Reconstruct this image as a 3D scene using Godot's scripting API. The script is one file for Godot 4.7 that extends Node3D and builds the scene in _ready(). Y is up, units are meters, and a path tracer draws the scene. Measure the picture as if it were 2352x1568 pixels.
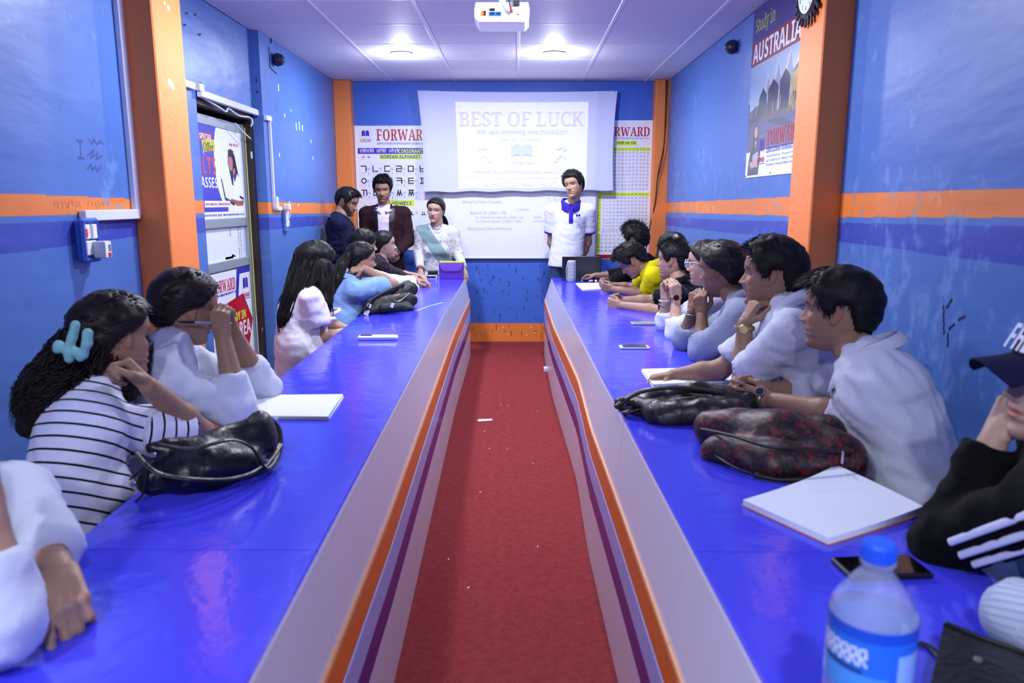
extends Node3D

const WEST := -1.82
const EAST := 1.49
const TALL := 2.63
const FAR := 7.82
const NEAR_END := -1.6
const TABLE := 0.75

var mats := {}
var names := {}
var box_cache := {}
var rng := RandomNumberGenerator.new()
var eye := Vector3(0, 1.45, 0)
var lens_pixels := 1725.0
var turn: Basis


func _ready() -> void:
	rng.seed = 4711
	set_camera()
	set_light()
	room()
	tables()
	back_wall_things()
	side_wall_things()
	desk_things()
	people()


# ---------------------------------------------------------------- camera and light

func set_camera() -> void:
	var cam := Camera3D.new()
	cam.name = "camera"
	cam.fov = 48.883
	cam.position = eye
	cam.rotation = Vector3(deg_to_rad(-10.5), deg_to_rad(0.465), 0)
	cam.near = 0.05
	cam.current = true
	add_child(cam)
	turn = Basis.from_euler(Vector3(deg_to_rad(-10.5), deg_to_rad(0.465), 0))
	var att := CameraAttributesPhysical.new()
	att.frustum_focal_length = 26.4
	att.frustum_focus_distance = 5.6
	att.exposure_aperture = 4.0
	cam.attributes = att


func set_light() -> void:
	var w := WorldEnvironment.new()
	w.name = "world"
	var e := Environment.new()
	e.background_mode = Environment.BG_COLOR
	e.background_color = Color(0, 0, 0)
	e.tonemap_mode = Environment.TONE_MAPPER_LINEAR
	e.tonemap_exposure = 1.22
	e.sdfgi_enabled = true
	e.ssao_enabled = true
	e.ssil_enabled = true
	w.environment = e
	add_child(w)
	var k := 0
	for depth in [6.37, 3.87, -0.55]:
		for x in [-0.943, 0.288]:
			downlight(x, depth, k)
			k += 1


const LIGHT_LABELS := ["round white ceiling downlight on the door side, above the standing group", "round white ceiling downlight on the poster side, in front of the screen",
	"round ceiling downlight above the middle of the door-side table, out of shot", "round ceiling downlight above the middle of the poster-side table, out of shot",
	"round ceiling downlight above the near end of the door-side table, behind the camera", "round ceiling downlight above the near end of the poster-side table, behind the camera"]


func downlight(x: float, depth: float, k: int) -> void:
	var label: String = LIGHT_LABELS[k]
	var t := thing("ceiling_downlight", label, "ceiling light", "ceiling downlights", V(x, TALL, depth))
	lathe_part(t, "rim", [[0.0, -0.002], [0.088, -0.002], [0.088, -0.010], [0.078, -0.014], [0.074, -0.012], [0.074, -0.004], [0.0, -0.004]], 32, mat("white_plastic", Color(0.92, 0.92, 0.93), 0.4))
	var glow := mat("led_lamp", Color(1, 1, 1), 0.5)
	glow.emission_enabled = true
	glow.emission = Color(0.93, 0.95, 1.0)
	glow.emission_energy_multiplier = 6.0
	lathe_part(t, "led_lamp_dome", [[0.0, -0.034], [0.025, -0.033], [0.048, -0.029], [0.064, -0.021], [0.072, -0.010], [0.072, -0.006], [0.0, -0.006]], 32, glow)
	var a := OmniLight3D.new()
	a.name = "led_light"
	a.light_size = 0.055
	a.light_color = Color(0.93, 0.95, 1.0)
	a.light_energy = 0.30
	a.omni_range = 14.0
	a.omni_attenuation = 2.0
	a.shadow_enabled = true
	a.position = Vector3(0, -0.095, 0)
	t.add_child(a)
	var down := AreaLight3D.new()
	down.name = "led_downward_light"
	down.area_size = Vector2(0.12, 0.12)
	down.light_color = Color(0.93, 0.95, 1.0)
	down.light_energy = 2.8
	down.shadow_enabled = true
	down.area_range = 14.0
	down.position = Vector3(0, -0.038, 0)
	down.rotation_degrees = Vector3(-90, 0, 0)
	t.add_child(down)


# ---------------------------------------------------------------- helpers

func V(x: float, y: float, depth: float) -> Vector3:
	return Vector3(x, y, -depth)


func ray(px: float, py: float) -> Vector3:
	return turn * Vector3((px - 1176.0) / lens_pixels, (784.0 - py) / lens_pixels, -1.0)


func J(px: float, py: float, depth: float) -> Vector3:
	var d := ray(px, py)
	return eye + d * (depth / -d.z)


func on_table(px: float, py: float, y := TABLE) -> Vector3:
	var d := ray(px, py)
	return eye + d * ((y - eye.y) / d.y)


func mat(key: String, c := Color(1, 1, 1), rough := 0.6, metal := 0.0) -> StandardMaterial3D:
	if not mats.has(key):
		var m := StandardMaterial3D.new()
		m.resource_name = key
		m.albedo_color = c
		m.roughness = rough
		m.metallic = metal
		mats[key] = m
	return mats[key]


func numbered(called: String) -> String:
	if not names.has(called):
		names[called] = 0
		return called
	names[called] += 1
	return "%s_%03d" % [called, names[called]]


func thing(called: String, label: String, category: String, group := "", at := Vector3.ZERO, b := Basis.IDENTITY) -> Node3D:
	var o := Node3D.new()
	o.name = numbered(called)
	o.transform = Transform3D(b, at)
	add_child(o)
	o.set_meta("label", label)
	o.set_meta("category", category)
	if group:
		o.set_meta("group", group)
	return o


func setting(called: String) -> Node3D:
	var o := Node3D.new()
	o.name = called
	add_child(o)
	o.set_meta("kind", "structure")
	return o


func add(parent: Node3D, called: String, mesh: Mesh, m: Material, at := Vector3.ZERO, b := Basis.IDENTITY) -> MeshInstance3D:
	var o := MeshInstance3D.new()
	o.name = called
	o.mesh = mesh
	o.material_override = m
	o.transform = Transform3D(b, at)
	parent.add_child(o, true)
	return o


func commit(verts: PackedVector3Array, norms: PackedVector3Array, idx: PackedInt32Array, uvs := PackedVector2Array(), cols := PackedColorArray()) -> ArrayMesh:
	var a := []
	a.resize(Mesh.ARRAY_MAX)
	a[Mesh.ARRAY_VERTEX] = verts
	a[Mesh.ARRAY_NORMAL] = norms
	a[Mesh.ARRAY_INDEX] = idx
	if uvs.size():
		a[Mesh.ARRAY_TEX_UV] = uvs
	if cols.size():
		a[Mesh.ARRAY_COLOR] = cols
	var m := ArrayMesh.new()
	m.add_surface_from_arrays(Mesh.PRIMITIVE_TRIANGLES, a)
	return m


func smooth_normals(verts: PackedVector3Array, idx: PackedInt32Array) -> PackedVector3Array:
	var n := PackedVector3Array()
	n.resize(verts.size())
	for i in range(0, idx.size(), 3):
		var a := idx[i]
		var b := idx[i + 1]
		var c := idx[i + 2]
		var f := (verts[c] - verts[a]).cross(verts[b] - verts[a])
		n[a] += f
		n[b] += f
		n[c] += f
	for i in n.size():
		n[i] = n[i].normalized()
	return n


# a box with chamfered edges, centred
func chamfer_box(size: Vector3, c := 0.004) -> ArrayMesh:
	var key := "%.4f %.4f %.4f %.4f" % [size.x, size.y, size.z, c]
	if box_cache.has(key):
		return box_cache[key]
	var h := size * 0.5
	c = minf(c, minf(h.x, minf(h.y, h.z)) * 0.8)
	var st := SurfaceTool.new()
	st.begin(Mesh.PRIMITIVE_TRIANGLES)
	st.set_smooth_group(-1)
	var corner := func(s: Vector3, axis: int) -> Vector3:
		var q := Vector3(s.x * (h.x - c), s.y * (h.y - c), s.z * (h.z - c))
		q[axis] = s[axis] * h[axis]
		return q
	var face := func(pts: Array, out: Vector3) -> void:
		var n: Vector3 = (pts[1] - pts[0]).cross(pts[2] - pts[0])
		if n.dot(out) > 0:
			pts.reverse()
		for k in range(1, pts.size() - 1):
			for q in [pts[0], pts[k], pts[k + 1]]:
				st.set_normal(out)
				st.add_vertex(q)
	for axis in 3:
		var u := (axis + 1) % 3
		var w := (axis + 2) % 3
		for sg in [-1.0, 1.0]:
			var pts := []
			for q in [[-1, -1], [1, -1], [1, 1], [-1, 1]]:
				var s := Vector3.ZERO
				s[axis] = sg
				s[u] = q[0]
				s[w] = q[1]
				pts.append(corner.call(s, axis))
			var out := Vector3.ZERO
			out[axis] = sg
			face.call(pts, out)
		for su in [-1.0, 1.0]:
			for sw in [-1.0, 1.0]:
				var s0 := Vector3.ZERO
				s0[u] = su
				s0[w] = sw
				var s1 := s0
				s0[axis] = -1
				s1[axis] = 1
				var o2 := Vector3.ZERO
				o2[u] = su
				o2[w] = sw
				face.call([corner.call(s0, u), corner.call(s0, w), corner.call(s1, w), corner.call(s1, u)], o2.normalized())
	for sx in [-1.0, 1.0]:
		for sy in [-1.0, 1.0]:
			for sz in [-1.0, 1.0]:
				var s := Vector3(sx, sy, sz)
				face.call([corner.call(s, 0), corner.call(s, 1), corner.call(s, 2)], s.normalized())
	var m := st.commit()
	box_cache[key] = m
	return m


func box(parent: Node3D, called: String, centre: Vector3, size: Vector3, m: Material, c := 0.003, b := Basis.IDENTITY) -> MeshInstance3D:
	return add(parent, called, chamfer_box(size, c), m, centre, b)


func lathe(profile: Array, seg: int) -> ArrayMesh:
	var st := SurfaceTool.new()
	st.begin(Mesh.PRIMITIVE_TRIANGLES)
	st.set_smooth_group(-1)
	for i in profile.size() - 1:
		var p: Array = profile[i]
		var q: Array = profile[i + 1]
		for k in seg:
			var a := TAU * k / seg
			var b := TAU * (k + 1) / seg
			var p0 := Vector3(cos(a) * p[0], p[1], sin(a) * p[0])
			var p1 := Vector3(cos(b) * p[0], p[1], sin(b) * p[0])
			var q0 := Vector3(cos(a) * q[0], q[1], sin(a) * q[0])
			var q1 := Vector3(cos(b) * q[0], q[1], sin(b) * q[0])
			for tri in [[p0, p1, q1], [p0, q1, q0]]:
				if (tri[1] - tri[0]).cross(tri[2] - tri[0]).length_squared() > 1e-16:
					for v in tri:
						st.add_vertex(v)
	st.generate_normals()
	return st.commit()


func lathe_part(parent: Node3D, called: String, profile: Array, seg: int, m: Material, at := Vector3.ZERO, b := Basis.IDENTITY) -> MeshInstance3D:
	return add(parent, called, lathe(profile, seg), m, at, b)


# tube along points, radius per point, seg sides; flat > 0 squashes it along the frame normal
func tube(points: Array, radii: Array, seg := 8, flat := 1.0, closed := false, side := Vector3.ZERO) -> ArrayMesh:
	var n := points.size()
	var verts := PackedVector3Array()
	var idx := PackedInt32Array()
	var ref := side
	for i in n:
		var p: Vector3 = points[i]
		var d: Vector3
		if closed:
			d = points[(i + 1) % n] - points[(i + n - 1) % n]
		else:
			d = points[mini(i + 1, n - 1)] - points[maxi(i - 1, 0)]
		d = d.normalized()
		if ref == Vector3.ZERO:
			ref = Vector3.UP if absf(d.y) < 0.9 else Vector3.RIGHT
		var u := (ref - d * ref.dot(d)).normalized()
		ref = u
		var w := d.cross(u)
		var r: float = radii[mini(i, radii.size() - 1)]
		for k in seg:
			var a := TAU * k / seg
			verts.append(p + u * (cos(a) * r * flat) + w * (sin(a) * r))
	var rings := n if closed else n - 1
	for i in rings:
		for k in seg:
			var a := i * seg + k
			var b := i * seg + (k + 1) % seg
			var c := ((i + 1) % n) * seg + k
			var e := ((i + 1) % n) * seg + (k + 1) % seg
			idx.append_array(PackedInt32Array([a, c, b, b, c, e]))
	if not closed:
		var v0 := verts.size()
		verts.append(points[0])
		verts.append(points[n - 1])
		for k in seg:
			idx.append_array(PackedInt32Array([v0, k, (k + 1) % seg, v0 + 1, (n - 1) * seg + (k + 1) % seg, (n - 1) * seg + k]))
	return commit(verts, smooth_normals(verts, idx), idx)


func curve(points: Array, steps: int) -> Array:
	var out := []
	var n := points.size()
	for i in n - 1:
		var a: Vector3 = points[maxi(i - 1, 0)]
		var b: Vector3 = points[i]
		var c: Vector3 = points[i + 1]
		var d: Vector3 = points[mini(i + 2, n - 1)]
		for s in steps:
			out.append(b.cubic_interpolate(c, a, d, float(s) / steps))
	out.append(points[n - 1])
	return out


var fonts := {}


func font(serif: bool, bold := true) -> SystemFont:
	var key := "%s%s" % [serif, bold]
	if not fonts.has(key):
		var f := SystemFont.new()
		f.font_names = PackedStringArray(["Droid Serif" if serif else "Droid Sans"])
		f.font_weight = 700 if bold else 400
		fonts[key] = f
	return fonts[key]


# lettering: the text fills the rectangle x0..x1 wide, y0..y1 tall in the parent's own x and y
func letters(parent: Node3D, s: String, x0: float, y0: float, x1: float, y1: float, m: Material, z: float, serif := false, bold := true, called := "lettering") -> MeshInstance3D:
	var t := TextMesh.new()
	t.text = s
	t.font = font(serif, bold)
	t.font_size = 48
	t.pixel_size = 0.01
	t.depth = 0.03
	t.curve_step = 4.0
	var bb := t.get_aabb()
	var k := Vector3((x1 - x0) / maxf(bb.size.x, 0.001), (y1 - y0) / maxf(bb.size.y, 0.001), 0.03)
	var o := add(parent, called, t, m, Vector3(x0 - bb.position.x * k.x, y0 - bb.position.y * k.y, z + 0.0006), Basis.from_scale(k))
	return o


# ---------------------------------------------------------------- painting flat print

func poly(im: Image, pts: Array, c: Color) -> void:
	var top := 1e9
	var bot := -1e9
	for p in pts:
		top = minf(top, p.y)
		bot = maxf(bot, p.y)
	for y in range(maxi(0, int(top)), mini(im.get_height() - 1, int(bot)) + 1):
		var yy := y + 0.5
		var xs := []
		for i in pts.size():
			var a: Vector2 = pts[i]
			var b: Vector2 = pts[(i + 1) % pts.size()]
			if (a.y <= yy) != (b.y <= yy):
				xs.append(a.x + (yy - a.y) / (b.y - a.y) * (b.x - a.x))
		xs.sort()
		for i in range(0, xs.size() - 1, 2):
			var l := maxi(0, roundi(xs[i]))
			var r := mini(im.get_width(), roundi(xs[i + 1]))
			if r > l:
				im.fill_rect(Rect2i(l, y, r - l, 1), c)


func line(im: Image, a: Vector2, b: Vector2, w: float, c: Color) -> void:
	var d := (b - a).normalized() * w * 0.5
	var n := Vector2(-d.y, d.x)
	poly(im, [a - d + n, b + d + n, b + d - n, a - d - n], c)


func disc(im: Image, o: Vector2, rx: float, ry: float, c: Color) -> void:
	var pts := []
	for k in 28:
		pts.append(o + Vector2(cos(TAU * k / 28) * rx, sin(TAU * k / 28) * ry))
	poly(im, pts, c)


func stroke(im: Image, pts: Array, w: float, c: Color) -> void:
	for i in pts.size() - 1:
		line(im, pts[i], pts[i + 1], w, c)


func textured(key: String, im: Image, rough := 0.5, spec := 0.5) -> StandardMaterial3D:
	var m := mat(key, Color(1, 1, 1), rough)
	m.albedo_texture = ImageTexture.create_from_image(im)
	m.metallic_specular = spec
	m.texture_repeat = false
	return m


# thin sheet w x h standing in x-y, lower left corner at the origin, printed on its front
func sheet_mesh(w: float, h: float, t := 0.002) -> ArrayMesh:
	var v := PackedVector3Array()
	var n := PackedVector3Array()
	var uv := PackedVector2Array()
	var ix := PackedInt32Array()
	for f in [[Vector3(0, 0, t), Vector3(w, 0, 0), Vector3(0, h, 0), Vector3(0, 0, 1)], [Vector3(w, 0, 0), Vector3(-w, 0, 0), Vector3(0, h, 0), Vector3(0, 0, -1)],
			[Vector3(0, 0, 0), Vector3(0, 0, t), Vector3(0, h, 0), Vector3(-1, 0, 0)], [Vector3(w, 0, t), Vector3(0, 0, -t), Vector3(0, h, 0), Vector3(1, 0, 0)],
			[Vector3(0, h, t), Vector3(w, 0, 0), Vector3(0, 0, -t), Vector3(0, 1, 0)], [Vector3(0, 0, 0), Vector3(w, 0, 0), Vector3(0, 0, t), Vector3(0, -1, 0)]]:
		var b := v.size()
		for q in [[0, 0], [1, 0], [1, 1], [0, 1]]:
			var p: Vector3 = f[0] + f[1] * q[0] + f[2] * q[1]
			v.append(p)
			n.append(f[3])
			uv.append(Vector2(p.x / w, 1.0 - p.y / h))
		ix.append_array(PackedInt32Array([b, b + 2, b + 1, b, b + 3, b + 2]))
	return commit(v, n, ix, uv)


func patch(parent: Node3D, called: String, x0: float, y0: float, x1: float, y1: float, m: Material, z: float) -> MeshInstance3D:
	return add(parent, called, sheet_mesh(x1 - x0, y1 - y0, 0.0008), m, Vector3(x0, y0, z))


func book_emblem(parent: Node3D, x: float, y: float, w: float, h: float, z: float, m: Material) -> void:
	var st := SurfaceTool.new()
	st.begin(Mesh.PRIMITIVE_TRIANGLES)
	for s in [-1.0, 1.0]:
		var pts := []
		for k in 7:
			var f := k / 6.0
			pts.append([x + s * (0.03 + 0.45 * f) * w, y + h * (0.86 + 0.14 * sin(PI * minf(1.0, f * 1.15)))])
		for k in 6:
			var a := Vector3(pts[k][0], pts[k][1], z)
			var b := Vector3(pts[k + 1][0], pts[k + 1][1], z)
			var c := Vector3(b.x, b.y - h * 0.82, z)
			var d := Vector3(a.x, a.y - h * 0.86, z)
			for q in ([a, b, c, a, c, d] if s > 0 else [a, c, b, a, d, c]):
				st.set_normal(Vector3(0, 0, 1))
				st.add_vertex(q)
	add(parent, "book_emblem", st.commit(), m)


# ---------------------------------------------------------------- the room

func slab(parent: Node3D, called: String, a: Vector3, b: Vector3, m: Material, kind := 0) -> MeshInstance3D:
	# a, b opposite corners; kind 0: u runs along depth (side walls), kind 1: u runs along x (end walls)
	var lo := Vector3(minf(a.x, b.x), minf(a.y, b.y), minf(a.z, b.z))
	var hi := Vector3(maxf(a.x, b.x), maxf(a.y, b.y), maxf(a.z, b.z))
	var v := PackedVector3Array()
	var n := PackedVector3Array()
	var uv := PackedVector2Array()
	var ix := PackedInt32Array()
	for axis in 3:
		var u := (axis + 1) % 3
		var w := (axis + 2) % 3
		for s in 2:
			var base := v.size()
			var nn := Vector3.ZERO
			nn[axis] = 1.0 if s else -1.0
			for q in [[0, 0], [1, 0], [1, 1], [0, 1]]:
				var p := Vector3.ZERO
				p[axis] = hi[axis] if s else lo[axis]
				p[u] = hi[u] if q[0] else lo[u]
				p[w] = hi[w] if q[1] else lo[w]
				v.append(p)
				n.append(nn)
				if kind == 0:
					uv.append(Vector2((-p.z - NEAR_END) / (FAR - NEAR_END), 1.0 - p.y / TALL))
				else:
					uv.append(Vector2((p.x - WEST) / (EAST - WEST), 1.0 - p.y / TALL))
			ix.append_array(PackedInt32Array([base, base + 2, base + 1, base, base + 3, base + 2] if s else [base, base + 1, base + 2, base, base + 2, base + 3]))
	return add(parent, called, commit(v, n, ix, uv), m)


const BLUE := Color(0.30, 0.445, 0.715)
const DEEP := Color(0.235, 0.295, 0.665)
const ORANGE := Color(0.90, 0.50, 0.235)
const SCUFF := Color(0.45, 0.59, 0.80)


var wall_px := 200.0


func wall_point(depth: float, y: float) -> Vector2:
	return Vector2((depth - NEAR_END) * wall_px, (TALL - y) * wall_px)


func band(im: Image, upper: Array, lower: Array, c: Color) -> void:
	var pts := []
	for p in upper:
		pts.append(wall_point(p[0], p[1]))
	var back := lower.duplicate()
	back.reverse()
	for p in back:
		pts.append(wall_point(p[0], p[1]))
	poly(im, pts, c)


# flaked and rubbed paint: blotches with ragged edges round given centres [u px, v px, radius x, radius y, strength]
func flakes(im: Image, spots: Array, c: Color, seed_: int, stretch: float, least := 0.0) -> void:
	var w := im.get_width() / 2
	var h := im.get_height() / 2
	var no := FastNoiseLite.new()
	no.seed = seed_
	no.frequency = 0.05
	no.fractal_octaves = 6
	no.fractal_gain = 0.68
	var over := Image.create(w, h, false, Image.FORMAT_RGBA8)
	over.fill(Color(c.r, c.g, c.b, 0.0))
	for s in spots:
		var x0 := maxi(0, int((s[0] - s[2] * 1.6) / 2))
		var x1 := mini(w, int((s[0] + s[2] * 1.6) / 2))
		var y0 := maxi(0, int((s[1] - s[3] * 1.6) / 2))
		var y1 := mini(h, int((s[1] + s[3] * 1.6) / 2))
		for y in range(y0, y1):
			for x in range(x0, x1):
				var dx: float = (x * 2 - s[0]) / s[2]
				var dy: float = (y * 2 - s[1]) / s[3]
				var f: float = exp(-dx * dx - dy * dy) * s[4]
				var g := no.get_noise_2d(x * 2.0, y * 2.0 / stretch) + f * 0.50 - 0.40
				if g > 0:
					var old := over.get_pixel(x, y)
					over.set_pixel(x, y, Color(c.r, c.g, c.b, maxf(old.a, minf(0.62, least + g * 2.2))))
	over.resize(im.get_width(), im.get_height(), Image.INTERPOLATE_BILINEAR)
	im.blend_rect(over, Rect2i(0, 0, im.get_width(), im.get_height()), Vector2i.ZERO)


func plaster(m: StandardMaterial3D, depth := 0.25) -> void:
	var t := NoiseTexture2D.new()
	t.width = 512
	t.height = 512
	t.seamless = true
	t.as_normal_map = true
	t.bump_strength = 3.0
	var no := FastNoiseLite.new()
	no.seed = 9
	no.frequency = 0.02
	no.fractal_octaves = 5
	t.noise = no
	m.normal_enabled = true
	m.normal_texture = t
	m.normal_scale = depth
	m.uv1_scale = Vector3.ONE


func room() -> void:
	# side wall prints
	var size := Vector2i(int((FAR - NEAR_END) * 200), int(TALL * 200))
	wall_px = 600.0
	var west := Image.create(size.x * 3, size.y * 3, false, Image.FORMAT_RGBA8)
	west.fill(BLUE)
	band(west, [[-1.6, 1.51], [2.67, 1.482], [3.6, 1.466], [5.5, 1.452], [7.82, 1.436]], [[-1.6, 1.40], [2.67, 1.402], [3.6, 1.397], [5.5, 1.368], [7.82, 1.338]], ORANGE)
	band(west, [[-1.6, 1.38], [2.67, 1.377], [3.6, 1.372], [5.5, 1.34], [7.82, 1.315]], [[-1.6, 1.27], [2.67, 1.268], [3.6, 1.29], [5.5, 1.25], [7.82, 1.235]], DEEP)
	band(west, [[-1.6, 0.2], [7.82, 0.2]], [[-1.6, 0.0], [7.82, 0.0]], ORANGE)
	west.resize(size.x, size.y, Image.INTERPOLATE_TRILINEAR)
	wall_px = 200.0
	var wm := func(d: float, y: float, rx: float, ry: float, s: float) -> Array:
		var p := wall_point(d, y)
		return [p.x, p.y, rx * 200, ry * 200, s]
	flakes(west, [wm.call(3.4, 1.55, 0.1, 0.16, 1.2), wm.call(3.42, 1.42, 0.08, 0.07, 1.1), wm.call(2.9, 2.3, 0.5, 0.3, 0.35), wm.call(6.8, 1.9, 0.8, 0.7, 0.3)], SCUFF, 3, 1.5)
	for s in [[5.93, 2.33, 0.05], [6.05, 2.13, 0.03], [6.35, 2.09, 0.06], [6.44, 2.11, 0.07], [6.53, 2.09, 0.05], [5.86, 1.82, 0.03], [6.78, 1.99, 0.03], [6.22, 2.18, 0.015], [6.82, 1.85, 0.03], [6.30, 1.44, 0.02], [6.05, 1.46, 0.03]]:
		var p := wall_point(s[0], s[1])
		west.fill_rect(Rect2i(int(p.x), int(p.y), 4, int(s[2] * 200)), Color(0.93, 0.94, 0.96))
	var ink := Color(0.22, 0.30, 0.52)
	for s in [[[3.20, 1.70], [3.20, 1.63]], [[3.18, 1.70], [3.22, 1.70]], [[3.18, 1.63], [3.22, 1.63]], [[3.25, 1.645], [3.30, 1.67], [3.27, 1.635], [3.33, 1.66], [3.31, 1.63], [3.36, 1.65]], [[3.27, 1.71], [3.29, 1.695], [3.31, 1.715], [3.33, 1.695], [3.36, 1.71], [3.38, 1.70]],
			[[3.24, 1.59], [3.27, 1.61], [3.27, 1.585], [3.30, 1.60], [3.31, 1.58], [3.34, 1.60]], [[5.86, 2.2], [5.86, 2.12]]]:
		var pts := []
		for q in s:
			pts.append(wall_point(q[0], q[1]))
		stroke(west, pts, 1.7, ink)
	for k in 15:
		var a := wall_point(2.98 + k * 0.024 + (0.05 if k > 7 else 0.0), 1.455 - rng.randf() * 0.006)
		line(west, a, a + Vector2(rng.randf_range(-2, 3), rng.randf_range(3, 6)), 1.0, Color(0.62, 0.35, 0.18))
	var west_m := textured("west_paint", west, 0.42, 0.45)

	wall_px = 600.0
	var east := Image.create(size.x * 3, size.y * 3, false, Image.FORMAT_RGBA8)
	east.fill(BLUE)
	band(east, [[-1.6, 1.50], [2.27, 1.491], [3.55, 1.488], [5.5, 1.465], [7.82, 1.445]], [[-1.6, 1.42], [2.27, 1.405], [3.55, 1.381], [5.5, 1.366], [7.82, 1.35]], ORANGE)
	band(east, [[-1.6, 1.39], [2.27, 1.38], [3.55, 1.356], [5.5, 1.325], [7.82, 1.30]], [[-1.6, 1.28], [2.2, 1.265], [3.5, 1.27], [5.5, 1.235], [7.82, 1.22]], DEEP)
	band(east, [[-1.6, 0.2], [7.82, 0.2]], [[-1.6, 0.0], [7.82, 0.0]], ORANGE)
	east.resize(size.x, size.y, Image.INTERPOLATE_TRILINEAR)
	wall_px = 200.0
	flakes(east, [wm.call(3.1, 1.12, 0.55, 0.26, 1.05), wm.call(2.75, 1.0, 0.5, 0.2, 1.0), wm.call(2.6, 1.2, 0.25, 0.2, 0.9), wm.call(3.1, 1.53, 0.6, 0.07, 0.95), wm.call(2.6, 1.33, 0.12, 0.14, 1.1), wm.call(2.9, 0.85, 0.4, 0.2, 0.7), wm.call(2.4, 0.9, 0.5, 0.3, 0.6),
		wm.call(7.2, 1.6, 0.5, 0.5, 0.85), wm.call(6.9, 1.25, 0.6, 0.35, 0.85), wm.call(6.3, 1.75, 0.35, 0.3, 0.7), wm.call(5.6, 1.6, 0.6, 0.2, 0.6), wm.call(6.6, 2.3, 0.6, 0.3, 0.5), wm.call(7.5, 2.0, 0.3, 0.5, 0.8), wm.call(3.2, 2.0, 0.6, 0.6, 0.35), wm.call(4.5, 1.2, 0.7, 0.3, 0.6)], SCUFF, 21, 1.7)
	flakes(east, [wm.call(6.9, 1.41, 0.7, 0.06, 0.75), wm.call(2.7, 1.44, 0.15, 0.06, 0.8), wm.call(5.8, 1.41, 0.6, 0.05, 0.45)], Color(0.93, 0.70, 0.56), 5, 1.6)
	for s in [[[2.62, 1.09], [2.60, 1.0]], [[2.60, 1.09], [2.575, 1.12]], [[2.57, 1.02], [2.545, 1.04]], [[2.52, 1.06], [2.49, 1.075]], [[2.575, 1.0], [2.57, 0.96]]]:
		line(east, wall_point(s[0][0], s[0][1]), wall_point(s[1][0], s[1][1]), 2.0, Color(0.08, 0.10, 0.22))
	var heart := []
	for k in 25:
		var a := TAU * k / 24
		heart.append(wall_point(2.74, 0.80) + Vector2(-14.0 * pow(sin(a), 3), -11.0 * cos(a) + 5 * cos(2 * a) + 2 * cos(3 * a)) * 1.3)
	stroke(east, heart, 1.6, Color(0.25, 0.35, 0.62))
	for s in [[[2.80, 0.83], [2.79, 0.79], [2.77, 0.79], [2.78, 0.83]], [[2.75, 0.83], [2.75, 0.79], [2.72, 0.80]], [[2.71, 0.82], [2.68, 0.82], [2.70, 0.79], [2.67, 0.79]], [[2.75, 0.75], [2.73, 0.72], [2.70, 0.74], [2.68, 0.72]], [[2.66, 0.735], [2.58, 0.73]], [[2.60, 0.75], [2.58, 0.73], [2.60, 0.715]]]:
		var pts := []
		for q in s:
			pts.append(wall_point(q[0], q[1]))
		stroke(east, pts, 1.6, Color(0.20, 0.27, 0.56))
	var east_m := textured("east_paint", east, 0.42, 0.45)
	plaster(west_m)
	plaster(east_m)

	# back wall print: 400 px a metre
	var bw := int((EAST - WEST) * 400)
	var bh := int(TALL * 400)
	var back := Image.create(bw, bh, false, Image.FORMAT_RGBA8)
	back.fill(Color(0.255, 0.41, 0.78))
	back.fill_rect(Rect2i(0, int((TALL - 0.197) * 400), bw, 200), ORANGE)
	for k in 60:
		var x := rng.randf_range(-0.5, 0.28)
		var y := rng.randf_range(0.08, 0.84)
		var long := rng.randf_range(0.012, 0.06)
		var p := Vector2((x - WEST) * 400, (TALL - y) * 400)
		line(back, p, p + Vector2(rng.randf_range(-2, 2), long * 400), rng.randf_range(1.2, 2.6), Color(0.12, 0.10, 0.24))
	for k in 9:
		disc(back, Vector2((rng.randf_range(-0.45, 0.25) - WEST) * 400, (TALL - rng.randf_range(0.03, 0.17)) * 400), 2.5, 2.5, Color(0.9, 0.9, 0.88))
	var back_m := textured("back_paint", back, 0.45, 0.4)
	plaster(back_m)
	var plain_blue := mat("plain_blue", BLUE, 0.5)
	var col_m := mat("column_paint", ORANGE, 0.5)
	var soft := NoiseTexture2D.new()
	soft.width = 256
	soft.height = 256
	soft.seamless = true
	soft.as_normal_map = true
	soft.bump_strength = 2.0
	var sn := FastNoiseLite.new()
	sn.frequency = 0.05
	sn.seed = 3
	soft.noise = sn
	for m in [col_m, plain_blue]:
		m.normal_enabled = true
		m.normal_texture = soft
		m.normal_scale = 0.3
		m.uv1_triplanar = true
		m.uv1_world_triplanar = true
		m.uv1_scale = Vector3(2, 2, 2)

	var wl := setting("wall_left")
	slab(wl, "near_section", V(WEST - 0.2, 0, NEAR_END), V(WEST, TALL, 3.62), west_m)
	slab(wl, "door_side_section", V(-2.08, 0, 3.62), V(-1.88, TALL, 4.55), west_m)
	slab(wl, "door_head_section", V(-2.08, 2.09, 4.55), V(-1.88, TALL, 5.54), west_m)
	slab(wl, "far_section", V(-2.08, 0, 5.54), V(WEST, TALL, FAR), west_m)
	slab(wl, "outer_skin", V(-2.5, 0, 3.6), V(-2.45, TALL, 6.2), plain_blue)
	# two screws and old nails above the door
	for q in [[4.62, 2.52], [4.50, 2.50], [4.66, 2.42], [4.46, 2.43], [4.62, 2.14], [5.5, 2.14]]:
		lathe_part(wl, "nail", [[0.0, 0.0], [0.006, 0.0], [0.006, 0.012], [0.0, 0.014]], 8, mat("dull_steel", Color(0.55, 0.55, 0.58), 0.4, 0.8), V(-1.88, q[1], q[0]), Basis(Vector3(0, 0, 1), -PI / 2))
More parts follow.
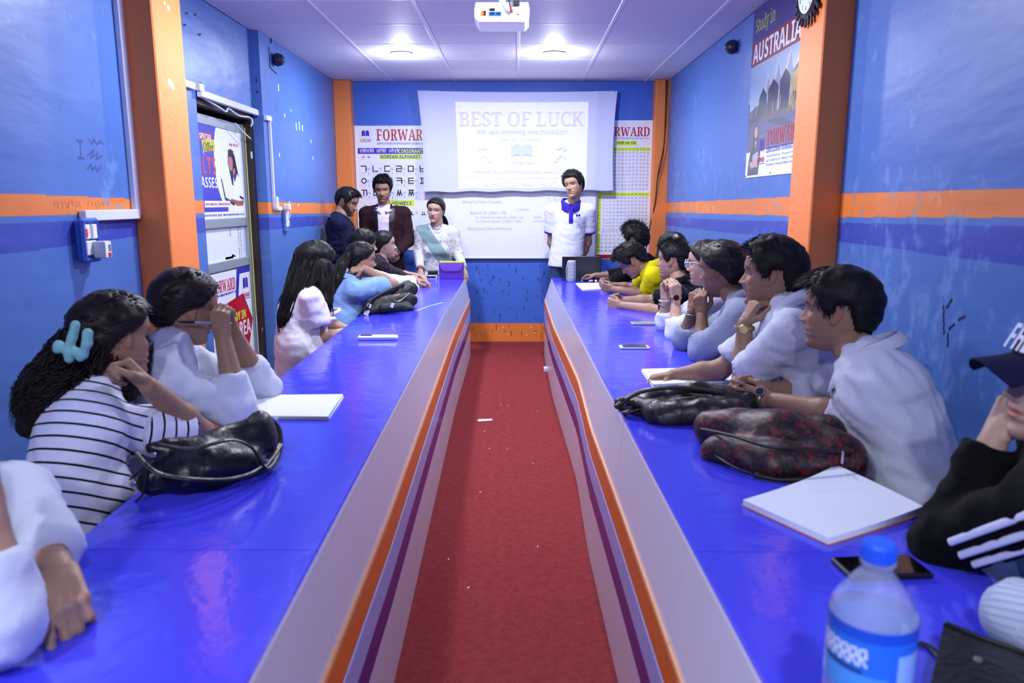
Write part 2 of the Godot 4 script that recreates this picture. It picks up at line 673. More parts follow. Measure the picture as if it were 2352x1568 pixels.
	for q in [[5.56, 2.31], [5.57, 2.29], [5.56, 2.22], [5.565, 2.09]]:
		box(wl, "dark_plug", V(-1.85, q[1], 5.536), Vector3(0.012, 0.012, 0.008), mat("dark_plug", Color(0.12, 0.1, 0.2), 0.6))
	var wr := setting("wall_right")
	slab(wr, "wall_section", V(EAST, 0, NEAR_END), V(EAST + 0.2, TALL, FAR), east_m)
	var wb := setting("wall_back")
	slab(wb, "wall_section", V(WEST - 0.26, 0, FAR), V(EAST + 0.2, TALL, FAR + 0.2), back_m, 1)
	var wf := setting("wall_front")
	slab(wf, "wall_section", V(WEST - 0.2, 0, NEAR_END - 0.2), V(EAST + 0.2, TALL, NEAR_END), plain_blue, 1)

	var pl := setting("column_left")
	box(pl, "shaft", V((WEST - 1.666) / 2 - 0.05, TALL / 2, 3.77), Vector3(0.154 + 0.1, TALL, 0.31), col_m, 0.006)
	for q in [[2.37, 3.75, 0.010], [2.36, 3.79, 0.014], [2.01, 3.74, 0.022], [2.0, 3.765, 0.02], [1.1, 3.73, 0.008]]:
		lathe_part(pl, "chipped_spot", [[0.0, 0.002], [q[2] * 0.8, 0.0025], [q[2], 0.0], [0.0, -0.001]], 10, mat("chip", Color(0.78, 0.76, 0.70), 0.8), V(-1.666, q[0], q[1]), Basis(Vector3(0, 0, 1), -PI / 2))
	var pr := setting("column_right")
	box(pr, "shaft", V((EAST + 1.358) / 2 + 0.05, TALL / 2, 3.695), Vector3(0.132 + 0.1, TALL, 0.29), col_m, 0.006)
	var pbl := setting("column_back_left")
	box(pbl, "shaft", V(WEST + 0.08, TALL / 2, 7.76), Vector3(0.165, TALL, 0.14), col_m, 0.006)
	var pbr := setting("column_back_right")
	box(pbr, "shaft", V(EAST - 0.06, TALL / 2, 7.76), Vector3(0.165, TALL, 0.14), col_m, 0.006)

	# carpet
	var carpet := mat("carpet", Color(1, 1, 1), 0.95)
	carpet.metallic_specular = 0.15
	var ct := NoiseTexture2D.new()
	ct.width = 1024
	ct.height = 1024
	ct.seamless = true
	var cn := FastNoiseLite.new()
	cn.seed = 12
	cn.frequency = 0.012
	cn.fractal_octaves = 6
	cn.fractal_gain = 0.75
	ct.noise = cn
	var ramp := Gradient.new()
	ramp.set_color(0, Color(0.47, 0.18, 0.19))
	ramp.set_color(1, Color(0.58, 0.24, 0.245))
	ct.color_ramp = ramp
	carpet.albedo_texture = ct
	carpet.uv1_triplanar = true
	carpet.uv1_world_triplanar = true
	carpet.uv1_scale = Vector3(1.7, 1.7, 1.7)
	var pile := NoiseTexture2D.new()
	pile.width = 512
	pile.height = 512
	pile.seamless = true
	pile.as_normal_map = true
	pile.bump_strength = 6.0
	var pn := FastNoiseLite.new()
	pn.frequency = 0.15
	pile.noise = pn
	carpet.normal_enabled = true
	carpet.normal_texture = pile
	carpet.normal_scale = 0.7
	var fl := setting("floor")
	slab(fl, "carpet", V(WEST - 0.68, -0.1, NEAR_END - 0.2), V(EAST + 0.2, 0, FAR + 0.2), carpet)

	# ceiling: slab above, tiles and strips below
	var cl := setting("ceiling")
	slab(cl, "slab", V(WEST - 0.26, TALL + 0.03, NEAR_END - 0.2), V(EAST + 0.2, TALL + 0.15, FAR + 0.2), mat("slab_white", Color(0.7, 0.7, 0.72), 0.8))
	var tile_im := Image.create(256, 256, false, Image.FORMAT_RGBA8)
	tile_im.fill(Color(0.85, 0.845, 0.88))
	for i in 6:
		for k in 256:
			var a := rng.randf()
			if a > 0.35:
				tile_im.set_pixel(21 + i * 43, k, Color(0.90, 0.895, 0.92))
			if rng.randf() > 0.5:
				tile_im.set_pixel(k, 21 + i * 43, Color(0.81, 0.805, 0.845))
	var tiles := []
	for v in 3:
		var m := textured("ceiling_tile_%d" % v, tile_im, 0.6, 0.35)
		m.albedo_color = [Color(1, 1, 1), Color(0.975, 0.975, 0.98), Color(0.99, 0.98, 0.985)][v]
		tiles.append(m)
	var cols := [WEST - 0.06, -1.26, -0.63, 0.0, 0.63, 1.26, EAST]
	var rows := [FAR]
	while rows[-1] > NEAR_END:
		rows.append(rows[-1] - (0.585 if rows.size() < 3 else 0.63))
	var strip := mat("ceiling_strip", Color(0.86, 0.86, 0.89), 0.35)
	for i in cols.size() - 1:
		for j in rows.size() - 1:
			var w: float = cols[i + 1] - cols[i] - 0.004
			var d: float = rows[j] - rows[j + 1] - 0.004
			var m := sheet_mesh(w, d, 0.008)
			add(cl, "tile", m, tiles[rng.randi() % 3], V(cols[i] + 0.002, TALL + 0.010 + rng.randf() * 0.0015, rows[j] - 0.002), Basis(Vector3(1, 0, 0), Vector3(0, 0, 1), Vector3(0, -1, 0)))
	for x in [-1.26, -0.63, 0.0, 0.63, 1.26]:
		box(cl, "strip", V(x, TALL + 0.002, (FAR + NEAR_END) / 2), Vector3(0.024, 0.006, FAR - NEAR_END), strip, 0.002)
	for y in rows.slice(1):
		box(cl, "cross_strip", V((WEST + EAST) / 2, TALL + 0.0035, y), Vector3(EAST - WEST, 0.004, 0.012), strip, 0.001)


# ---------------------------------------------------------------- the two long tables

func along(pts: Array, d: float) -> float:
	for i in pts.size() - 1:
		if d <= pts[i + 1][0] or i == pts.size() - 2:
			var f: float = (d - pts[i][0]) / (pts[i + 1][0] - pts[i][0])
			return lerpf(pts[i][1], pts[i + 1][1], f)
	return 0.0


# cross-section: convex polygon of [k, offset, y]; x = edge_k(depth) + side * offset
func sweep(parent: Node3D, called: String, section: Array, edges: Array, side: float, d0: float, d1: float, m: Material) -> void:
	var steps := maxi(2, int((d1 - d0) / 0.16))
	var st := SurfaceTool.new()
	st.begin(Mesh.PRIMITIVE_TRIANGLES)
	st.set_smooth_group(-1)
	var ring := func(d: float) -> Array:
		var r := []
		for q in section:
			r.append(V(along(edges[q[0]], d) + side * q[1], q[2], d))
		return r
	var tri := func(a: Vector3, b: Vector3, c: Vector3, out: Vector3) -> void:
		if (b - a).cross(c - a).dot(out) > 0:
			var s := b
			b = c
			c = s
		for p in [a, b, c]:
			st.add_vertex(p)
	var prev: Array = ring.call(d0)
	var n := section.size()
	var ends := [prev]
	for i in range(1, steps + 1):
		var cur: Array = ring.call(lerpf(d0, d1, float(i) / steps))
		var mid := Vector3.ZERO
		for p in cur:
			mid += p / n
		for k in n:
			var out: Vector3 = (cur[k] + cur[(k + 1) % n]) * 0.5 - mid
			tri.call(prev[k], prev[(k + 1) % n], cur[(k + 1) % n], out)
			tri.call(prev[k], cur[(k + 1) % n], cur[k], out)
		prev = cur
	ends.append(prev)
	for e in 2:
		for k in range(1, n - 1):
			tri.call(ends[e][0], ends[e][k], ends[e][k + 1], Vector3(0, 0, 1) if e == 0 else Vector3(0, 0, -1))
	st.generate_normals()
	add(parent, called, st.commit(), m)


func tables() -> void:
	var top := mat("table_laminate", Color(0.265, 0.265, 0.87), 0.145)
	top.metallic_specular = 0.55
	var rip := NoiseTexture2D.new()
	rip.width = 512
	rip.height = 512
	rip.seamless = true
	rip.as_normal_map = true
	rip.bump_strength = 4.0
	var rn := FastNoiseLite.new()
	rn.frequency = 0.012
	rn.fractal_octaves = 4
	rn.seed = 44
	rip.noise = rn
	top.normal_enabled = true
	top.normal_texture = rip
	top.normal_scale = 0.16
	top.uv1_triplanar = true
	top.uv1_world_triplanar = true
	top.uv1_scale = Vector3(1.4, 1.4, 1.4)
	var lav := mat("lavender_laminate", Color(0.84, 0.83, 0.89), 0.22)
	var org := mat("orange_laminate", Color(0.92, 0.47, 0.15), 0.3)
	var pale := mat("pale_blue_laminate", Color(0.62, 0.70, 0.93), 0.25)
	var pur := mat("purple_laminate", Color(0.21, 0.13, 0.52), 0.25)
	var edge := mat("painted_lit_edge", Color(0.88, 0.60, 0.40), 0.5)  # paler orange paints the light caught by the orange board's top edge
	var dark := mat("table_inside", Color(0.45, 0.42, 0.5), 0.7)
	var sides := [
		[1.0, [[-0.6, -0.385], [1.0, -0.405], [4.66, -0.477], [6.9, -0.500]], [[-0.6, -0.87], [1.47, -0.926], [2.94, -0.964], [6.97, -1.035]], [[-0.6, -0.36], [2.07, -0.379], [3.8, -0.416], [5.2, -0.445], [6.9, -0.455]], [7.08, 4.66, 1.43, -0.6], "on the door side"],
		[-1.0, [[-0.6, 0.385], [1.0, 0.369], [4.7, 0.324], [6.9, 0.320]], [[-0.6, 0.93], [1.54, 0.90], [4.0, 0.885], [6.97, 0.87]], [[-0.6, 0.33], [2.07, 0.309], [2.95, 0.297], [3.8, 0.312], [4.56, 0.290], [5.5, 0.262], [6.9, 0.252]], [7.08, 4.70, 1.43, -0.6], "on the poster side"]]
	var where := ["far length of the glossy blue table %s, nearest the screen", "middle length of the glossy blue table %s", "nearest length of the glossy blue table %s"]
	for s in sides:
		var side: float = s[0]
		var edges := [s[1], s[2], s[3]]
		for u in 3:
			var d1: float = s[4][u] - 0.0015
			var d0: float = s[4][u + 1] + 0.0015
			var t := thing("long_table", where[u] % s[5], "table", "lengths of the two long tables")
			sweep(t, "table_top", [[0, 0.0, TABLE], [0, 0.004, TABLE - 0.004], [0, 0.004, TABLE - 0.03], [1, 0.0, TABLE - 0.03], [1, 0.0, TABLE]], edges, side, d0, d1, top)
			sweep(t, "front_panel", [[0, 0.0042, TABLE - 0.0045], [0, 0.007, TABLE - 0.012], [2, -0.004, 0.546], [2, -0.03, 0.546], [0, -0.01, TABLE - 0.03], [0, 0.0042, TABLE - 0.03]], edges, side, d0, d1, lav)
			sweep(t, "backing_panel", [[2, -0.012, 0.539], [2, -0.012, 0.0], [2, -0.03, 0.0], [2, -0.03, 0.539]], edges, side, d0, d1, dark)
			sweep(t, "orange_board", [[2, -0.012, 0.532], [2, 0.002, 0.529], [2, 0.002, 0.442], [2, -0.012, 0.442]], edges, side, d0, d1, org)
			sweep(t, "painted_lit_edge", [[2, -0.012, 0.545], [2, 0.001, 0.545], [2, 0.003, 0.542], [2, 0.003, 0.530], [2, -0.012, 0.533]], edges, side, d0, d1, edge)
			sweep(t, "pale_blue_board", [[2, -0.012, 0.440], [2, -0.003, 0.440], [2, 0.003, 0.436], [2, 0.004, 0.352], [2, -0.012, 0.352]], edges, side, d0, d1, pale)
			sweep(t, "purple_board", [[2, -0.012, 0.350], [2, 0.001, 0.350], [2, 0.001, 0.257], [2, -0.012, 0.257]], edges, side, d0, d1, pur)
			sweep(t, "kick_board", [[2, -0.012, 0.255], [2, -0.003, 0.255], [2, 0.0, 0.0], [2, -0.012, 0.0]], edges, side, d0, d1, lav)
			for d in [d0 + 0.02, d1 - 0.02]:
				var a: float = along(s[2], d) + side * 0.03
				var b: float = along(s[1], d) - side * 0.05
				box(t, "end_panel", V((a + b) / 2, (TABLE - 0.03) / 2, d), Vector3(absf(b - a), TABLE - 0.03, 0.03), dark)


# ---------------------------------------------------------------- things on the back wall

const JAMO := {
	"g": [[[0, 0], [1, 0], [1, 1]]], "n": [[[0, 0], [0, 1], [1, 1]]], "d": [[[1, 0], [0, 0], [0, 1], [1, 1]]],
	"r": [[[0, 0], [1, 0], [1, 0.5], [0, 0.5], [0, 1], [1, 1]]], "m": [[[0, 0], [1, 0], [1, 1], [0, 1], [0, 0]]],
	"b": [[[0, 0], [0, 1], [1, 1], [1, 0]], [[0, 0.5], [1, 0.5]]], "o": [], "j": [[[0, 0], [1, 0]], [[0.5, 0], [0, 1]], [[0.5, 0.1], [1, 1]]],
	"c": [[[0.3, -0.25], [0.7, -0.25]], [[0, 0.1], [1, 0.1]], [[0.5, 0.1], [0, 1]], [[0.5, 0.2], [1, 1]]],
	"k": [[[0, 0], [1, 0], [1, 1]], [[0, 0.45], [1, 0.45]]], "t": [[[1, 0], [0, 0], [0, 1], [1, 1]], [[0, 0.5], [1, 0.5]]],
	"p": [[[0, 0], [1, 0]], [[0, 1], [1, 1]], [[0.3, 0], [0.3, 1]], [[0.7, 0], [0.7, 1]]],
	"gg": [[[0, 0], [0.4, 0], [0.4, 1]], [[0.6, 0], [1, 0], [1, 1]]], "dd": [[[0.4, 0], [0, 0], [0, 1], [0.4, 1]], [[1, 0], [0.6, 0], [0.6, 1], [1, 1]]],
	"s": [[[0.5, 0], [0, 1]], [[0.5, 0.3], [1, 1]]], "ss": [[[0.27, 0], [0, 1]], [[0.27, 0.4], [0.5, 1]], [[0.75, 0], [0.5, 1]], [[0.75, 0.4], [1, 1]]],
	"jj": [[[0, 0], [0.45, 0]], [[0.25, 0], [0, 1]], [[0.25, 0.2], [0.47, 1]], [[0.55, 0], [1, 0]], [[0.78, 0], [0.53, 1]], [[0.78, 0.2], [1, 1]]],
	"a": [[[0.3, 0], [0.3, 1]], [[0.3, 0.5], [0.8, 0.5]]], "ya": [[[0.3, 0], [0.3, 1]], [[0.3, 0.35], [0.8, 0.35]], [[0.3, 0.65], [0.8, 0.65]]],
	"eo": [[[0.7, 0], [0.7, 1]], [[0.2, 0.5], [0.7, 0.5]]], "oh": [[[0, 0.9], [1, 0.9]], [[0.5, 0.3], [0.5, 0.9]]], "yo": [[[0, 0.9], [1, 0.9]], [[0.3, 0.3], [0.3, 0.9]], [[0.7, 0.3], [0.7, 0.9]]],
	"wa": [[[0, 0.9], [0.6, 0.9]], [[0.3, 0.5], [0.3, 0.9]], [[0.8, 0], [0.8, 1]], [[0.8, 0.5], [1.05, 0.5]]], "wae": [[[0, 0.9], [0.5, 0.9]], [[0.25, 0.5], [0.25, 0.9]], [[0.65, 0], [0.65, 1]], [[0.65, 0.5], [0.9, 0.5]], [[0.9, 0], [0.9, 1]]],
	"i": [[[0.5, 0], [0.5, 1]]], "u": [[[0, 0.3], [1, 0.3]], [[0.5, 0.3], [0.5, 0.9]]],
}


func jamo(im: Image, k: String, x: float, y: float, w: float, h: float, thick: float, c: Color) -> void:
	if k == "o":
		var pts := []
		for i in 17:
			pts.append(Vector2(x + w * (0.5 + 0.46 * cos(TAU * i / 16)), y + h * (0.5 + 0.46 * sin(TAU * i / 16))))
		stroke(im, pts, thick, c)
		return
	for s in JAMO[k]:
		var pts := []
		for p in s:
			pts.append(Vector2(x + p[0] * w, y + p[1] * h))
		stroke(im, pts, thick, c)


# a run of Devanagari-like headline letters: head line, stems and bowls
func nagari(im: Image, x: float, y: float, n: int, w: float, h: float, thick: float, c: Color, gaps := []) -> void:
	var r := RandomNumberGenerator.new()
	r.seed = int(x * 7 + y)
	for i in n:
		if i in gaps:
			continue
		var cx := x + i * w
		line(im, Vector2(cx, y), Vector2(cx + w * (0.98 if not (i + 1) in gaps else 0.85), y), thick, c)
		line(im, Vector2(cx + w * 0.75, y), Vector2(cx + w * 0.75, y + h), thick, c)
		var pts := []
		var flip := r.randf() > 0.5
		for k in 7:
			var a := PI * (0.4 + k / 6.0 * 1.3)
			pts.append(Vector2(cx + w * (0.38 + 0.3 * cos(a) * (1.0 if flip else -0.9)), y + h * (0.55 + 0.33 * sin(a))))
		stroke(im, pts, thick, c)
		if r.randf() > 0.6:
			stroke(im, [Vector2(cx + w * 0.75, y), Vector2(cx + w * 0.5, y - h * 0.3), Vector2(cx + w * 0.2, y - h * 0.3)], thick, c)


func back_wall_things() -> void:
	var white := mat("print_white", Color(0.90, 0.905, 0.94), 0.25)
	var red := mat("print_red", Color(0.70, 0.10, 0.17), 0.4)
	var navy := mat("print_navy", Color(0.22, 0.16, 0.62), 0.4)
	var lime := mat("print_lime", Color(0.83, 0.92, 0.22), 0.4)
	var ink := mat("print_ink", Color(0.07, 0.07, 0.10), 0.4)
	var steel := mat("dull_steel", Color(0.55, 0.55, 0.58), 0.4, 0.8)

	# alphabet poster: 0.90 x 1.25 m, 700 px a metre
	var pw := 0.90
	var ph := 1.245
	var im := Image.create(630, 872, false, Image.FORMAT_RGBA8)
	im.fill(Color(0.90, 0.905, 0.94))
	var rule := Color(0.72, 0.75, 0.86)
	var black := Color(0.06, 0.06, 0.09)
	var blue := Color(0.36, 0.33, 0.74)
	im.fill_rect(Rect2i(18, 153, 600, 40), Color(0.26, 0.19, 0.64))
	nagari(im, 30, 164, 16, 17.5, 19, 2.6, Color(0.95, 0.95, 1.0), [6, 11])
	im.fill_rect(Rect2i(287, 160, 3, 28), Color(0.95, 0.95, 1.0))
	im.fill_rect(Rect2i(500, 160, 3, 28), Color(0.95, 0.95, 1.0))
	im.fill_rect(Rect2i(170, 196, 300, 34), Color(0.83, 0.92, 0.22))
	stroke(im, [Vector2(48, 224), Vector2(56, 204), Vector2(64, 216), Vector2(50, 214), Vector2(58, 226)], 2.5, Color(0.6, 0.15, 0.2))
	stroke(im, [Vector2(92, 206), Vector2(98, 222), Vector2(86, 216), Vector2(104, 212)], 2.5, Color(0.3, 0.12, 0.4))
	var grid := [["g", "n", "d", "r", "m", "b", "s"], ["o", "j", "c", "k", "t", "p", "h"], ["gg", "dd", "bb", "ss", "jj", "", ""]]
	for rr in 3:
		for cc in 7:
			var x := 28.0 + cc * 84.0
			var y := 262.0 + rr * 84.0
			for e in [[0, 0, 82, 1], [0, 80, 82, 1], [0, 0, 1, 80], [82, 0, 1, 80]]:
				im.fill_rect(Rect2i(int(x) + e[0], int(y) + e[1], e[2], e[3]), rule)
			var k: String = grid[rr][cc]
			if k == "h" or k == "bb":
				k = "p"
			if k:
				jamo(im, k, x + 10, y + 16, 34, 36, 7.0, black)
				nagari(im, x + 54, y + 30, 1, 14, 15, 1.8, blue)
				stroke(im, [Vector2(x + 52, y + 26), Vector2(x + 49, y + 36), Vector2(x + 52, y + 48)], 1.4, blue)
				stroke(im, [Vector2(x + 70, y + 26), Vector2(x + 73, y + 36), Vector2(x + 70, y + 48)], 1.4, blue)
				for q in 3:
					im.fill_rect(Rect2i(int(x) + 8 + q * 14, int(y) + 62, 7, 4), Color(0.4, 0.4, 0.46))
				stroke(im, [Vector2(x + 62, y + 54), Vector2(x + 64, y + 74), Vector2(x + 58, y + 66)], 2.0, Color(0.3, 0.3, 0.36))
	im.fill_rect(Rect2i(226, 516, 186, 40), Color(0.83, 0.92, 0.22))
	stroke(im, [Vector2(56, 566), Vector2(56, 548), Vector2(66, 552), Vector2(58, 558), Vector2(68, 566), Vector2(80, 556), Vector2(92, 566), Vector2(104, 556), Vector2(112, 566)], 1.8, Color(0.3, 0.3, 0.36))
	var vow := [["a", "ya", "eo", "eo", "oh", "yo", "u"], ["u", "i", "", "", "", "", ""], ["wa", "wae", "i", "eo", "wa", "wae", "a"], ["wa", "eo", "i", "", "", "", ""]]
	for rr in 4:
		for cc in 7:
			var x := 28.0 + cc * 84.0
			var y := 572.0 + rr * 66.0
			im.fill_rect(Rect2i(int(x), int(y) + 62, 82, 1), rule)
			im.fill_rect(Rect2i(int(x) + 82, int(y), 1, 62), rule)
			var k: String = vow[rr][cc]
			if k:
				jamo(im, k, x + 12, y + 16, 32, 34, 5.0, black)
				nagari(im, x + 54, y + 26, 1, 16, 16, 2.0, blue)
	stroke(im, [Vector2(540, 650), Vector2(546, 640), Vector2(552, 650), Vector2(560, 642), Vector2(566, 650)], 1.6, Color(0.4, 0.4, 0.46))
	var po := thing("alphabet_poster", "large alphabet poster with black letters and lime headings, beside the whiteboard", "poster", "", V(-1.652, 0.962, FAR - 0.004))
	add(po, "sheet", sheet_mesh(pw, ph), textured("alphabet_print", im, 0.25, 0.5))
	letters(po, "FORWARD", 0.22, ph - 0.145, 0.76, ph - 0.035, red, 0.002, true)
	letters(po, "EDUCATION FOUNDATION JHAPA (P). LTD.", 0.225, ph - 0.19, 0.78, ph - 0.162, navy, 0.002, true)
	letters(po, "CONSONANTS", 0.44, ph - 0.268, 0.70, ph - 0.228, lime, 0.002)
	letters(po, "KOREAN ALPHABET", 0.26, ph - 0.322, 0.66, ph - 0.287, navy, 0.002)
	letters(po, "VOWELS", 0.36, ph - 0.785, 0.56, ph - 0.748, navy, 0.002)
	letters(po, "www.forward.edu.np", 0.44, 0.035, 0.74, 0.06, navy, 0.002, false, false)
	logo(po, 0.055, ph - 0.16, 0.11, 0.125, 0.002, red, navy)
	for q in [[0.02, ph - 0.02], [0.36, ph - 0.012], [0.02, 0.02]]:
		lathe_part(po, "pin", [[0, 0.004], [0.004, 0.003], [0.005, 0.0]], 8, steel, Vector3(q[0], q[1], 0.002), Basis(Vector3(1, 0, 0), PI / 2))

	# syllable chart: 0.60 x 1.39 m
	var qw := 0.585
	var qh := 1.385
	var ch := Image.create(527, 1246, false, Image.FORMAT_RGBA8)   # 900 px a metre
	ch.fill(Color(0.895, 0.905, 0.945))
	var limec := Color(0.83, 0.92, 0.22)
	ch.fill_rect(Rect2i(190, 178, 190, 42), limec)
	nagari(ch, 198, 190, 14, 12.5, 18, 2.4, Color(0.10, 0.14, 0.10), [5, 9])
	var onset := ["g", "n", "d", "r", "m", "b", "s", "o", "j", "c", "k", "t", "p", "m"]
	var nuc := ["a", "ya", "eo", "i", "oh", "yo", "u", "oh", "i", "a", "wae", "eo", "wa"]
	var tint := [Color(0.27, 0.30, 0.46), Color(0.55, 0.38, 0.44), Color(0.36, 0.38, 0.46)]
	var block := func(y0: int, rows: int, step: float) -> void:
		ch.fill_rect(Rect2i(30, y0, 480, 30), limec)
		ch.fill_rect(Rect2i(30, y0, 34, int(rows * step) + 34), limec)
		for c in 13:
			jamo(ch, onset[c], 80.0 + c * 33.0, y0 + 8.0, 14, 14, 2.2, Color(0.30, 0.36, 0.08))
		for r in rows:
			var y := y0 + 38.0 + r * step
			jamo(ch, nuc[r % nuc.size()], 40, y, 14, 16, 2.2, Color(0.25, 0.30, 0.06))
			for c in 13:
				var t: Color = tint[(r + c) % 3]
				jamo(ch, onset[c], 78.0 + c * 33.0, y, 10, 16, 1.8, t)
				jamo(ch, nuc[(r * 3) % nuc.size()], 89.0 + c * 33.0, y, 10, 18, 1.8, t)
	block.call(238, 11, 32.0)
	block.call(640, 10, 32.0)
	stroke(ch, [Vector2(84, 1002), Vector2(84, 984), Vector2(96, 992), Vector2(86, 1002), Vector2(112, 994), Vector2(120, 1002), Vector2(140, 986), Vector2(146, 1002), Vector2(170, 990), Vector2(190, 1002), Vector2(210, 986), Vector2(220, 1002), Vector2(250, 990), Vector2(280, 1002), Vector2(320, 992), Vector2(380, 1002), Vector2(440, 990), Vector2(490, 996)], 2.2, Color(0.25, 0.27, 0.33))
	ch.fill_rect(Rect2i(36, 1014, 26, 180), limec)
	for r in 5:
		jamo(ch, ["gg", "dd", "m", "ss", "jj"][r], 40, 1020 + r * 35.0, 18, 18, 2.4, Color(0.25, 0.30, 0.06))
		for c in 11:
			var t: Color = tint[(r * 2 + c) % 3]
			jamo(ch, ["gg", "dd", "m", "ss", "jj"][r], 70.0 + c * 38.0, 1020 + r * 35.0, 13, 18, 2.2, t)
			jamo(ch, nuc[(c * 2 + r) % 8], 84.0 + c * 38.0, 1019 + r * 35.0, 10, 20, 2.0, t)
	ch.fill_rect(Rect2i(0, 1206, 527, 36), Color(0.68, 0.10, 0.17))
	var pc := thing("syllable_chart", "tall white syllable chart with lime rows and a red foot, by the corner column", "poster", "", V(0.775, 0.872, FAR - 0.004))
	add(pc, "sheet", sheet_mesh(qw, qh), textured("chart_print", ch, 0.25, 0.5))
	letters(pc, "FORWARD", 0.06, qh - 0.155, 0.545, qh - 0.065, red, 0.002, true)
	letters(pc, "EDUCATION FOUNDATION JHAPA (P). LTD.", 0.065, qh - 0.185, 0.545, qh - 0.168, navy, 0.002, true)
	# strip of another poster peeping out behind the chart's far edge
	var st := thing("rolled_poster", "narrow strip of a rolled poster behind the syllable chart", "poster", "", V(1.375, 0.9, FAR - 0.03))
	lathe_part(st, "roll", [[0.0, 0.0], [0.014, 0.0], [0.016, 0.01], [0.016, 0.99], [0.0, 0.99]], 12, white)
	for q in [[0.86, navy], [0.72, red], [0.45, navy], [0.38, lime], [0.25, red], [0.15, navy]]:
		lathe_part(st, "printed_band", [[0.0165, 0.0], [0.0168, 0.001], [0.0168, 0.06], [0.0165, 0.061]], 12, q[1], Vector3(0, q[0], 0))

	# whiteboard
	var wb := thing("whiteboard", "whiteboard with faint purple marker notes under the hanging screen", "whiteboard", "", V(-0.77, 0.885, FAR - 0.02))
	var bwid := 1.57
	var bhei := 1.0
	var gloss := mat("whiteboard_face", Color(0.90, 0.91, 0.95), 0.2)
	box(wb, "board", Vector3(bwid / 2, bhei / 2, 0.004), Vector3(bwid, bhei, 0.014), gloss, 0.002)
	var alu := mat("aluminium", Color(0.66, 0.68, 0.72), 0.35, 0.7)
	box(wb, "frame_bar", Vector3(bwid / 2, 0.0, 0.008), Vector3(bwid + 0.02, 0.018, 0.022), mat("whiteboard_rail", Color(0.84, 0.85, 0.88), 0.4), 0.004)
	box(wb, "frame_bar", Vector3(bwid / 2, bhei, 0.008), Vector3(bwid + 0.02, 0.018, 0.022), alu, 0.004)
	box(wb, "frame_bar", Vector3(0, bhei / 2, 0.008), Vector3(0.022, bhei, 0.022), alu, 0.004)
	box(wb, "frame_bar", Vector3(bwid, bhei / 2, 0.008), Vector3(0.022, bhei, 0.022), alu, 0.004)
	var mk := mat("faded_marker", Color(0.60, 0.60, 0.80), 0.5)
	for q in [["(Being Purchase of Assets)", 0.20, 0.60, 0.545, 0.585], ["Bank A/c Dr  (5000 x 110)", 0.28, 0.65, 0.435, 0.475], ["To, Premium on share A/c  (5000 x 10)", 0.33, 0.82, 0.395, 0.425], ["To, Share Capital  (5000 x 100)", 0.33, 0.80, 0.355, 0.385],
			["(Being Issue of Share at Premium)", 0.25, 0.70, 0.275, 0.315], ["5,50,000", 0.76, 0.88, 0.475, 0.50], ["50,000", 0.93, 1.01, 0.40, 0.425], ["5,00,000", 0.93, 1.03, 0.36, 0.385], ["Issue", 1.05, 1.13, 0.42, 0.45], ["Cr - Capital", 1.13, 1.30, 0.575, 0.61], ["Dr,", 0.36, 0.41, 0.62, 0.64]]:
		letters(wb, q[0], q[1], q[3], q[2], q[4], mk, 0.0112, false, false, "marker_note")
	for q in [[[1.04, 0.47], [1.16, 0.47]], [[1.04, 0.47], [1.05, 0.18]], [[1.075, 0.64], [1.08, 0.60], [1.10, 0.565], [1.13, 0.545]]]:
		var pts := []
		for p in q:
			pts.append(Vector3(p[0], p[1], 0.0118))
		add(wb, "marker_line", tube(pts, [0.0016], 5), mk)

	# hanging cloth screen with the projected slide
	var sc := thing("projection_screen", "white cloth screen showing a bright good-luck slide, hung on the back wall", "projection screen", "", V(0, 0, 7.72))
	var cloth := mat("screen_cloth", Color(0.78, 0.79, 0.90), 0.85)
	var edge := [[-0.994, 2.531], [0.975, 2.526], [0.955, 1.572], [-0.955, 1.556]]
	var at := func(u: float, v: float) -> Vector3:
		var a := Vector2(lerpf(edge[0][0], edge[1][0], u), lerpf(edge[0][1], edge[1][1], u))
		var b := Vector2(lerpf(edge[3][0], edge[2][0], u), lerpf(edge[3][1], edge[2][1], u))
		var p := a.lerp(b, v)
		var sag := 0.012 * sin(PI * u) * (1.0 - v)
		var fold := 0.012 * exp(-pow((u - 0.18 - 0.22 * v) / 0.05, 2)) * v * (1.0 - u)
		fold += 0.008 * exp(-pow((u - 0.90) / 0.02, 2)) + 0.012 * exp(-pow((u - 0.03) / 0.03, 2)) + 0.010 * sin(u * 9.0) * v * v * 0.4
		var inn := sin(PI * v) * 0.02 * (exp(-u * 18.0) - exp(-(1.0 - u) * 18.0))
		return Vector3(p.x + inn, p.y - sag + 0.006 * sin(u * 31.0) * v * v, fold)
	var sheet := func(u0: float, v0: float, u1: float, v1: float, lift: float, nx: int, ny: int) -> ArrayMesh:
		var vv := PackedVector3Array()
		var ii := PackedInt32Array()
		for side in 2:
			for j in ny + 1:
				for i in nx + 1:
					vv.append(at.call(lerpf(u0, u1, float(i) / nx), lerpf(v0, v1, float(j) / ny)) + Vector3(0, 0, lift - side * 0.0012))
		var half := (nx + 1) * (ny + 1)
		for j in ny:
			for i in nx:
				var a := j * (nx + 1) + i
				ii.append_array(PackedInt32Array([a, a + 1, a + nx + 1, a + 1, a + nx + 2, a + nx + 1]))
				ii.append_array(PackedInt32Array([half + a, half + a + nx + 1, half + a + 1, half + a + 1, half + a + nx + 1, half + a + nx + 2]))
		return commit(vv, smooth_normals(vv, ii), ii)
	add(sc, "cloth", sheet.call(0.0, 0.0, 1.0, 1.0, 0.0, 64, 28), cloth)
	var hem := []
	for i in 33:
		hem.append(at.call(i / 32.0, 1.0))
	add(sc, "hem_rod", tube(hem, [0.008], 8), mat("hem_cloth", Color(0.72, 0.73, 0.84), 0.8))
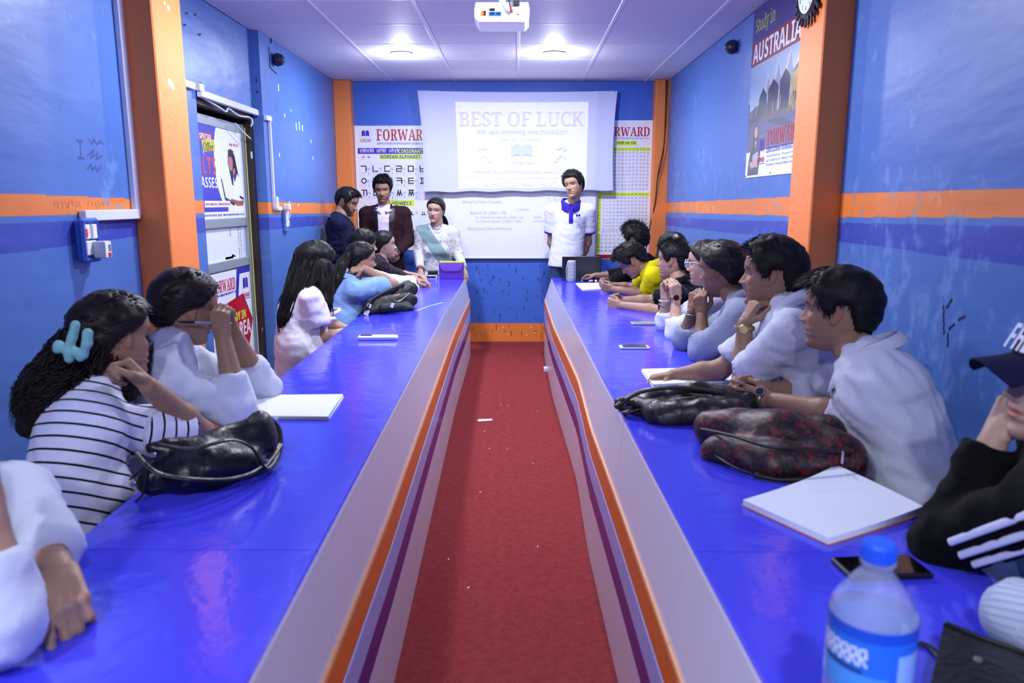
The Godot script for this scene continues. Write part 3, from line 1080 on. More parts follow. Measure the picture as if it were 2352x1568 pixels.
	var beam := func(key: String, c: Color, e: float) -> StandardMaterial3D:  # emission put into the cloth stands in for the projector's light
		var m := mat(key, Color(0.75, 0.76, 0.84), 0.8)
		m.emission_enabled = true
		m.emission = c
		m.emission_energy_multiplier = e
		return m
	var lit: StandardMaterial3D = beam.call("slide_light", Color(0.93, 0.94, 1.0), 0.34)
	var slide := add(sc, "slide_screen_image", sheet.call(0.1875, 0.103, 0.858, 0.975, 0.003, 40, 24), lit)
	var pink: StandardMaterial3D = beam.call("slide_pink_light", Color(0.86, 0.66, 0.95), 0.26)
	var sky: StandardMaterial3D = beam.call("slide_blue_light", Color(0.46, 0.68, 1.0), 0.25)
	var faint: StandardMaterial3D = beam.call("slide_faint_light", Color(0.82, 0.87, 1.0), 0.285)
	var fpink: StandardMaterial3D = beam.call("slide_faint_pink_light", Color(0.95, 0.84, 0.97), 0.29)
	var Z := 0.022
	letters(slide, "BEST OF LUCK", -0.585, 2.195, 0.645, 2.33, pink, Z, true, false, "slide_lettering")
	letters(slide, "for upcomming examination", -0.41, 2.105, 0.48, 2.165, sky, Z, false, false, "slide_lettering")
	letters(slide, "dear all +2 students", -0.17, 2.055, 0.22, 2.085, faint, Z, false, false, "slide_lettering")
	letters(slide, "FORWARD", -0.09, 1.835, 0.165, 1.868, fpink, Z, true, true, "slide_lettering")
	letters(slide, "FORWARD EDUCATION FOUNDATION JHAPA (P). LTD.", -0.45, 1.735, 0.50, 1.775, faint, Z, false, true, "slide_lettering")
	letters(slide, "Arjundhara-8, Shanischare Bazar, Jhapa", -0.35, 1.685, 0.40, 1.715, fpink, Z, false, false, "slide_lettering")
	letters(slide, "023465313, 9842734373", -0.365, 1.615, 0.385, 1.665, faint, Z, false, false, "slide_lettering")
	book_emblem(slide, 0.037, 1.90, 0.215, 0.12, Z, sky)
	for k in 70:
		var u := rng.randf_range(0.2, 0.85)
		var q := rng.randf()
		var p: Vector3 = at.call(u, 0.11 + 0.1 * q * q)
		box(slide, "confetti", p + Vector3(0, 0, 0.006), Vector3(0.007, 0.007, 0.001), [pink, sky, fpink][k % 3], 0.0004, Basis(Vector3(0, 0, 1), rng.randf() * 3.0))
	for s in [-1.0, 1.0]:
		for q in [[0.40, 2.0, 0.030], [0.36, 1.985, 0.024], [0.42, 1.97, 0.018], [0.38, 1.91, 0.02], [0.35, 1.885, 0.018], [0.33, 1.86, 0.022], [0.42, 1.89, 0.012]]:
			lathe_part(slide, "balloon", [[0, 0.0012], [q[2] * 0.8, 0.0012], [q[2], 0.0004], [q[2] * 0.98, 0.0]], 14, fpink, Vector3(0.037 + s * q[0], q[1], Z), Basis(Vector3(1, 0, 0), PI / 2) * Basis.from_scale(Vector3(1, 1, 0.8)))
	var a := AreaLight3D.new()
	a.name = "slide_light"
	a.area_size = Vector2(1.3, 0.84)
	a.light_color = Color(0.93, 0.94, 1.0)
	a.light_energy = 0.2
	a.shadow_enabled = true
	a.area_range = 10.0
	a.position = Vector3(0.04, 2.0, 0.04)
	a.rotation_degrees = Vector3(0, 180, 0)
	sc.add_child(a)

	for x in [-0.97, 0.955]:
		box(sc, "wall_hook", Vector3(x, 2.523, -0.05), Vector3(0.012, 0.012, 0.104), mat("dull_steel"), 0.002)

	# cables on the far column
	var cb := thing("black_cable", "thin black cable hanging down the corner column beside the syllable chart", "cable", "", V(0, 0, 7.66))
	var rub := mat("black_rubber", Color(0.03, 0.03, 0.035), 0.6)
	var pc1 := curve([Vector3(1.44, 2.62, -0.005), Vector3(1.44, 2.3, 0.012), Vector3(1.435, 2.0, 0.012), Vector3(1.39, 1.72, 0.0), Vector3(1.375, 1.45, -0.02), Vector3(1.335, 1.2, -0.05), Vector3(1.30, 0.95, -0.05)], 8)
	add(cb, "wire", tube(pc1, [0.005], 6), rub)
	add(cb, "wire", tube(curve([Vector3(1.45, 2.62, -0.005), Vector3(1.449, 2.2, 0.012), Vector3(1.43, 1.9, 0.012), Vector3(1.392, 1.7, 0.0), Vector3(1.38, 1.6, -0.01)], 8), [0.004], 6), rub)

	# ceiling projector
	var pr := thing("ceiling_projector", "white projector hung from the ceiling with sockets on its back", "projector", "", V(-0.09, 2.43, 4.32))
	var shell := mat("projector_shell", Color(0.88, 0.90, 0.92), 0.3)
	var sh := [[-0.148, 0.0], [-0.150, 0.045], [-0.142, 0.082], [0.142, 0.082], [0.150, 0.045], [0.148, 0.0], [0.125, -0.022], [-0.125, -0.022]]
	var bp := SurfaceTool.new()
	bp.begin(Mesh.PRIMITIVE_TRIANGLES)
	bp.set_smooth_group(-1)
	for k in sh.size():
		var p0 := Vector3(sh[k][0], sh[k][1], 0)
		var p1 := Vector3(sh[(k + 1) % sh.size()][0], sh[(k + 1) % sh.size()][1], 0)
		var dz := Vector3(0, 0, -0.22)
		var tuck := Vector3(0, 0, -0.012)
		for q in [p0, p1, p1 + dz, p0, p1 + dz, p0 + dz, p0, p1 * 0.95 - tuck, p1, p0, p0 * 0.95 - tuck, p1 * 0.95 - tuck, Vector3(0, 0.03, 0.012), p1 * 0.95 - tuck, p0 * 0.95 - tuck, Vector3(0, 0.03, -0.22), p0 + dz, p1 + dz]:
			bp.add_vertex(q)
	bp.generate_normals()
	add(pr, "shell", bp.commit(), shell)
	box(pr, "socket_plate", Vector3(0.0, 0.035, 0.013), Vector3(0.245, 0.062, 0.004), mat("socket_plate", Color(0.82, 0.85, 0.90), 0.4), 0.001)
	box(pr, "orange_socket", Vector3(-0.098, 0.022, 0.016), Vector3(0.028, 0.026, 0.006), mat("socket_orange", Color(0.90, 0.52, 0.14), 0.4), 0.001)
	for q in [[-0.091, 0.016], [-0.091, 0.028]]:
		lathe_part(pr, "round_plug", [[0, 0.008], [0.005, 0.008], [0.006, 0.0]], 10, rub, Vector3(q[0], q[1], 0.018), Basis(Vector3(1, 0, 0), PI / 2))
	box(pr, "blue_socket", Vector3(-0.035, 0.019, 0.016), Vector3(0.066, 0.022, 0.006), mat("socket_blue", Color(0.18, 0.38, 0.90), 0.4), 0.001)
	for x in [-0.051, -0.018]:
		box(pr, "port", Vector3(x, 0.019, 0.020), Vector3(0.022, 0.010, 0.004), rub, 0.002)
	box(pr, "port", Vector3(-0.051, 0.040, 0.018), Vector3(0.03, 0.012, 0.012), rub, 0.003)
	box(pr, "port", Vector3(0.086, 0.016, 0.016), Vector3(0.014, 0.005, 0.003), rub, 0.001)
	box(pr, "power_plug", Vector3(0.08, 0.070, 0.024), Vector3(0.033, 0.026, 0.026), rub, 0.003)
	box(pr, "ir_window", Vector3(0.035, -0.018, 0.004), Vector3(0.06, 0.006, 0.004), rub, 0.001)
	add(pr, "cable", tube(curve([Vector3(0.03, 0.19, -0.08), Vector3(0.035, 0.11, 0.05), Vector3(0.045, 0.05, 0.05), Vector3(0.053, 0.025, 0.03)], 6), [0.004, 0.004, 0.004, 0.004, 0.004, 0.004, 0.004, 0.004, 0.004, 0.004, 0.004, 0.004, 0.004, 0.004, 0.005, 0.007, 0.008, 0.009, 0.009], 8), rub)
	add(pr, "cable_grip", tube([Vector3(0.049, 0.045, 0.052), Vector3(0.053, 0.024, 0.032)], [0.006, 0.010], 10), mat("grip_red", Color(0.62, 0.25, 0.24), 0.5))
	lathe_part(pr, "ceiling_mount", [[0.0, 0.08], [0.02, 0.08], [0.02, 0.185], [0.06, 0.19], [0.06, 0.20], [0, 0.20]], 16, shell, Vector3(0, 0, -0.11))
	lathe_part(pr, "objective", [[0.0, 0.02], [0.025, 0.02], [0.03, 0.0]], 16, rub, Vector3(0.05, 0.035, -0.22), Basis(Vector3(1, 0, 0), -PI / 2))


func logo(parent: Node3D, x: float, y: float, w: float, h: float, z: float, red: Material, navy: Material) -> void:
	for q in [[x, y + h * 0.28, x + w, y + h * 0.29], [x, y + h, x + w, y + h * 1.01], [x, y + h * 0.28, x + w * 0.01, y + h], [x + w * 0.99, y + h * 0.28, x + w, y + h]]:
		patch(parent, "logo_frame", q[0], q[1], q[2], q[3], mat("print_pink", Color(0.85, 0.6, 0.65), 0.4), z)
	book_emblem(parent, x + w * 0.5, y + h * 0.42, w * 0.72, h * 0.5, z + 0.001, navy)
	letters(parent, "FORWARD", x, y + h * 0.07, x + w, y + h * 0.24, red, z, true)
	patch(parent, "logo_rule", x, y, x + w, y + h * 0.03, navy, z)


# ---------------------------------------------------------------- things on the side walls

func side_wall_things() -> void:
	var bL := Basis(Vector3(0, 0, -1), Vector3.UP, Vector3(1, 0, 0))
	var bR := Basis(Vector3(0, 0, 1), Vector3.UP, Vector3(-1, 0, 0))
	var red := mat("print_red")
	var navy := mat("print_navy")
	var lime := mat("print_lime")
	var white := mat("print_white")
	var pvc := mat("white_pvc", Color(0.84, 0.86, 0.92), 0.35)
	var alu := mat("door_aluminium", Color(0.62, 0.66, 0.68), 0.4, 0.35)
	var black := mat("black_plastic", Color(0.03, 0.03, 0.04), 0.45)

	# door: local x runs away from the camera, y up, z into the room
	var d := setting("door_1")
	d.transform = Transform3D(bL, V(-1.965, 0, 4.56))
	var dw := 0.945
	var panel := mat("door_panel", Color(0.90, 0.92, 0.96), 0.25)
	box(d, "panel", Vector3(dw / 2, 1.0, -0.012), Vector3(dw - 0.02, 1.95, 0.012), panel)
	for x in [0.025, dw - 0.025]:
		box(d, "stile", Vector3(x, 1.0, 0.0), Vector3(0.05, 1.98, 0.04), alu)
	for y in [0.06, 1.035, 1.315, 1.955]:
		box(d, "rail", Vector3(dw / 2, y, 0.0), Vector3(dw - 0.05, 0.06, 0.036), alu)
	var yel := mat("yellow_strip", Color(0.86, 0.87, 0.42), 0.5)
	box(d, "yellow_edge", Vector3(dw - 0.005, 1.30, 0.026), Vector3(0.03, 1.34, 0.008), yel, 0.002)
	box(d, "white_edge", Vector3(dw - 0.005, 0.33, 0.026), Vector3(0.03, 0.6, 0.008), pvc, 0.002)
	letters(d, "ALUMINIUM COMPOSITE PANEL", 0.80, 0.0, 0.0, 0.0, mat("print_grey", Color(0.5, 0.53, 0.6), 0.5), 0.0).queue_free()
	for q in [["COMPOSITE PANEL", 0.79], ["ISO9001:2008", 0.75], ["2008", 0.60]]:
		var holder := Node3D.new()
		holder.name = "panel_print"
		holder.transform = Transform3D(Basis(Vector3(0, -1, 0), Vector3(1, 0, 0), Vector3(0, 0, 1)), Vector3(q[1], 1.28, -0.006))
		d.add_child(holder, true)
		letters(holder, q[0], 0.0, 0.0, 0.22 if q[1] > 0.7 else 0.06, 0.022, mat("print_grey", Color(0.5, 0.53, 0.6), 0.5), 0.0, false, false)
	var arrow := SurfaceTool.new()
	arrow.begin(Mesh.PRIMITIVE_TRIANGLES)
	for q in [Vector3(0.50, 1.085, -0.005), Vector3(0.50, 1.07, -0.005), Vector3(0.64, 1.085, -0.005), Vector3(0.50, 1.07, -0.005), Vector3(0.64, 1.07, -0.005), Vector3(0.64, 1.085, -0.005), Vector3(0.62, 1.10, -0.005), Vector3(0.62, 1.08, -0.005), Vector3(0.70, 1.078, -0.005)]:
		arrow.set_normal(Vector3(0, 0, 1))
		arrow.add_vertex(q)
	add(d, "arrow_print", arrow.commit(), navy)
	var fr := setting("trim_1")
	var brown := mat("brown_frame", Color(0.17, 0.115, 0.12), 0.5)
	box(fr, "door_post", V(-1.945, 1.04, 5.515), Vector3(0.10, 2.08, 0.05), brown)
	box(fr, "door_head", V(-1.945, 2.055, 5.05), Vector3(0.10, 0.07, 0.98), brown)
	box(fr, "hinge", V(-1.90, 1.78, 5.487), Vector3(0.012, 0.05, 0.012), pvc)
	box(fr, "bolt", V(-1.90, 0.52, 5.487), Vector3(0.012, 0.03, 0.012), mat("dull_steel"))

	# posters on the door
	var up := Image.create(560, 400, false, Image.FORMAT_RGBA8)
	up.fill(Color(0.20, 0.20, 0.72))
	disc(up, Vector2(330, 150), 130, 200, Color(0.92, 0.93, 0.97))
	up.fill_rect(Rect2i(330, 0, 230, 370), Color(0.92, 0.93, 0.97))
	up.fill_rect(Rect2i(0, 370, 560, 30), Color(0.92, 0.93, 0.97))
	disc(up, Vector2(30, 22), 20, 40, Color(0.92, 0.93, 0.97))
	poly(up, [Vector2(52, 42), Vector2(190, 30), Vector2(192, 62), Vector2(54, 72)], Color(0.66, 0.10, 0.15))
	poly(up, [Vector2(74, 70), Vector2(216, 58), Vector2(216, 110), Vector2(76, 118), Vector2(96, 132), Vector2(88, 118)], Color(0.80, 0.78, 0.13))
	# student with laptop
	poly(up, [Vector2(360, 150), Vector2(372, 96), Vector2(412, 84), Vector2(452, 112), Vector2(486, 200), Vector2(520, 270), Vector2(500, 330), Vector2(440, 250), Vector2(400, 250)], Color(0.10, 0.07, 0.10))
	disc(up, Vector2(396, 146), 28, 40, Color(0.74, 0.48, 0.42))
	poly(up, [Vector2(376, 88), Vector2(440, 92), Vector2(432, 140), Vector2(402, 118), Vector2(368, 128)], Color(0.10, 0.07, 0.10))
	poly(up, [Vector2(416, 176), Vector2(450, 170), Vector2(456, 214), Vector2(420, 226)], Color(0.70, 0.45, 0.39))
	poly(up, [Vector2(420, 208), Vector2(470, 196), Vector2(526, 236), Vector2(540, 310), Vector2(536, 370), Vector2(420, 370), Vector2(408, 300)], Color(0.95, 0.95, 0.98))
	poly(up, [Vector2(420, 210), Vector2(452, 186), Vector2(468, 200), Vector2(436, 236)], Color(0.24, 0.19, 0.62))
	poly(up, [Vector2(490, 296), Vector2(540, 306), Vector2(540, 318), Vector2(488, 308)], Color(0.24, 0.19, 0.62))
	poly(up, [Vector2(372, 312), Vector2(480, 322), Vector2(540, 318), Vector2(530, 344), Vector2(450, 346), Vector2(372, 326)], Color(0.64, 0.40, 0.33))
	poly(up, [Vector2(262, 222), Vector2(276, 226), Vector2(308, 306), Vector2(420, 330), Vector2(410, 346), Vector2(296, 318)], Color(0.22, 0.21, 0.24))
	up.fill_rect(Rect2i(60, 322, 300, 28), Color(0.93, 0.94, 0.97))
	var p1 := thing("class_poster", "blue language-class poster with a student and laptop on the upper door", "poster", "", V(-1.953, 1.345, 4.65), bL)
	add(p1, "sheet", sheet_mesh(0.795, 0.585), textured("class_print", up, 0.25))
	letters(p1, "SPECIAL", 0.08, 0.49, 0.265, 0.525, white, 0.002)
	letters(p1, "Offer", 0.13, 0.42, 0.285, 0.475, mat("print_ink"), 0.002, true, false)
	letters(p1, "IELTS", -0.04, 0.28, 0.30, 0.385, mat("print_coral", Color(0.80, 0.28, 0.24), 0.4), 0.002)
	letters(p1, "CLASSES", -0.05, 0.195, 0.31, 0.26, white, 0.002)
	letters(p1, "idp IELTS", 0.56, 0.475, 0.72, 0.50, red, 0.002)
	letters(p1, "023-465313, 9842734373", 0.10, 0.083, 0.50, 0.10, red, 0.002)
	letters(p1, "Shanischare Bazar, Jhapa   www.forwardeducation.com.np", 0.04, 0.012, 0.76, 0.032, navy, 0.002, false, false)
	var low := Image.create(500, 560, false, Image.FORMAT_RGBA8)
	low.fill(Color(0.92, 0.93, 0.97))
	poly(low, [Vector2(340, 0), Vector2(500, 0), Vector2(500, 30), Vector2(372, 30), Vector2(330, 200), Vector2(300, 200)], Color(0.22, 0.19, 0.66))
	poly(low, [Vector2(180, 170), Vector2(400, 140), Vector2(500, 300), Vector2(430, 460), Vector2(180, 480)], Color(0.72, 0.08, 0.12))
	var p2 := thing("study_poster", "white and red study-abroad poster on the lower door", "poster", "", V(-1.953, 0.28, 4.65), bL)
	add(p2, "sheet", sheet_mesh(0.795, 0.715), textured("study_print", low, 0.25))
	letters(p2, "FORWARD", 0.12, 0.585, 0.50, 0.665, red, 0.002, true)
	letters(p2, "EDUCATION FOUNDATION JHAPA PVT. LTD.", 0.08, 0.555, 0.51, 0.575, navy, 0.002)
	letters(p2, "STUDY IN", 0.32, 0.36, 0.66, 0.42, lime, 0.002)
	letters(p2, "KOREA", 0.36, 0.24, 0.74, 0.345, white, 0.002)
	logo(p2, 0.62, 0.49, 0.14, 0.17, 0.002, red, navy)

	# white trunking
	var run := func(label: String, pieces: Array) -> void:
		var t := thing("cable_trunking", label, "cable trunking", "white cable trunking")
		for q in pieces:
			box(t, "duct", q[0], q[1], pvc, 0.003, q[2] if q.size() > 2 else Basis.IDENTITY)
	run.call("white trunking running down beside the near column and over the switch box", [[V(WEST + 0.013, 2.0, 3.595), Vector3(0.026, 1.22, 0.05)], [V(WEST + 0.016, 1.395, 3.365), Vector3(0.03, 0.045, 0.46)]])
	run.call("white trunking across the top of the door", [[V(-1.868, 2.105, 4.24), Vector3(0.025, 0.04, 0.52)], [V(-1.862, 2.075, 5.05), Vector3(0.035, 0.04, 0.98)], [V(WEST + 0.012, 2.045, 5.61), Vector3(0.024, 0.035, 0.12)]])
	run.call("thin white trunking dropping from the door head to the far socket", [[V(WEST + 0.010, 1.74, 5.645), Vector3(0.02, 0.66, 0.025)], [V(WEST + 0.016, 1.445, 5.665), Vector3(0.032, 0.09, 0.06)], [V(WEST + 0.010, 1.403, 5.73), Vector3(0.02, 0.03, 0.17)]])
	var wire := thing("door_wire", "loose pale wire sagging along the underside of the door trunking", "cable", "")
	add(wire, "wire", tube(curve([V(-1.87, 2.06, 4.60), V(-1.87, 2.035, 4.85), V(-1.87, 2.02, 4.98), V(-1.87, 2.045, 5.02), V(-1.87, 2.02, 5.2), V(-1.868, 2.03, 5.40), V(-1.86, 2.005, 5.43), V(-1.865, 1.97, 5.41)], 5), [0.006], 6), pvc)
	add(wire, "wire_end", tube(curve([V(-1.90, 1.97, 5.2), V(-1.895, 1.93, 5.32), V(-1.89, 1.89, 5.46)], 5), [0.005], 6), pvc)
	add(wire, "junction_cap", chamfer_box(Vector3(0.03, 0.045, 0.06), 0.004), mat("cream_plastic", Color(0.80, 0.82, 0.76), 0.5), V(-1.865, 2.11, 4.58))

	# switch box with plug adapter
	var sb := thing("switch_box", "blue wall box with white switches and a plugged-in adapter under the trunking", "switch box", "", V(WEST, 1.295, 3.14), bL)
	var bluep := mat("switch_blue", Color(0.19, 0.33, 0.70), 0.5)
	box(sb, "back_box", Vector3(0, 0, 0.018), Vector3(0.115, 0.175, 0.036), bluep, 0.012)
	for q in [[0, 0.080, 0.125, 0.022], [0, -0.080, 0.125, 0.022]]:
		box(sb, "rim", Vector3(q[0], q[1], 0.036), Vector3(q[2], q[3], 0.022), bluep, 0.009)
	for x in [-0.053, 0.053]:
		box(sb, "rim", Vector3(x, 0, 0.036), Vector3(0.022, 0.18, 0.022), bluep, 0.009)
	var sw := mat("switch_white", Color(0.90, 0.90, 0.90), 0.35)
	box(sb, "rocker", Vector3(-0.024, 0.035, 0.040), Vector3(0.036, 0.06, 0.012), sw)
	box(sb, "rocker", Vector3(0.022, 0.035, 0.042), Vector3(0.042, 0.06, 0.014), sw, 0.003, Basis(Vector3(0, 1, 0), 0.15))
	var rl := mat("neon_red_indicator", Color(0.85, 0.12, 0.13), 0.3)
	rl.emission_enabled = true
	rl.emission = Color(1.0, 0.12, 0.12)
	rl.emission_energy_multiplier = 0.35
	box(sb, "neon_indicator", Vector3(-0.036, 0.030, 0.047), Vector3(0.009, 0.035, 0.004), rl, 0.002)
	box(sb, "socket", Vector3(-0.006, -0.032, 0.040), Vector3(0.076, 0.06, 0.012), sw)
	var ad := box(sb, "plug_adapter", Vector3(0.022, -0.040, 0.070), Vector3(0.05, 0.07, 0.05), mat("adapter_grey", Color(0.74, 0.77, 0.82), 0.4), 0.004)
	box(ad, "adapter_face", Vector3(0, 0, 0.026), Vector3(0.046, 0.066, 0.004), sw, 0.001)
	box(ad, "red_patch", Vector3(0.006, -0.022, 0.0285), Vector3(0.024, 0.018, 0.001), red, 0.0003)
	letters(ad, "HSM", 0.0, -0.008, 0.018, 0.02, mat("print_grey"), 0.028)
	var s2 := thing("wall_socket", "small white socket with a plug beneath the far trunking", "socket", "", V(WEST, 1.325, 5.90), bL)
	box(s2, "back_box", Vector3(0, -0.02, 0.012), Vector3(0.085, 0.16, 0.024), mat("socket_blue_box", Color(0.30, 0.48, 0.78), 0.5), 0.005)
	box(s2, "plate", Vector3(0, -0.005, 0.026), Vector3(0.07, 0.12, 0.008), sw, 0.003)
	for y in [-0.04, 0.02]:
		box(s2, "rocker", Vector3(0.01, y, 0.032), Vector3(0.02, 0.04, 0.008), pvc, 0.002)
	box(s2, "plug", Vector3(-0.02, 0.088, 0.035), Vector3(0.06, 0.05, 0.05), sw, 0.008)
	add(s2, "plug_cord", tube(curve([Vector3(-0.02, 0.07, 0.06), Vector3(-0.015, 0.03, 0.055), Vector3(-0.01, -0.01, 0.04)], 4), [0.004], 6), pvc)

	# round black wall speakers
	var dome := [[0.0, 0.085], [0.018, 0.082], [0.034, 0.070], [0.045, 0.050], [0.048, 0.028], [0.042, 0.010], [0.03, 0.0], [0.0, 0.0]]
	var hl := thing("dome_camera", "small dark dome on the door-side wall with a thin wire square", "wall dome", "dark wall domes", V(WEST, 2.49, 5.85), bL)
	lathe_part(hl, "dome", dome, 20, mat("dome_dark", Color(0.10, 0.12, 0.22), 0.35), Vector3.ZERO, Basis(Vector3(1, 0, 0), PI / 2))
	add(hl, "wire_square", tube([Vector3(-0.04, 0.16, 0.004), Vector3(-0.04, 0.11, 0.004)], [0.004], 6), black)
	add(hl, "wire_square", tube([Vector3(-0.10, 0.07, 0.004), Vector3(-0.10, -0.07, 0.004), Vector3(0.04, -0.09, 0.004)], [0.003], 6), black)
	var hr := thing("dome_camera", "small dark dome high on the wall beside the picture poster", "wall dome", "dark wall domes", V(EAST, 2.49, 5.41), bR)
	lathe_part(hr, "dome", dome, 20, mat("dome_dark"), Vector3.ZERO, Basis(Vector3(1, 0, 0), PI / 2))

	# picture poster on the right wall: local x runs towards the camera
	var ap := Image.create(480, 780, false, Image.FORMAT_RGBA8)
	ap.fill(Color(0.60, 0.68, 0.78))
	ap.fill_rect(Rect2i(0, 0, 480, 160), Color(0.22, 0.18, 0.46))
	disc(ap, Vector2(520, 40), 170, 130, Color(0.58, 0.56, 0.55))
	poly(ap, [Vector2(0, 150), Vector2(480, 150), Vector2(480, 260), Vector2(0, 260)], Color(0.50, 0.16, 0.17))
	for s in [[120, 330, 210, 420], [190, 290, 300, 420], [270, 270, 400, 430], [360, 260, 480, 440]]:
		poly(ap, [Vector2(s[0], s[3]), Vector2((s[0] + s[2]) * 0.52, s[1] - 10), Vector2(s[2] + 20, s[3])], Color(0.72, 0.72, 0.76))
		poly(ap, [Vector2(s[0] + 40, s[3]), Vector2((s[0] + s[2]) * 0.53, s[1] + 10), Vector2(s[2], s[3])], Color(0.55, 0.56, 0.64))
	for s in [[100, 420, 170, 520], [180, 400, 270, 520], [280, 380, 360, 510], [370, 370, 480, 520]]:
		poly(ap, [Vector2(s[0], s[3]), Vector2(s[0], s[1]), Vector2((s[0] + s[2]) / 2.0, s[1] - 36), Vector2(s[2], s[1]), Vector2(s[2], s[3])], Color(0.66, 0.58, 0.30) if s[0] % 4 else Color(0.22, 0.20, 0.26))
		poly(ap, [Vector2(s[0], s[1]), Vector2((s[0] + s[2]) / 2.0, s[1] - 40), Vector2(s[2], s[1]), Vector2((s[0] + s[2]) / 2.0, s[1] - 10)], Color(0.14, 0.13, 0.20))
	ap.fill_rect(Rect2i(0, 500, 480, 24), Color(0.36, 0.29, 0.18))
	for k in 34:
		var x := rng.randi_range(0, 470)
		ap.fill_rect(Rect2i(x, rng.randi_range(440, 486), rng.randi_range(5, 12), 50), [Color(0.10, 0.10, 0.15), Color(0.55, 0.48, 0.26), Color(0.18, 0.17, 0.22)][k % 3])
	for k in 9:
		ap.fill_rect(Rect2i(k * 13, 430 + (k * 37) % 40, 10, 90), Color(0.13, 0.15, 0.18))
	ap.fill_rect(Rect2i(0, 524, 480, 136), Color(0.27, 0.27, 0.42))
	for k in 260:
		ap.fill_rect(Rect2i(rng.randi_range(0, 470), rng.randi_range(524, 658), rng.randi_range(6, 18), 2), [Color(0.35, 0.33, 0.46), Color(0.42, 0.36, 0.36), Color(0.20, 0.20, 0.34)][k % 3])
	poly(ap, [Vector2(170, 530), Vector2(330, 540), Vector2(480, 620), Vector2(480, 660), Vector2(400, 600), Vector2(250, 556)], Color(0.16, 0.15, 0.20))
	ap.fill_rect(Rect2i(0, 660, 480, 120), Color(0.90, 0.91, 0.95))
	poly(ap, [Vector2(62, 570), Vector2(72, 540), Vector2(96, 536), Vector2(112, 560), Vector2(122, 660), Vector2(60, 660)], Color(0.10, 0.07, 0.09))
	disc(ap, Vector2(88, 572), 17, 27, Color(0.76, 0.58, 0.50))
	poly(ap, [Vector2(40, 660), Vector2(70, 622), Vector2(112, 622), Vector2(140, 670), Vector2(128, 770), Vector2(20, 770), Vector2(26, 710)], Color(0.09, 0.09, 0.11))
	poly(ap, [Vector2(80, 610), Vector2(98, 610), Vector2(92, 650)], Color(0.74, 0.56, 0.48))
	poly(ap, [Vector2(66, 676), Vector2(120, 660), Vector2(114, 730), Vector2(66, 736)], Color(0.60, 0.66, 0.90))
	poly(ap, [Vector2(38, 720), Vector2(120, 680), Vector2(130, 700), Vector2(56, 740)], Color(0.76, 0.58, 0.50))
	poly(ap, [Vector2(40, 704), Vector2(116, 718), Vector2(118, 736), Vector2(40, 724)], Color(0.76, 0.58, 0.50))
	var p3 := thing("picture_poster", "tall study poster with a harbour picture half behind the right-hand column", "poster", "", V(EAST - 0.003, 1.605, 5.04), bR)
	add(p3, "sheet", sheet_mesh(0.98, 1.025), textured("picture_print", ap, 0.2, 0.5))
	letters(p3, "Study in", 0.06, 0.855, 0.42, 0.965, mat("print_olive", Color(0.72, 0.72, 0.22), 0.4), 0.002, true, false)
	letters(p3, "AUSTRALIA", 0.035, 0.70, 0.86, 0.81, white, 0.002)
	letters(p3, "FORWARD", 0.40, 0.175, 0.92, 0.265, red, 0.002, true)
	letters(p3, "EDUCATION FOUNDATION", 0.40, 0.135, 0.92, 0.165, navy, 0.002, true)
	letters(p3, "Arjundhara, Shanischare", 0.41, 0.105, 0.92, 0.122, mat("print_grey"), 0.002, false, false)
	letters(p3, "023-465313, 9842734373", 0.41, 0.08, 0.92, 0.096, mat("print_grey"), 0.002, false, false)
	letters(p3, "forward.computer@gmail.com", 0.41, 0.055, 0.92, 0.072, mat("print_grey"), 0.002, false, false)
	logo(p3, 0.24, 0.075, 0.13, 0.165, 0.002, red, navy)
	for q in [[0.01, 0.01], [0.5, 0.015], [0.01, 0.5]]:
		lathe_part(p3, "pin", [[0, 0.004], [0.005, 0.003], [0.006, 0.0]], 8, mat("dull_steel"), Vector3(q[0], q[1], 0.002), Basis(Vector3(1, 0, 0), PI / 2))

	# wall clock on the column
	var ck := thing("wall_clock", "round clock with a dark frilled surround at the top of the column", "wall clock", "", V(1.358, 2.425, 3.72), bR)
	lathe_part(ck, "case", [[0.0, 0.0], [0.13, 0.0], [0.135, 0.018], [0.118, 0.030], [0.112, 0.022], [0.0, 0.022]], 40, mat("clock_case", Color(0.16, 0.13, 0.16), 0.35), Vector3.ZERO, Basis(Vector3(1, 0, 0), PI / 2))
	lathe_part(ck, "dial", [[0.0, 0.024], [0.112, 0.024], [0.112, 0.022]], 32, mat("clock_dial", Color(0.86, 0.90, 0.90), 0.3), Vector3.ZERO, Basis(Vector3(1, 0, 0), PI / 2))
	for k in 26:
		var a := TAU * k / 26
		box(ck, "frill", Vector3(cos(a) * 0.147, sin(a) * 0.147, 0.014), Vector3(0.045 + 0.008 * (k % 2), 0.024, 0.012), mat("clock_frill_%d" % (k % 2), [Color(0.15, 0.12, 0.15), Color(0.24, 0.20, 0.24)][k % 2], 0.3), 0.003, Basis(Vector3(0, 0, 1), a) * Basis(Vector3(1, 0, 0), 0.4))
	for k in 12:
		var a := TAU * k / 12
		letters(ck, str(12 if k == 0 else k), sin(a) * 0.09 - 0.008, cos(a) * 0.09 - 0.009, sin(a) * 0.09 + 0.008, cos(a) * 0.09 + 0.009, mat("print_grey"), 0.024, false, true, "numeral")
	box(ck, "hour_hand", Vector3(0.018, 0.015, 0.027), Vector3(0.055, 0.007, 0.002), black, 0.0008, Basis(Vector3(0, 0, 1), 0.7))
	box(ck, "minute_hand", Vector3(-0.025, 0.03, 0.029), Vector3(0.085, 0.005, 0.002), black, 0.0008, Basis(Vector3(0, 0, 1), 2.25))


# ---------------------------------------------------------------- things on the tables and the floor

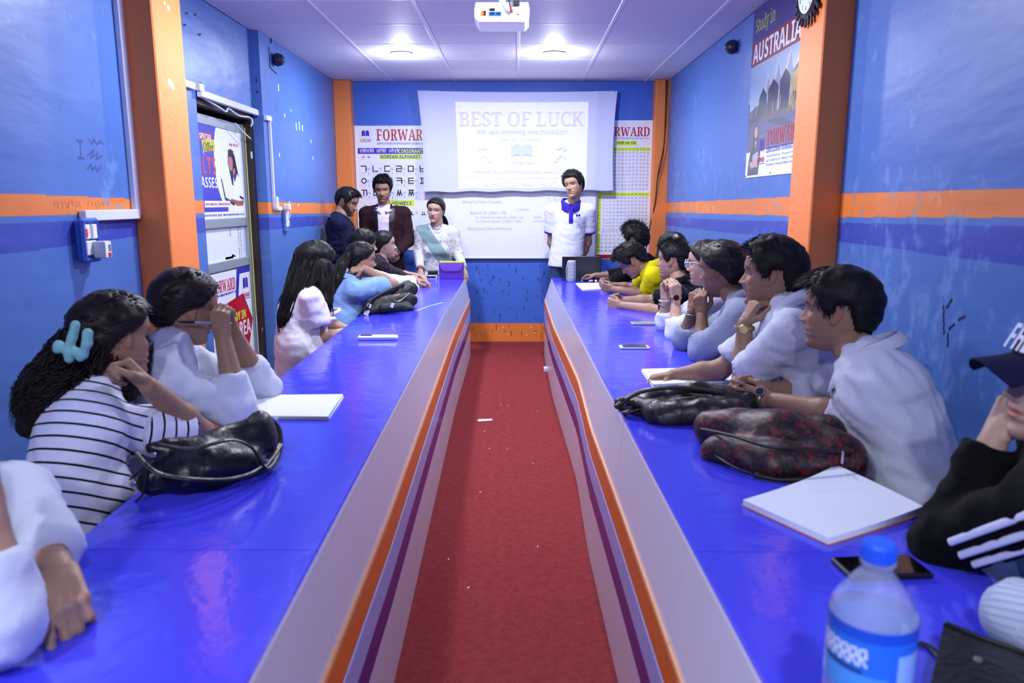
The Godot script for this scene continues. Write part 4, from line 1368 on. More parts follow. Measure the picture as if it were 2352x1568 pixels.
func leather(key: String, c: Color, rough := 0.42) -> StandardMaterial3D:
	var m := mat(key, c, rough)
	if m.normal_texture == null:
		m.normal_enabled = true
		m.normal_texture = weave()
		m.normal_scale = 0.5
		m.uv1_triplanar = true
		m.uv1_scale = Vector3(5, 5, 5)
	return m


# a pad of paper lying on the table: four corners (seen from above, in order), page block with its own edges
func pad(called: String, label: String, corners: Array, thick: float, page: Material, cover: Material, curl := 0.0) -> Node3D:
	var mid := Vector3.ZERO
	for c in corners:
		mid += c / 4.0
	var t := thing(called, label, "notebook", "", mid)
	var mk := func(y0: float, y1: float, grow: float, m: Material, part: String, wave: float) -> void:
		var st := SurfaceTool.new()
		st.begin(Mesh.PRIMITIVE_TRIANGLES)
		st.set_smooth_group(-1)
		var n := 12
		var at := func(i: int, j: int, y: float, w: float) -> Vector3:
			var u := i / float(n)
			var v := j / float(n)
			var a: Vector3 = corners[0].lerp(corners[1], u).lerp(corners[3].lerp(corners[2], u), v) - mid
			a += Vector3(a.x, 0, a.z).normalized() * grow
			a.y = y + w * (curl * pow(v, 3.0) * (0.4 + 0.6 * u) + 0.004 * sin(u * 3.0) * sin(v * 2.4) * minf(1.0, curl * 60.0))
			return a
		for i in n:
			for j in n:
				for q in [[y1, wave, false], [y0, wave if y0 > 0.002 else 0.0, true]]:
					var a: Vector3 = at.call(i, j, q[0], q[1])
					var b: Vector3 = at.call(i + 1, j, q[0], q[1])
					var c: Vector3 = at.call(i + 1, j + 1, q[0], q[1])
					var d: Vector3 = at.call(i, j + 1, q[0], q[1])
					var up := (b - a).cross(c - a).y < 0
					for p in ([a, b, c, a, c, d] if up != q[2] else [a, c, b, a, d, c]):
						st.add_vertex(p)
		st.generate_normals()
		st.set_smooth_group(-1)
		for e in 4:
			for k in n:
				var ij := func(s: int) -> Array:
					return [[s, 0], [n, s], [n - s, n], [0, n - s]][e]
				var p0: Array = ij.call(k)
				var p1: Array = ij.call(k + 1)
				var a: Vector3 = at.call(p0[0], p0[1], y1, wave)
				var b: Vector3 = at.call(p1[0], p1[1], y1, wave)
				var w0 := wave if y0 > 0.002 else 0.0
				var c: Vector3 = at.call(p1[0], p1[1], y0, w0)
				var d: Vector3 = at.call(p0[0], p0[1], y0, w0)
				var out := (a + c) * 0.5
				out.y = 0
				var nn := (b - a).cross(c - a)
				for p in ([a, b, c, a, c, d] if nn.dot(out) < 0 else [a, c, b, a, d, c]):
					st.set_normal(out.normalized())
					st.add_vertex(p)
		add(t, part, st.commit(), m)
	mk.call(0.0, 0.0025, 0.003, cover, "cover", 0.6)
	mk.call(0.0025, thick, 0.0, page, "page_block", 1.0)
	return t


func phone(label: String, at: Vector3, turn_: float, size: Vector2, body: Material, glass: Material) -> void:
	var t := thing("mobile_phone", label, "phone", "phones on the table", at, Basis(Vector3.UP, turn_))
	box(t, "body", Vector3(0, 0.005, 0), Vector3(size.x, 0.009, size.y), body, 0.0035)
	box(t, "front_glass", Vector3(0, 0.0098, 0), Vector3(size.x * 0.94 - 0.02, 0.001, size.y * 0.92), glass, 0.0004)
	lathe_part(t, "home_button", [[0, 0.0008], [0.005, 0.0006], [0.0055, 0.0]], 12, mat("button_grey", Color(0.5, 0.5, 0.55), 0.4), Vector3(size.x * 0.45, 0.0096, 0))


func desk_things() -> void:
	var paper := mat("paper", Color(0.88, 0.90, 0.94), 0.8)
	var black := mat("black_plastic")
	var glass := mat("dark_glass", Color(0.015, 0.015, 0.02), 0.08)
	var silver := mat("silver", Color(0.75, 0.75, 0.78), 0.2, 0.9)
	var up := Vector3(0, 0.004, 0)

	# black leather handbag
	var hide := leather("black_leather", Color(0.045, 0.048, 0.06), 0.36)
	var b1 := thing("handbag", "slouching black leather handbag lying beside the striped T-shirt", "handbag", "", on_table(470, 1090))
	var o := b1.position
	var q1 := [limb(J(352, 1098, 1.735), J(470, 1075, 1.80), 0.040, 0.062), limb(J(470, 1075, 1.80), J(590, 1020, 1.93), 0.062, 0.050), limb(J(400, 1040, 1.79), J(590, 985, 1.935), 0.028, 0.034), limb(J(430, 1090, 1.74), J(560, 1060, 1.84), 0.045, 0.04),
		limb(J(345, 1030, 1.76), J(420, 1030, 1.80), 0.016, 0.024), limb(J(600, 960, 1.96), J(610, 1010, 1.95), 0.018, 0.022)]
	for q in q1:
		q[6] = Vector3(0, TABLE + 0.002, 0)
		q[7] = Vector3.DOWN
	garment(b1, "bag_body", q1, hide, 0.009, 0.030, 0.007, 31).position = -o
	var strap := func(parent: Node3D, called: String, pts: Array, r: float, m: Material, flat := 0.4) -> void:
		add(parent, called, tube(curve(pts, 7), [r], 8, flat), m, -parent.position)
	strap.call(b1, "strap", [J(360, 1020, 1.70), J(440, 1030, 1.70), J(530, 1010, 1.76), J(580, 1030, 1.80), J(612, 1075, 1.83), J(640, 1040, 1.93), J(640, 985, 1.99), J(612, 955, 1.98)], 0.009, hide)
	strap.call(b1, "strap", [J(312, 1040, 1.66), J(360, 1085, 1.655), J(450, 1100, 1.67), J(540, 1098, 1.74), J(604, 1072, 1.83), J(645, 1020, 1.95)], 0.008, hide)
	strap.call(b1, "handle", [J(300, 1100, 1.68), J(340, 1070, 1.68), J(330, 1130, 1.68), J(312, 1150, 1.68)], 0.007, hide)
	for q in [[610, 1060, 1.83], [305, 1112, 1.67], [352, 1045, 1.69]]:
		box(b1, "buckle", J(q[0], q[1], q[2]) - o, Vector3(0.012, 0.012, 0.008), silver, 0.002)

	var sp_pad := pad("notebook", "white spiral pad beside the black handbag", [on_table(592, 914), on_table(788, 912), on_table(754, 964), on_table(562, 962)], 0.012, paper, paper)
	for k in 34:
		var p := on_table(640, 965).lerp(on_table(755, 965), k / 33.0)
		var pts := []
		for a in 8:
			pts.append(p + Vector3(0, 0.007 + sin(TAU * a / 8) * 0.006, cos(TAU * a / 8) * 0.005))
		add(sp_pad, "spiral_loop", tube(pts, [0.0008], 4, 1.0, true), mat("dull_steel"), -sp_pad.position)

	# long white remote
	var rm := thing("remote_control", "long white remote control alone on the blue table", "remote control", "", on_table(868, 780) + Vector3(0, 0.001, 0), Basis(Vector3.UP, 0.02))
	box(rm, "body", Vector3(0, 0.011, 0), Vector3(0.205, 0.022, 0.05), mat("remote_white", Color(0.88, 0.88, 0.92), 0.35), 0.006)
	box(rm, "display", Vector3(-0.06, 0.0225, 0.0), Vector3(0.06, 0.002, 0.034), glass, 0.0006)
	for k in 6:
		for j in 2:
			box(rm, "key", Vector3(-0.01 + k * 0.018, 0.023, -0.010 + j * 0.02), Vector3(0.011, 0.003, 0.010), mat("key_grey", Color(0.78, 0.78, 0.82), 0.4), 0.001)

	# black school bag
	var nylon := leather("black_nylon", Color(0.045, 0.048, 0.055), 0.65)
	var b2 := thing("school_bag", "black school bag with white tags between the light blue shirt and remote", "backpack", "", on_table(890, 715))
	o = b2.position
	var q2 := [limb(J(850, 716, 4.72), J(935, 712, 4.90), 0.035, 0.045), limb(J(860, 700, 4.80), J(940, 690, 5.0), 0.045, 0.05), limb(J(880, 690, 5.0), J(945, 664, 5.30), 0.035, 0.045), limb(J(905, 672, 5.2), J(940, 654, 5.38), 0.035, 0.035), limb(J(838, 716, 4.72), J(870, 690, 4.9), 0.02, 0.03)]
	for q in q2:
		q[6] = Vector3(0, TABLE + 0.002, 0)
		q[7] = Vector3.DOWN
	garment(b2, "bag_body", q2, nylon, 0.010, 0.03, 0.010, 12).position = -o
	garment(b2, "front_pocket", [limb(J(880, 708, 4.70), J(920, 706, 4.75), 0.028, 0.028)], nylon, 0.008, 0.01, 0.003).position = -o
	for q in [[[845, 707], [853, 690], 4.66], [[826, 722], [846, 698], 4.66]]:
		strap.call(b2, "shoulder_strap", [J(q[0][0] - 4, q[0][1] + 6, 4.66), J((q[0][0] + q[1][0]) / 2.0, (q[0][1] + q[1][1]) / 2.0, q[2]), J(q[1][0], q[1][1], 4.72), J(q[1][0] + 40, q[1][1] - 22, 4.95), J(q[1][0] + 75, q[1][1] - 36, 5.2)], 0.014, nylon)
	for q in [[842, 718, 4.655, 0.03, 0.035], [848, 702, 4.65, 0.025, 0.025], [901, 701, 4.665, 0.02, 0.03]]:
		box(b2, "white_tag", J(q[0], q[1], q[2]) - o, Vector3(q[3], q[4], 0.003), mat("tag_white", Color(0.82, 0.84, 0.86), 0.6), 0.001, Basis(Vector3(0, 0, 1), -0.4))
	box(b2, "wooden_toggle", J(912, 678, 4.83) - o, Vector3(0.04, 0.012, 0.012), mat("tan_wood", Color(0.75, 0.58, 0.36), 0.6), 0.003, Basis(Vector3(0, 0, 1), 0.3))
	strap.call(b2, "zip", [J(905, 688, 4.74), J(912, 692, 4.73), J(925, 686, 4.78), J(940, 672, 4.95)], 0.003, silver)

	var rule := thing("clear_strip", "thin clear plastic strip lying past the black school bag", "plastic strip", "", on_table(985, 705))
	var clear := mat("clear_plastic", Color(0.9, 0.92, 1.0, 0.35), 0.1)
	clear.transparency = BaseMaterial3D.TRANSPARENCY_ALPHA
	add(rule, "strip", tube([on_table(958, 714) + up * 0.5, on_table(985, 704) + up * 0.8, on_table(1016, 695) + up * 0.5], [0.012], 6, 0.12), clear, -rule.position)

	# purple gift box and small boxes at the far end
	var gb := thing("gift_box", "purple gift box with a folded flap and lime lid at the table end", "box", "", on_table(1037, 641) + Vector3(0, 0.001, 0.0), Basis(Vector3.UP, 0.02))
	var lilac := print_mat("gift_print", Color(0.36, 0.20, 0.62), [Color(0.44, 0.28, 0.70), Color(0.58, 0.38, 0.62)], 60, 2.5, 9.0)
	var limep := print_mat("gift_lime", Color(0.66, 0.72, 0.28), [Color(0.80, 0.80, 0.45), Color(0.55, 0.62, 0.25)], 40, 5.0, 9.0)
	box(gb, "carton", Vector3(0, 0.074, -0.055), Vector3(0.228, 0.148, 0.11), lilac, 0.003)
	box(gb, "lid", Vector3(0.002, 0.153, -0.055), Vector3(0.228, 0.012, 0.112), limep, 0.003)
	box(gb, "side_panel", Vector3(0.116, 0.075, -0.055), Vector3(0.004, 0.145, 0.105), limep, 0.001)
	var fl := PackedVector3Array()
	var fi := PackedInt32Array()
	for k in 15:
		var x := lerpf(-0.112, 0.112, k / 14.0)
		var e := absf(x) / 0.112
		var d := 0.075 if e < 0.52 else 0.075 * sqrt(maxf(0.0, 1.0 - pow((e - 0.52) / 0.48, 2)))
		for q in [[0.149, 0.0006], [0.149 - d, 0.004], [0.149, 0.003], [0.149 - d, 0.0065]]:
			fl.append(Vector3(x, q[0], q[1]))
	for k in 14:
		for q in [[0, 1], [1, 3], [3, 2], [2, 0]]:
			var a: int = k * 4 + q[0]
			var b: int = k * 4 + q[1]
			fi.append_array(PackedInt32Array([a, b, a + 4, b, b + 4, a + 4]))
	add(gb, "flap", commit(fl, smooth_normals(fl, fi), fi), mat("flap_purple", Color(0.42, 0.25, 0.68), 0.5))
	var sb := thing("duster_box", "small black and white box beside the purple gift box", "box", "", on_table(990, 640) + Vector3(0, 0.001, 0))
	box(sb, "lower_box", Vector3(0, 0.018, 0), Vector3(0.125, 0.036, 0.09), mat("box_white", Color(0.80, 0.80, 0.85), 0.5), 0.002)
	box(sb, "print_band", Vector3(0.005, 0.018, 0.0455), Vector3(0.09, 0.018, 0.001), black, 0.0004)
	box(sb, "upper_box", Vector3(0, 0.055, -0.01), Vector3(0.122, 0.034, 0.08), black, 0.002)
	box(sb, "upper_label", Vector3(-0.04, 0.055, 0.0305), Vector3(0.03, 0.03, 0.001), mat("box_white"), 0.0004)
	var yb := thing("yellow_bag", "crumpled yellow bag behind the purple gift box", "bag", "", on_table(1000, 634))
	garment(yb, "bag_body", [limb(on_table(998, 632) + Vector3(0, 0.05, -0.06), on_table(1004, 630) + Vector3(0, 0.10, -0.06), 0.045, 0.03)], mat("yellow_film", Color(0.88, 0.70, 0.16), 0.4), 0.009, 0.02, 0.010).position = -yb.position
	box(sb, "yellow_cap", Vector3(-0.075, 0.02, 0.01), Vector3(0.022, 0.035, 0.03), mat("yellow_film"), 0.003)

	# laptop, speaker, paper, marker
	var lp := thing("laptop", "open laptop with dark lid, its back to the aisle end", "laptop", "", V(0.572, TABLE + 0.001, 6.80), Basis(Vector3.UP, -0.06))
	var lid := mat("laptop_lid", Color(0.055, 0.055, 0.085), 0.3)
	box(lp, "base", Vector3(0, 0.009, -0.13), Vector3(0.35, 0.017, 0.24), lid, 0.004)
	box(lp, "lid", Vector3(0, 0.112, -0.005), Vector3(0.35, 0.22, 0.008), lid, 0.003, Basis(Vector3.RIGHT, 0.10))
	var lit := mat("laptop_display", Color(0.1, 0.1, 0.15), 0.2)
	box(lp, "display", Vector3(0, 0.114, -0.0105), Vector3(0.32, 0.19, 0.002), lit, 0.0005, Basis(Vector3.RIGHT, 0.10))
	box(lp, "keyboard", Vector3(0, 0.0182, -0.10), Vector3(0.30, 0.002, 0.11), black, 0.0006)
	strap.call(lp, "charger_lead", [on_table(1368, 636) + up, on_table(1385, 634) + up, on_table(1394, 640) + up, on_table(1396, 648) + up], 0.003, black, 1.0)
	box(lp, "charger_plug", on_table(1375, 634) + up - lp.position, Vector3(0.03, 0.01, 0.012), mat("plug_orange", Color(0.85, 0.30, 0.16), 0.5), 0.002)
	var sp := thing("portable_speaker", "pale grey upright cylinder speaker in front of the laptop", "speaker", "", V(0.478, TABLE, 6.72))
	lathe_part(sp, "casing", [[0.0, 0.0], [0.033, 0.0], [0.038, 0.006], [0.040, 0.03], [0.040, 0.165], [0.038, 0.182], [0.032, 0.19], [0.0, 0.19]], 28, leather("speaker_mesh", Color(0.62, 0.64, 0.66), 0.8))
	for y in [0.045, 0.075, 0.105, 0.135]:
		lathe_part(sp, "button", [[0, 0.0016], [0.005, 0.0012], [0.006, 0.0]], 10, mat("button_light", Color(0.86, 0.88, 0.90), 0.4), Vector3(0.004, y, 0.0402), Basis(Vector3.RIGHT, PI / 2))
	strap.call(sp, "loop_cord", [sp.position + Vector3(-0.038, 0.17, 0.01), sp.position + Vector3(-0.05, 0.10, 0.02), sp.position + Vector3(-0.042, 0.01, 0.02)], 0.003, mat("cord_grey", Color(0.7, 0.72, 0.76), 0.7), 1.0)
	pad("paper_sheets", "small white sheets of paper in front of the laptop", [on_table(1322, 651), on_table(1386, 650), on_table(1392, 664), on_table(1338, 667)], 0.004, paper, paper, 0.004)
	var mk := thing("marker_pen", "short black and white marker pen near the laptop", "marker pen", "", on_table(1358, 648) + Vector3(0, 0.011, 0), Basis(Vector3.UP, 0.1) * Basis(Vector3(0, 0, 1), PI / 2))
	lathe_part(mk, "barrel", [[0, -0.05], [0.010, -0.05], [0.0105, -0.045], [0.0105, 0.02], [0.0, 0.02]], 14, paper)
	lathe_part(mk, "cap", [[0.0, 0.055], [0.004, 0.055], [0.009, 0.045], [0.0108, 0.02], [0.0108, 0.012]], 14, black, Vector3.ZERO, Basis(Vector3(0, 0, 1), PI))
	for y in [-0.03, -0.015, 0.0, 0.012]:
		lathe_part(mk, "print_ring", [[0.0107, 0.0], [0.0109, 0.001], [0.0109, 0.005], [0.0107, 0.006]], 14, black, Vector3(0, y, 0))

	phone("pale gold phone lying beside the white-cuffed elbows", on_table(1482, 744), 0.03, Vector2(0.165, 0.075), mat("phone_gold", Color(0.66, 0.64, 0.58), 0.3), mat("phone_back", Color(0.58, 0.62, 0.60), 0.25))
	phone("white phone with dark screen lying nearer the aisle", on_table(1457, 799), -0.02, Vector2(0.145, 0.07), mat("phone_white", Color(0.86, 0.86, 0.90), 0.3), glass)

	pad("exercise_book", "open exercise book under the hand of the gold-watch student", [on_table(1474, 852), on_table(1720, 846), on_table(1712, 884), on_table(1500, 890)], 0.010, paper, paper, 0.008)

	# brown leather bag
	var brown := leather("brown_leather", Color(0.12, 0.085, 0.085), 0.4)
	var b3 := thing("brown_bag", "crumpled dark brown leather bag behind the red and black backpack", "bag", "", on_table(1530, 960))
	o = b3.position
	var q3 := [limb(J(1440, 928, 2.52), J(1520, 960, 2.36), 0.028, 0.05), limb(J(1520, 955, 2.36), J(1690, 955, 2.34), 0.05, 0.055), limb(J(1470, 925, 2.5), J(1600, 905, 2.48), 0.03, 0.045), limb(J(1600, 905, 2.48), J(1712, 925, 2.42), 0.045, 0.045), limb(J(1420, 925, 2.52), J(1425, 945, 2.50), 0.018, 0.018)]
	for q in q3:
		q[6] = Vector3(0, TABLE + 0.002, 0)
		q[7] = Vector3.DOWN
	garment(b3, "bag_body", q3, brown, 0.009, 0.028, 0.010, 77).position = -o
	for q in [[[1412, 935], [1470, 900], [1550, 890], [1640, 900], [1700, 915]], [[1430, 950], [1500, 930], [1590, 915], [1680, 925], [1705, 940]], [[1425, 915], [1480, 935], [1560, 945], [1650, 945]]]:
		var pts := []
		for p in q:
			pts.append(J(p[0], p[1], 2.42) + Vector3(0, 0.0, 0.0))
		strap.call(b3, "fold", pts, 0.013, brown, 0.6)
	box(b3, "buckle", J(1448, 925, 2.44) - o, Vector3(0.035, 0.018, 0.012), black, 0.004, Basis(Vector3.UP, 0.4))

	# red and black backpack
	var camo := leather("red_black_print", Color(1, 1, 1), 0.5)
	var ci := Image.create(256, 256, false, Image.FORMAT_RGBA8)
	var n1 := FastNoiseLite.new()
	n1.seed = 61
	n1.frequency = 0.022
	n1.fractal_octaves = 4
	var n2 := FastNoiseLite.new()
	n2.seed = 17
	n2.frequency = 0.011
	n2.fractal_octaves = 3
	for y in 256:
		for x in 256:
			var a := absf(n1.get_noise_2d(x, y))
			var b := n2.get_noise_2d(x, y)
			var c := Color(0.085, 0.045, 0.06)
			if b > 0.15:
				c = Color(0.16, 0.15, 0.17)
			if a < 0.055 and b > -0.20:
				c = Color(0.62, 0.09, 0.10)
			elif b < -0.25:
				c = Color(0.05, 0.035, 0.045)
			ci.set_pixel(x, y, c)
	camo.albedo_texture = ImageTexture.create_from_image(ci)
	camo.uv1_scale = Vector3(3.2, 3.2, 3.2)
	var b4 := thing("red_backpack", "red and black patterned backpack lying across the table", "backpack", "", on_table(1790, 1080))
	o = b4.position
	var q4 := [limb(J(1640, 985, 2.14), J(1780, 1010, 2.02), 0.060, 0.078), limb(J(1780, 1010, 2.02), J(1930, 1040, 1.92), 0.078, 0.060), limb(J(1650, 1040, 2.0), J(1780, 1065, 1.90), 0.05, 0.05), limb(J(1780, 1065, 1.90), J(1950, 1070, 1.88), 0.05, 0.045), limb(J(1700, 980, 2.2), J(1900, 1000, 2.06), 0.06, 0.06)]
	for q in q4:
		q[6] = Vector3(0, TABLE + 0.002, 0)
		q[7] = Vector3.DOWN
	garment(b4, "bag_body", q4, camo, 0.010, 0.035, 0.006, 5).position = -o
	strap.call(b4, "zip_line", [J(1610, 985, 2.06), J(1680, 1000, 1.95), J(1760, 1025, 1.865), J(1860, 1030, 1.845), J(1960, 1040, 1.83)], 0.004, black, 1.0)
	strap.call(b4, "zip_line", [J(1620, 1030, 2.0), J(1690, 1075, 1.88), J(1780, 1100, 1.82), J(1880, 1098, 1.80), J(1970, 1085, 1.81)], 0.004, black, 1.0)
	box(b4, "zip_pull", J(1935, 1050, 1.815) - o, Vector3(0.006, 0.032, 0.005), silver, 0.001)
	strap.call(b4, "shoulder_strap", [J(1735, 1090, 1.86), J(1790, 1106, 1.83), J(1850, 1102, 1.82), J(1900, 1092, 1.82)], 0.020, nylon, 0.35)

	# big notepad, tablet, bottle, wallet
	pad("large_notepad", "large white notepad with a curling corner in front of the backpack", [on_table(1903, 1252), on_table(1706, 1162), on_table(1918, 1098), on_table(2118, 1185)], 0.016, paper, mat("pad_cover", Color(0.75, 0.45, 0.30), 0.6), 0.020)
	var tb := thing("mobile_phone", "black phone in a dark case between the notepad and the bottle", "phone", "phones on the table", Vector3.ZERO)
	var ta := on_table(1902, 1288)
	var tc := on_table(2152, 1335)
	var te := on_table(2068, 1268)
	var tx := (tc - on_table(1985, 1342)).normalized()
	var tz := (on_table(1985, 1342) - ta).normalized()
	tb.transform = Transform3D(Basis(tx, Vector3.UP, tx.cross(Vector3.UP)).orthonormalized(), (ta + tc) * 0.5 + Vector3(0, 0.001, 0))
	box(tb, "case", Vector3(0, 0.006, 0), Vector3(0.162, 0.011, 0.083), black, 0.003)
	box(tb, "front_glass", Vector3(0, 0.0118, 0), Vector3(0.152, 0.001, 0.074), glass, 0.0004)
	bottle()
	var purse := leather("worn_black_leather", Color(0.075, 0.068, 0.06), 0.3)
	var pc := [on_table(2168, 1428, 0.80), on_table(2420, 1522, 0.80), on_table(2400, 1650, 0.80), on_table(2138, 1570, 0.80)]
	for q in 4:
		pc[q].y = TABLE + 0.001
	var pw := pad("leather_purse", "worn black leather purse at the near corner by the bottle", pc, 0.048, purse, purse, 0.003)
	pw.set_meta("category", "purse")
	o = pw.position
	strap.call(pw, "seam", [on_table(2170, 1430, 0.80), on_table(2250, 1462, 0.80), on_table(2330, 1490, 0.80), on_table(2415, 1524, 0.80)], 0.004, black, 1.0)
	strap.call(pw, "thin_strap", [on_table(2085, 1482) + up, on_table(2120, 1484) + up, on_table(2150, 1505) + up, on_table(2180, 1545) + up], 0.006, black, 0.5)
	lathe_part(pw, "stud", [[0, 0.004], [0.005, 0.003], [0.006, 0]], 12, mat("gold_stud", Color(0.75, 0.74, 0.62), 0.25, 0.9), on_table(2246, 1515, 0.80) - o)

	# on the carpet
	var ps := thing("paper_scrap", "torn scrap of white paper lying on the red carpet", "paper", "", on_table(1114, 966, 0.0) + Vector3(0, 0.004, 0), Basis(Vector3.UP, 0.28))
	box(ps, "scrap", Vector3.ZERO, Vector3(0.10, 0.006, 0.035), paper, 0.001)
	box(ps, "twig", Vector3(-0.02, 0.002, -0.03), Vector3(0.04, 0.004, 0.005), mat("tan_wood"), 0.001)
	var ad := thing("extension_box", "flat white adapter box on the carpet against the table foot", "adapter", "", on_table(1262, 852, 0.0) + Vector3(0.01, 0.0, 0))
	box(ad, "casing", Vector3(-0.01, 0.018, 0), Vector3(0.10, 0.036, 0.075), mat("remote_white"), 0.004)
	for x in [-0.025, 0.0, 0.02]:
		box(ad, "socket", Vector3(x, 0.037, 0.0), Vector3(0.008, 0.002, 0.012), mat("socket_blue"), 0.0005)
	for k in 12:
		var d := rng.randf_range(2.4, 6.6)
		var s := thing("carpet_crumb", "tiny pale crumb of litter on the red carpet", "crumb", "crumbs on the carpet", V(rng.randf_range(-0.3, 0.2), 0.002, d))
		box(s, "crumb", Vector3.ZERO, Vector3(rng.randf_range(0.005, 0.011), 0.004, 0.006), mat("print_white"), 0.001, Basis(Vector3.UP, rng.randf() * 3.0))

	# office chair by the far wall
	var oc := thing("office_chair", "black padded office chair with rounded back by the corner column", "office chair", "", V(1.25, 0, 6.10), Basis(Vector3.UP, -1.15))
	var pad_m := leather("chair_leather", Color(0.035, 0.035, 0.04), 0.35)
	garment(oc, "backrest", [limb(Vector3(-0.10, 0.95, 0.0), Vector3(0.10, 0.95, 0.0), 0.14, 0.14, Vector3(0, 0, 1), 2.2), limb(Vector3(-0.05, 1.09, 0.01), Vector3(0.05, 1.09, 0.01), 0.13, 0.13, Vector3(0, 0, 1), 1.9), limb(Vector3(0, 0.75, -0.01), Vector3(0, 0.85, 0), 0.16, 0.16, Vector3(0, 0, 1), 2.8)], pad_m, 0.014, 0.04, 0.0)
	garment(oc, "seat", [limb(Vector3(-0.11, 0.46, 0.22), Vector3(0.11, 0.46, 0.22), 0.16, 0.16, Vector3.UP, 3.0), limb(Vector3(-0.11, 0.46, 0.10), Vector3(0.11, 0.46, 0.10), 0.16, 0.16, Vector3.UP, 3.0)], pad_m, 0.016, 0.05, 0.0)
	add(oc, "back_bar", tube(curve([Vector3(0, 0.42, 0.18), Vector3(0, 0.45, -0.04), Vector3(0, 0.62, -0.06), Vector3(0, 0.85, -0.04)], 5), [0.02], 8), black)
	lathe_part(oc, "gas_column", [[0, 0.09], [0.03, 0.09], [0.03, 0.25], [0.018, 0.26], [0.018, 0.42], [0.0, 0.42]], 16, black, Vector3(0, 0, 0.17))
	for k in 5:
		var a := TAU * k / 5
		var e := Vector3(cos(a) * 0.24, 0.07, 0.17 + sin(a) * 0.24)
		add(oc, "base_arm", tube([Vector3(0, 0.11, 0.17), e], [0.022, 0.014], 8), black)
		lathe_part(oc, "caster", [[0, -0.012], [0.024, -0.012], [0.027, 0.0], [0.024, 0.012], [0, 0.012]], 14, black, Vector3(e.x, 0.0275, e.z), Basis(Vector3(0, 0, 1), PI / 2))


func bottle() -> void:
	var t := thing("water_bottle", "clear plastic water bottle with blue cap and blue label", "bottle", "", V(0.434, TABLE + 0.0005, 0.845))
	var plastic := mat("bottle_plastic", Color(0.86, 0.89, 0.97, 0.22), 0.06)
	plastic.transparency = BaseMaterial3D.TRANSPARENCY_ALPHA
	var prof := [[0.0, 0.006], [0.03, 0.002], [0.047, 0.004], [0.050, 0.015], [0.050, 0.030], [0.047, 0.036], [0.050, 0.042], [0.050, 0.060], [0.046, 0.068], [0.044, 0.074], [0.0495, 0.082], [0.050, 0.086], [0.050, 0.208], [0.0495, 0.212], [0.046, 0.222], [0.038, 0.236], [0.028, 0.250], [0.0195, 0.260], [0.0165, 0.265], [0.0165, 0.272], [0.020, 0.273], [0.020, 0.276], [0.0165, 0.277]]
	lathe_part(t, "shell", prof, 40, plastic)
	lathe_part(t, "cap", [[0.0, 0.300], [0.0175, 0.2995], [0.0192, 0.296], [0.0195, 0.278], [0.0188, 0.277], [0.0, 0.277]], 32, mat("bottle_cap", Color(0.13, 0.36, 0.88), 0.35))
	for k in 36:
		var a := TAU * k / 36
		box(t, "cap_rib", Vector3(cos(a) * 0.0196, 0.287, sin(a) * 0.0196), Vector3(0.0012, 0.015, 0.0012), mat("bottle_cap"), 0.0003, Basis(Vector3.UP, -a))
	var lb := PackedVector3Array()
	var ln := PackedVector3Array()
	var lu := PackedVector2Array()
	var li := PackedInt32Array()
	for k in 49:
		var a := TAU * k / 48
		for y in [0.124, 0.208]:
			lb.append(Vector3(sin(a) * 0.0508, y, cos(a) * 0.0508))
			ln.append(Vector3(sin(a), 0, cos(a)))
			lu.append(Vector2(k / 48.0, 0.0 if y > 0.15 else 1.0))
	for k in 48:
		li.append_array(PackedInt32Array([k * 2, k * 2 + 1, k * 2 + 2, k * 2 + 1, k * 2 + 3, k * 2 + 2]))
	var im := Image.create(640, 170, false, Image.FORMAT_RGBA8)
	im.fill(Color(0.16, 0.46, 0.88))
	im.fill_rect(Rect2i(0, 0, 640, 30), Color(0.10, 0.33, 0.80))
	poly(im, [Vector2(440, 110), Vector2(640, 120), Vector2(640, 170), Vector2(420, 170)], Color(0.30, 0.62, 0.94))
	poly(im, [Vector2(470, 96), Vector2(580, 104), Vector2(580, 114), Vector2(480, 112)], Color(0.14, 0.28, 0.50))
	for q in [[20, 60, 90, 150], [140, 50, 60, 110]]:
		im.fill_rect(Rect2i(q[0], q[1], q[2], q[3] - q[1]), Color(0.62, 0.80, 0.96))
	# white loops of the brand lettering, too blurred to read
	for k in 6:
		var x := 462.0 + k * 22.0
		stroke(im, [Vector2(x, 92), Vector2(x, 52), Vector2(x + 12, 50), Vector2(x + 15, 70), Vector2(x + 3, 74), Vector2(x + 16, 92)], 6.0, Color(0.88, 0.93, 0.98))
	add(t, "label", commit(lb, ln, li, lu), textured("bottle_label", im, 0.3))


# ---------------------------------------------------------------- bodies: a distance field of tapered limbs, meshed as surface nets

# a limb: [from, to, radius, radius, flat axis (or zero), flat factor, cut point, cut normal (or zero)]
func limb(a: Vector3, b: Vector3, ra: float, rb: float, axis := Vector3.ZERO, factor := 1.0, cut := Vector3.ZERO, cut_n := Vector3.ZERO) -> Array:
	return [a, b, ra, rb, axis, factor, cut, cut_n]


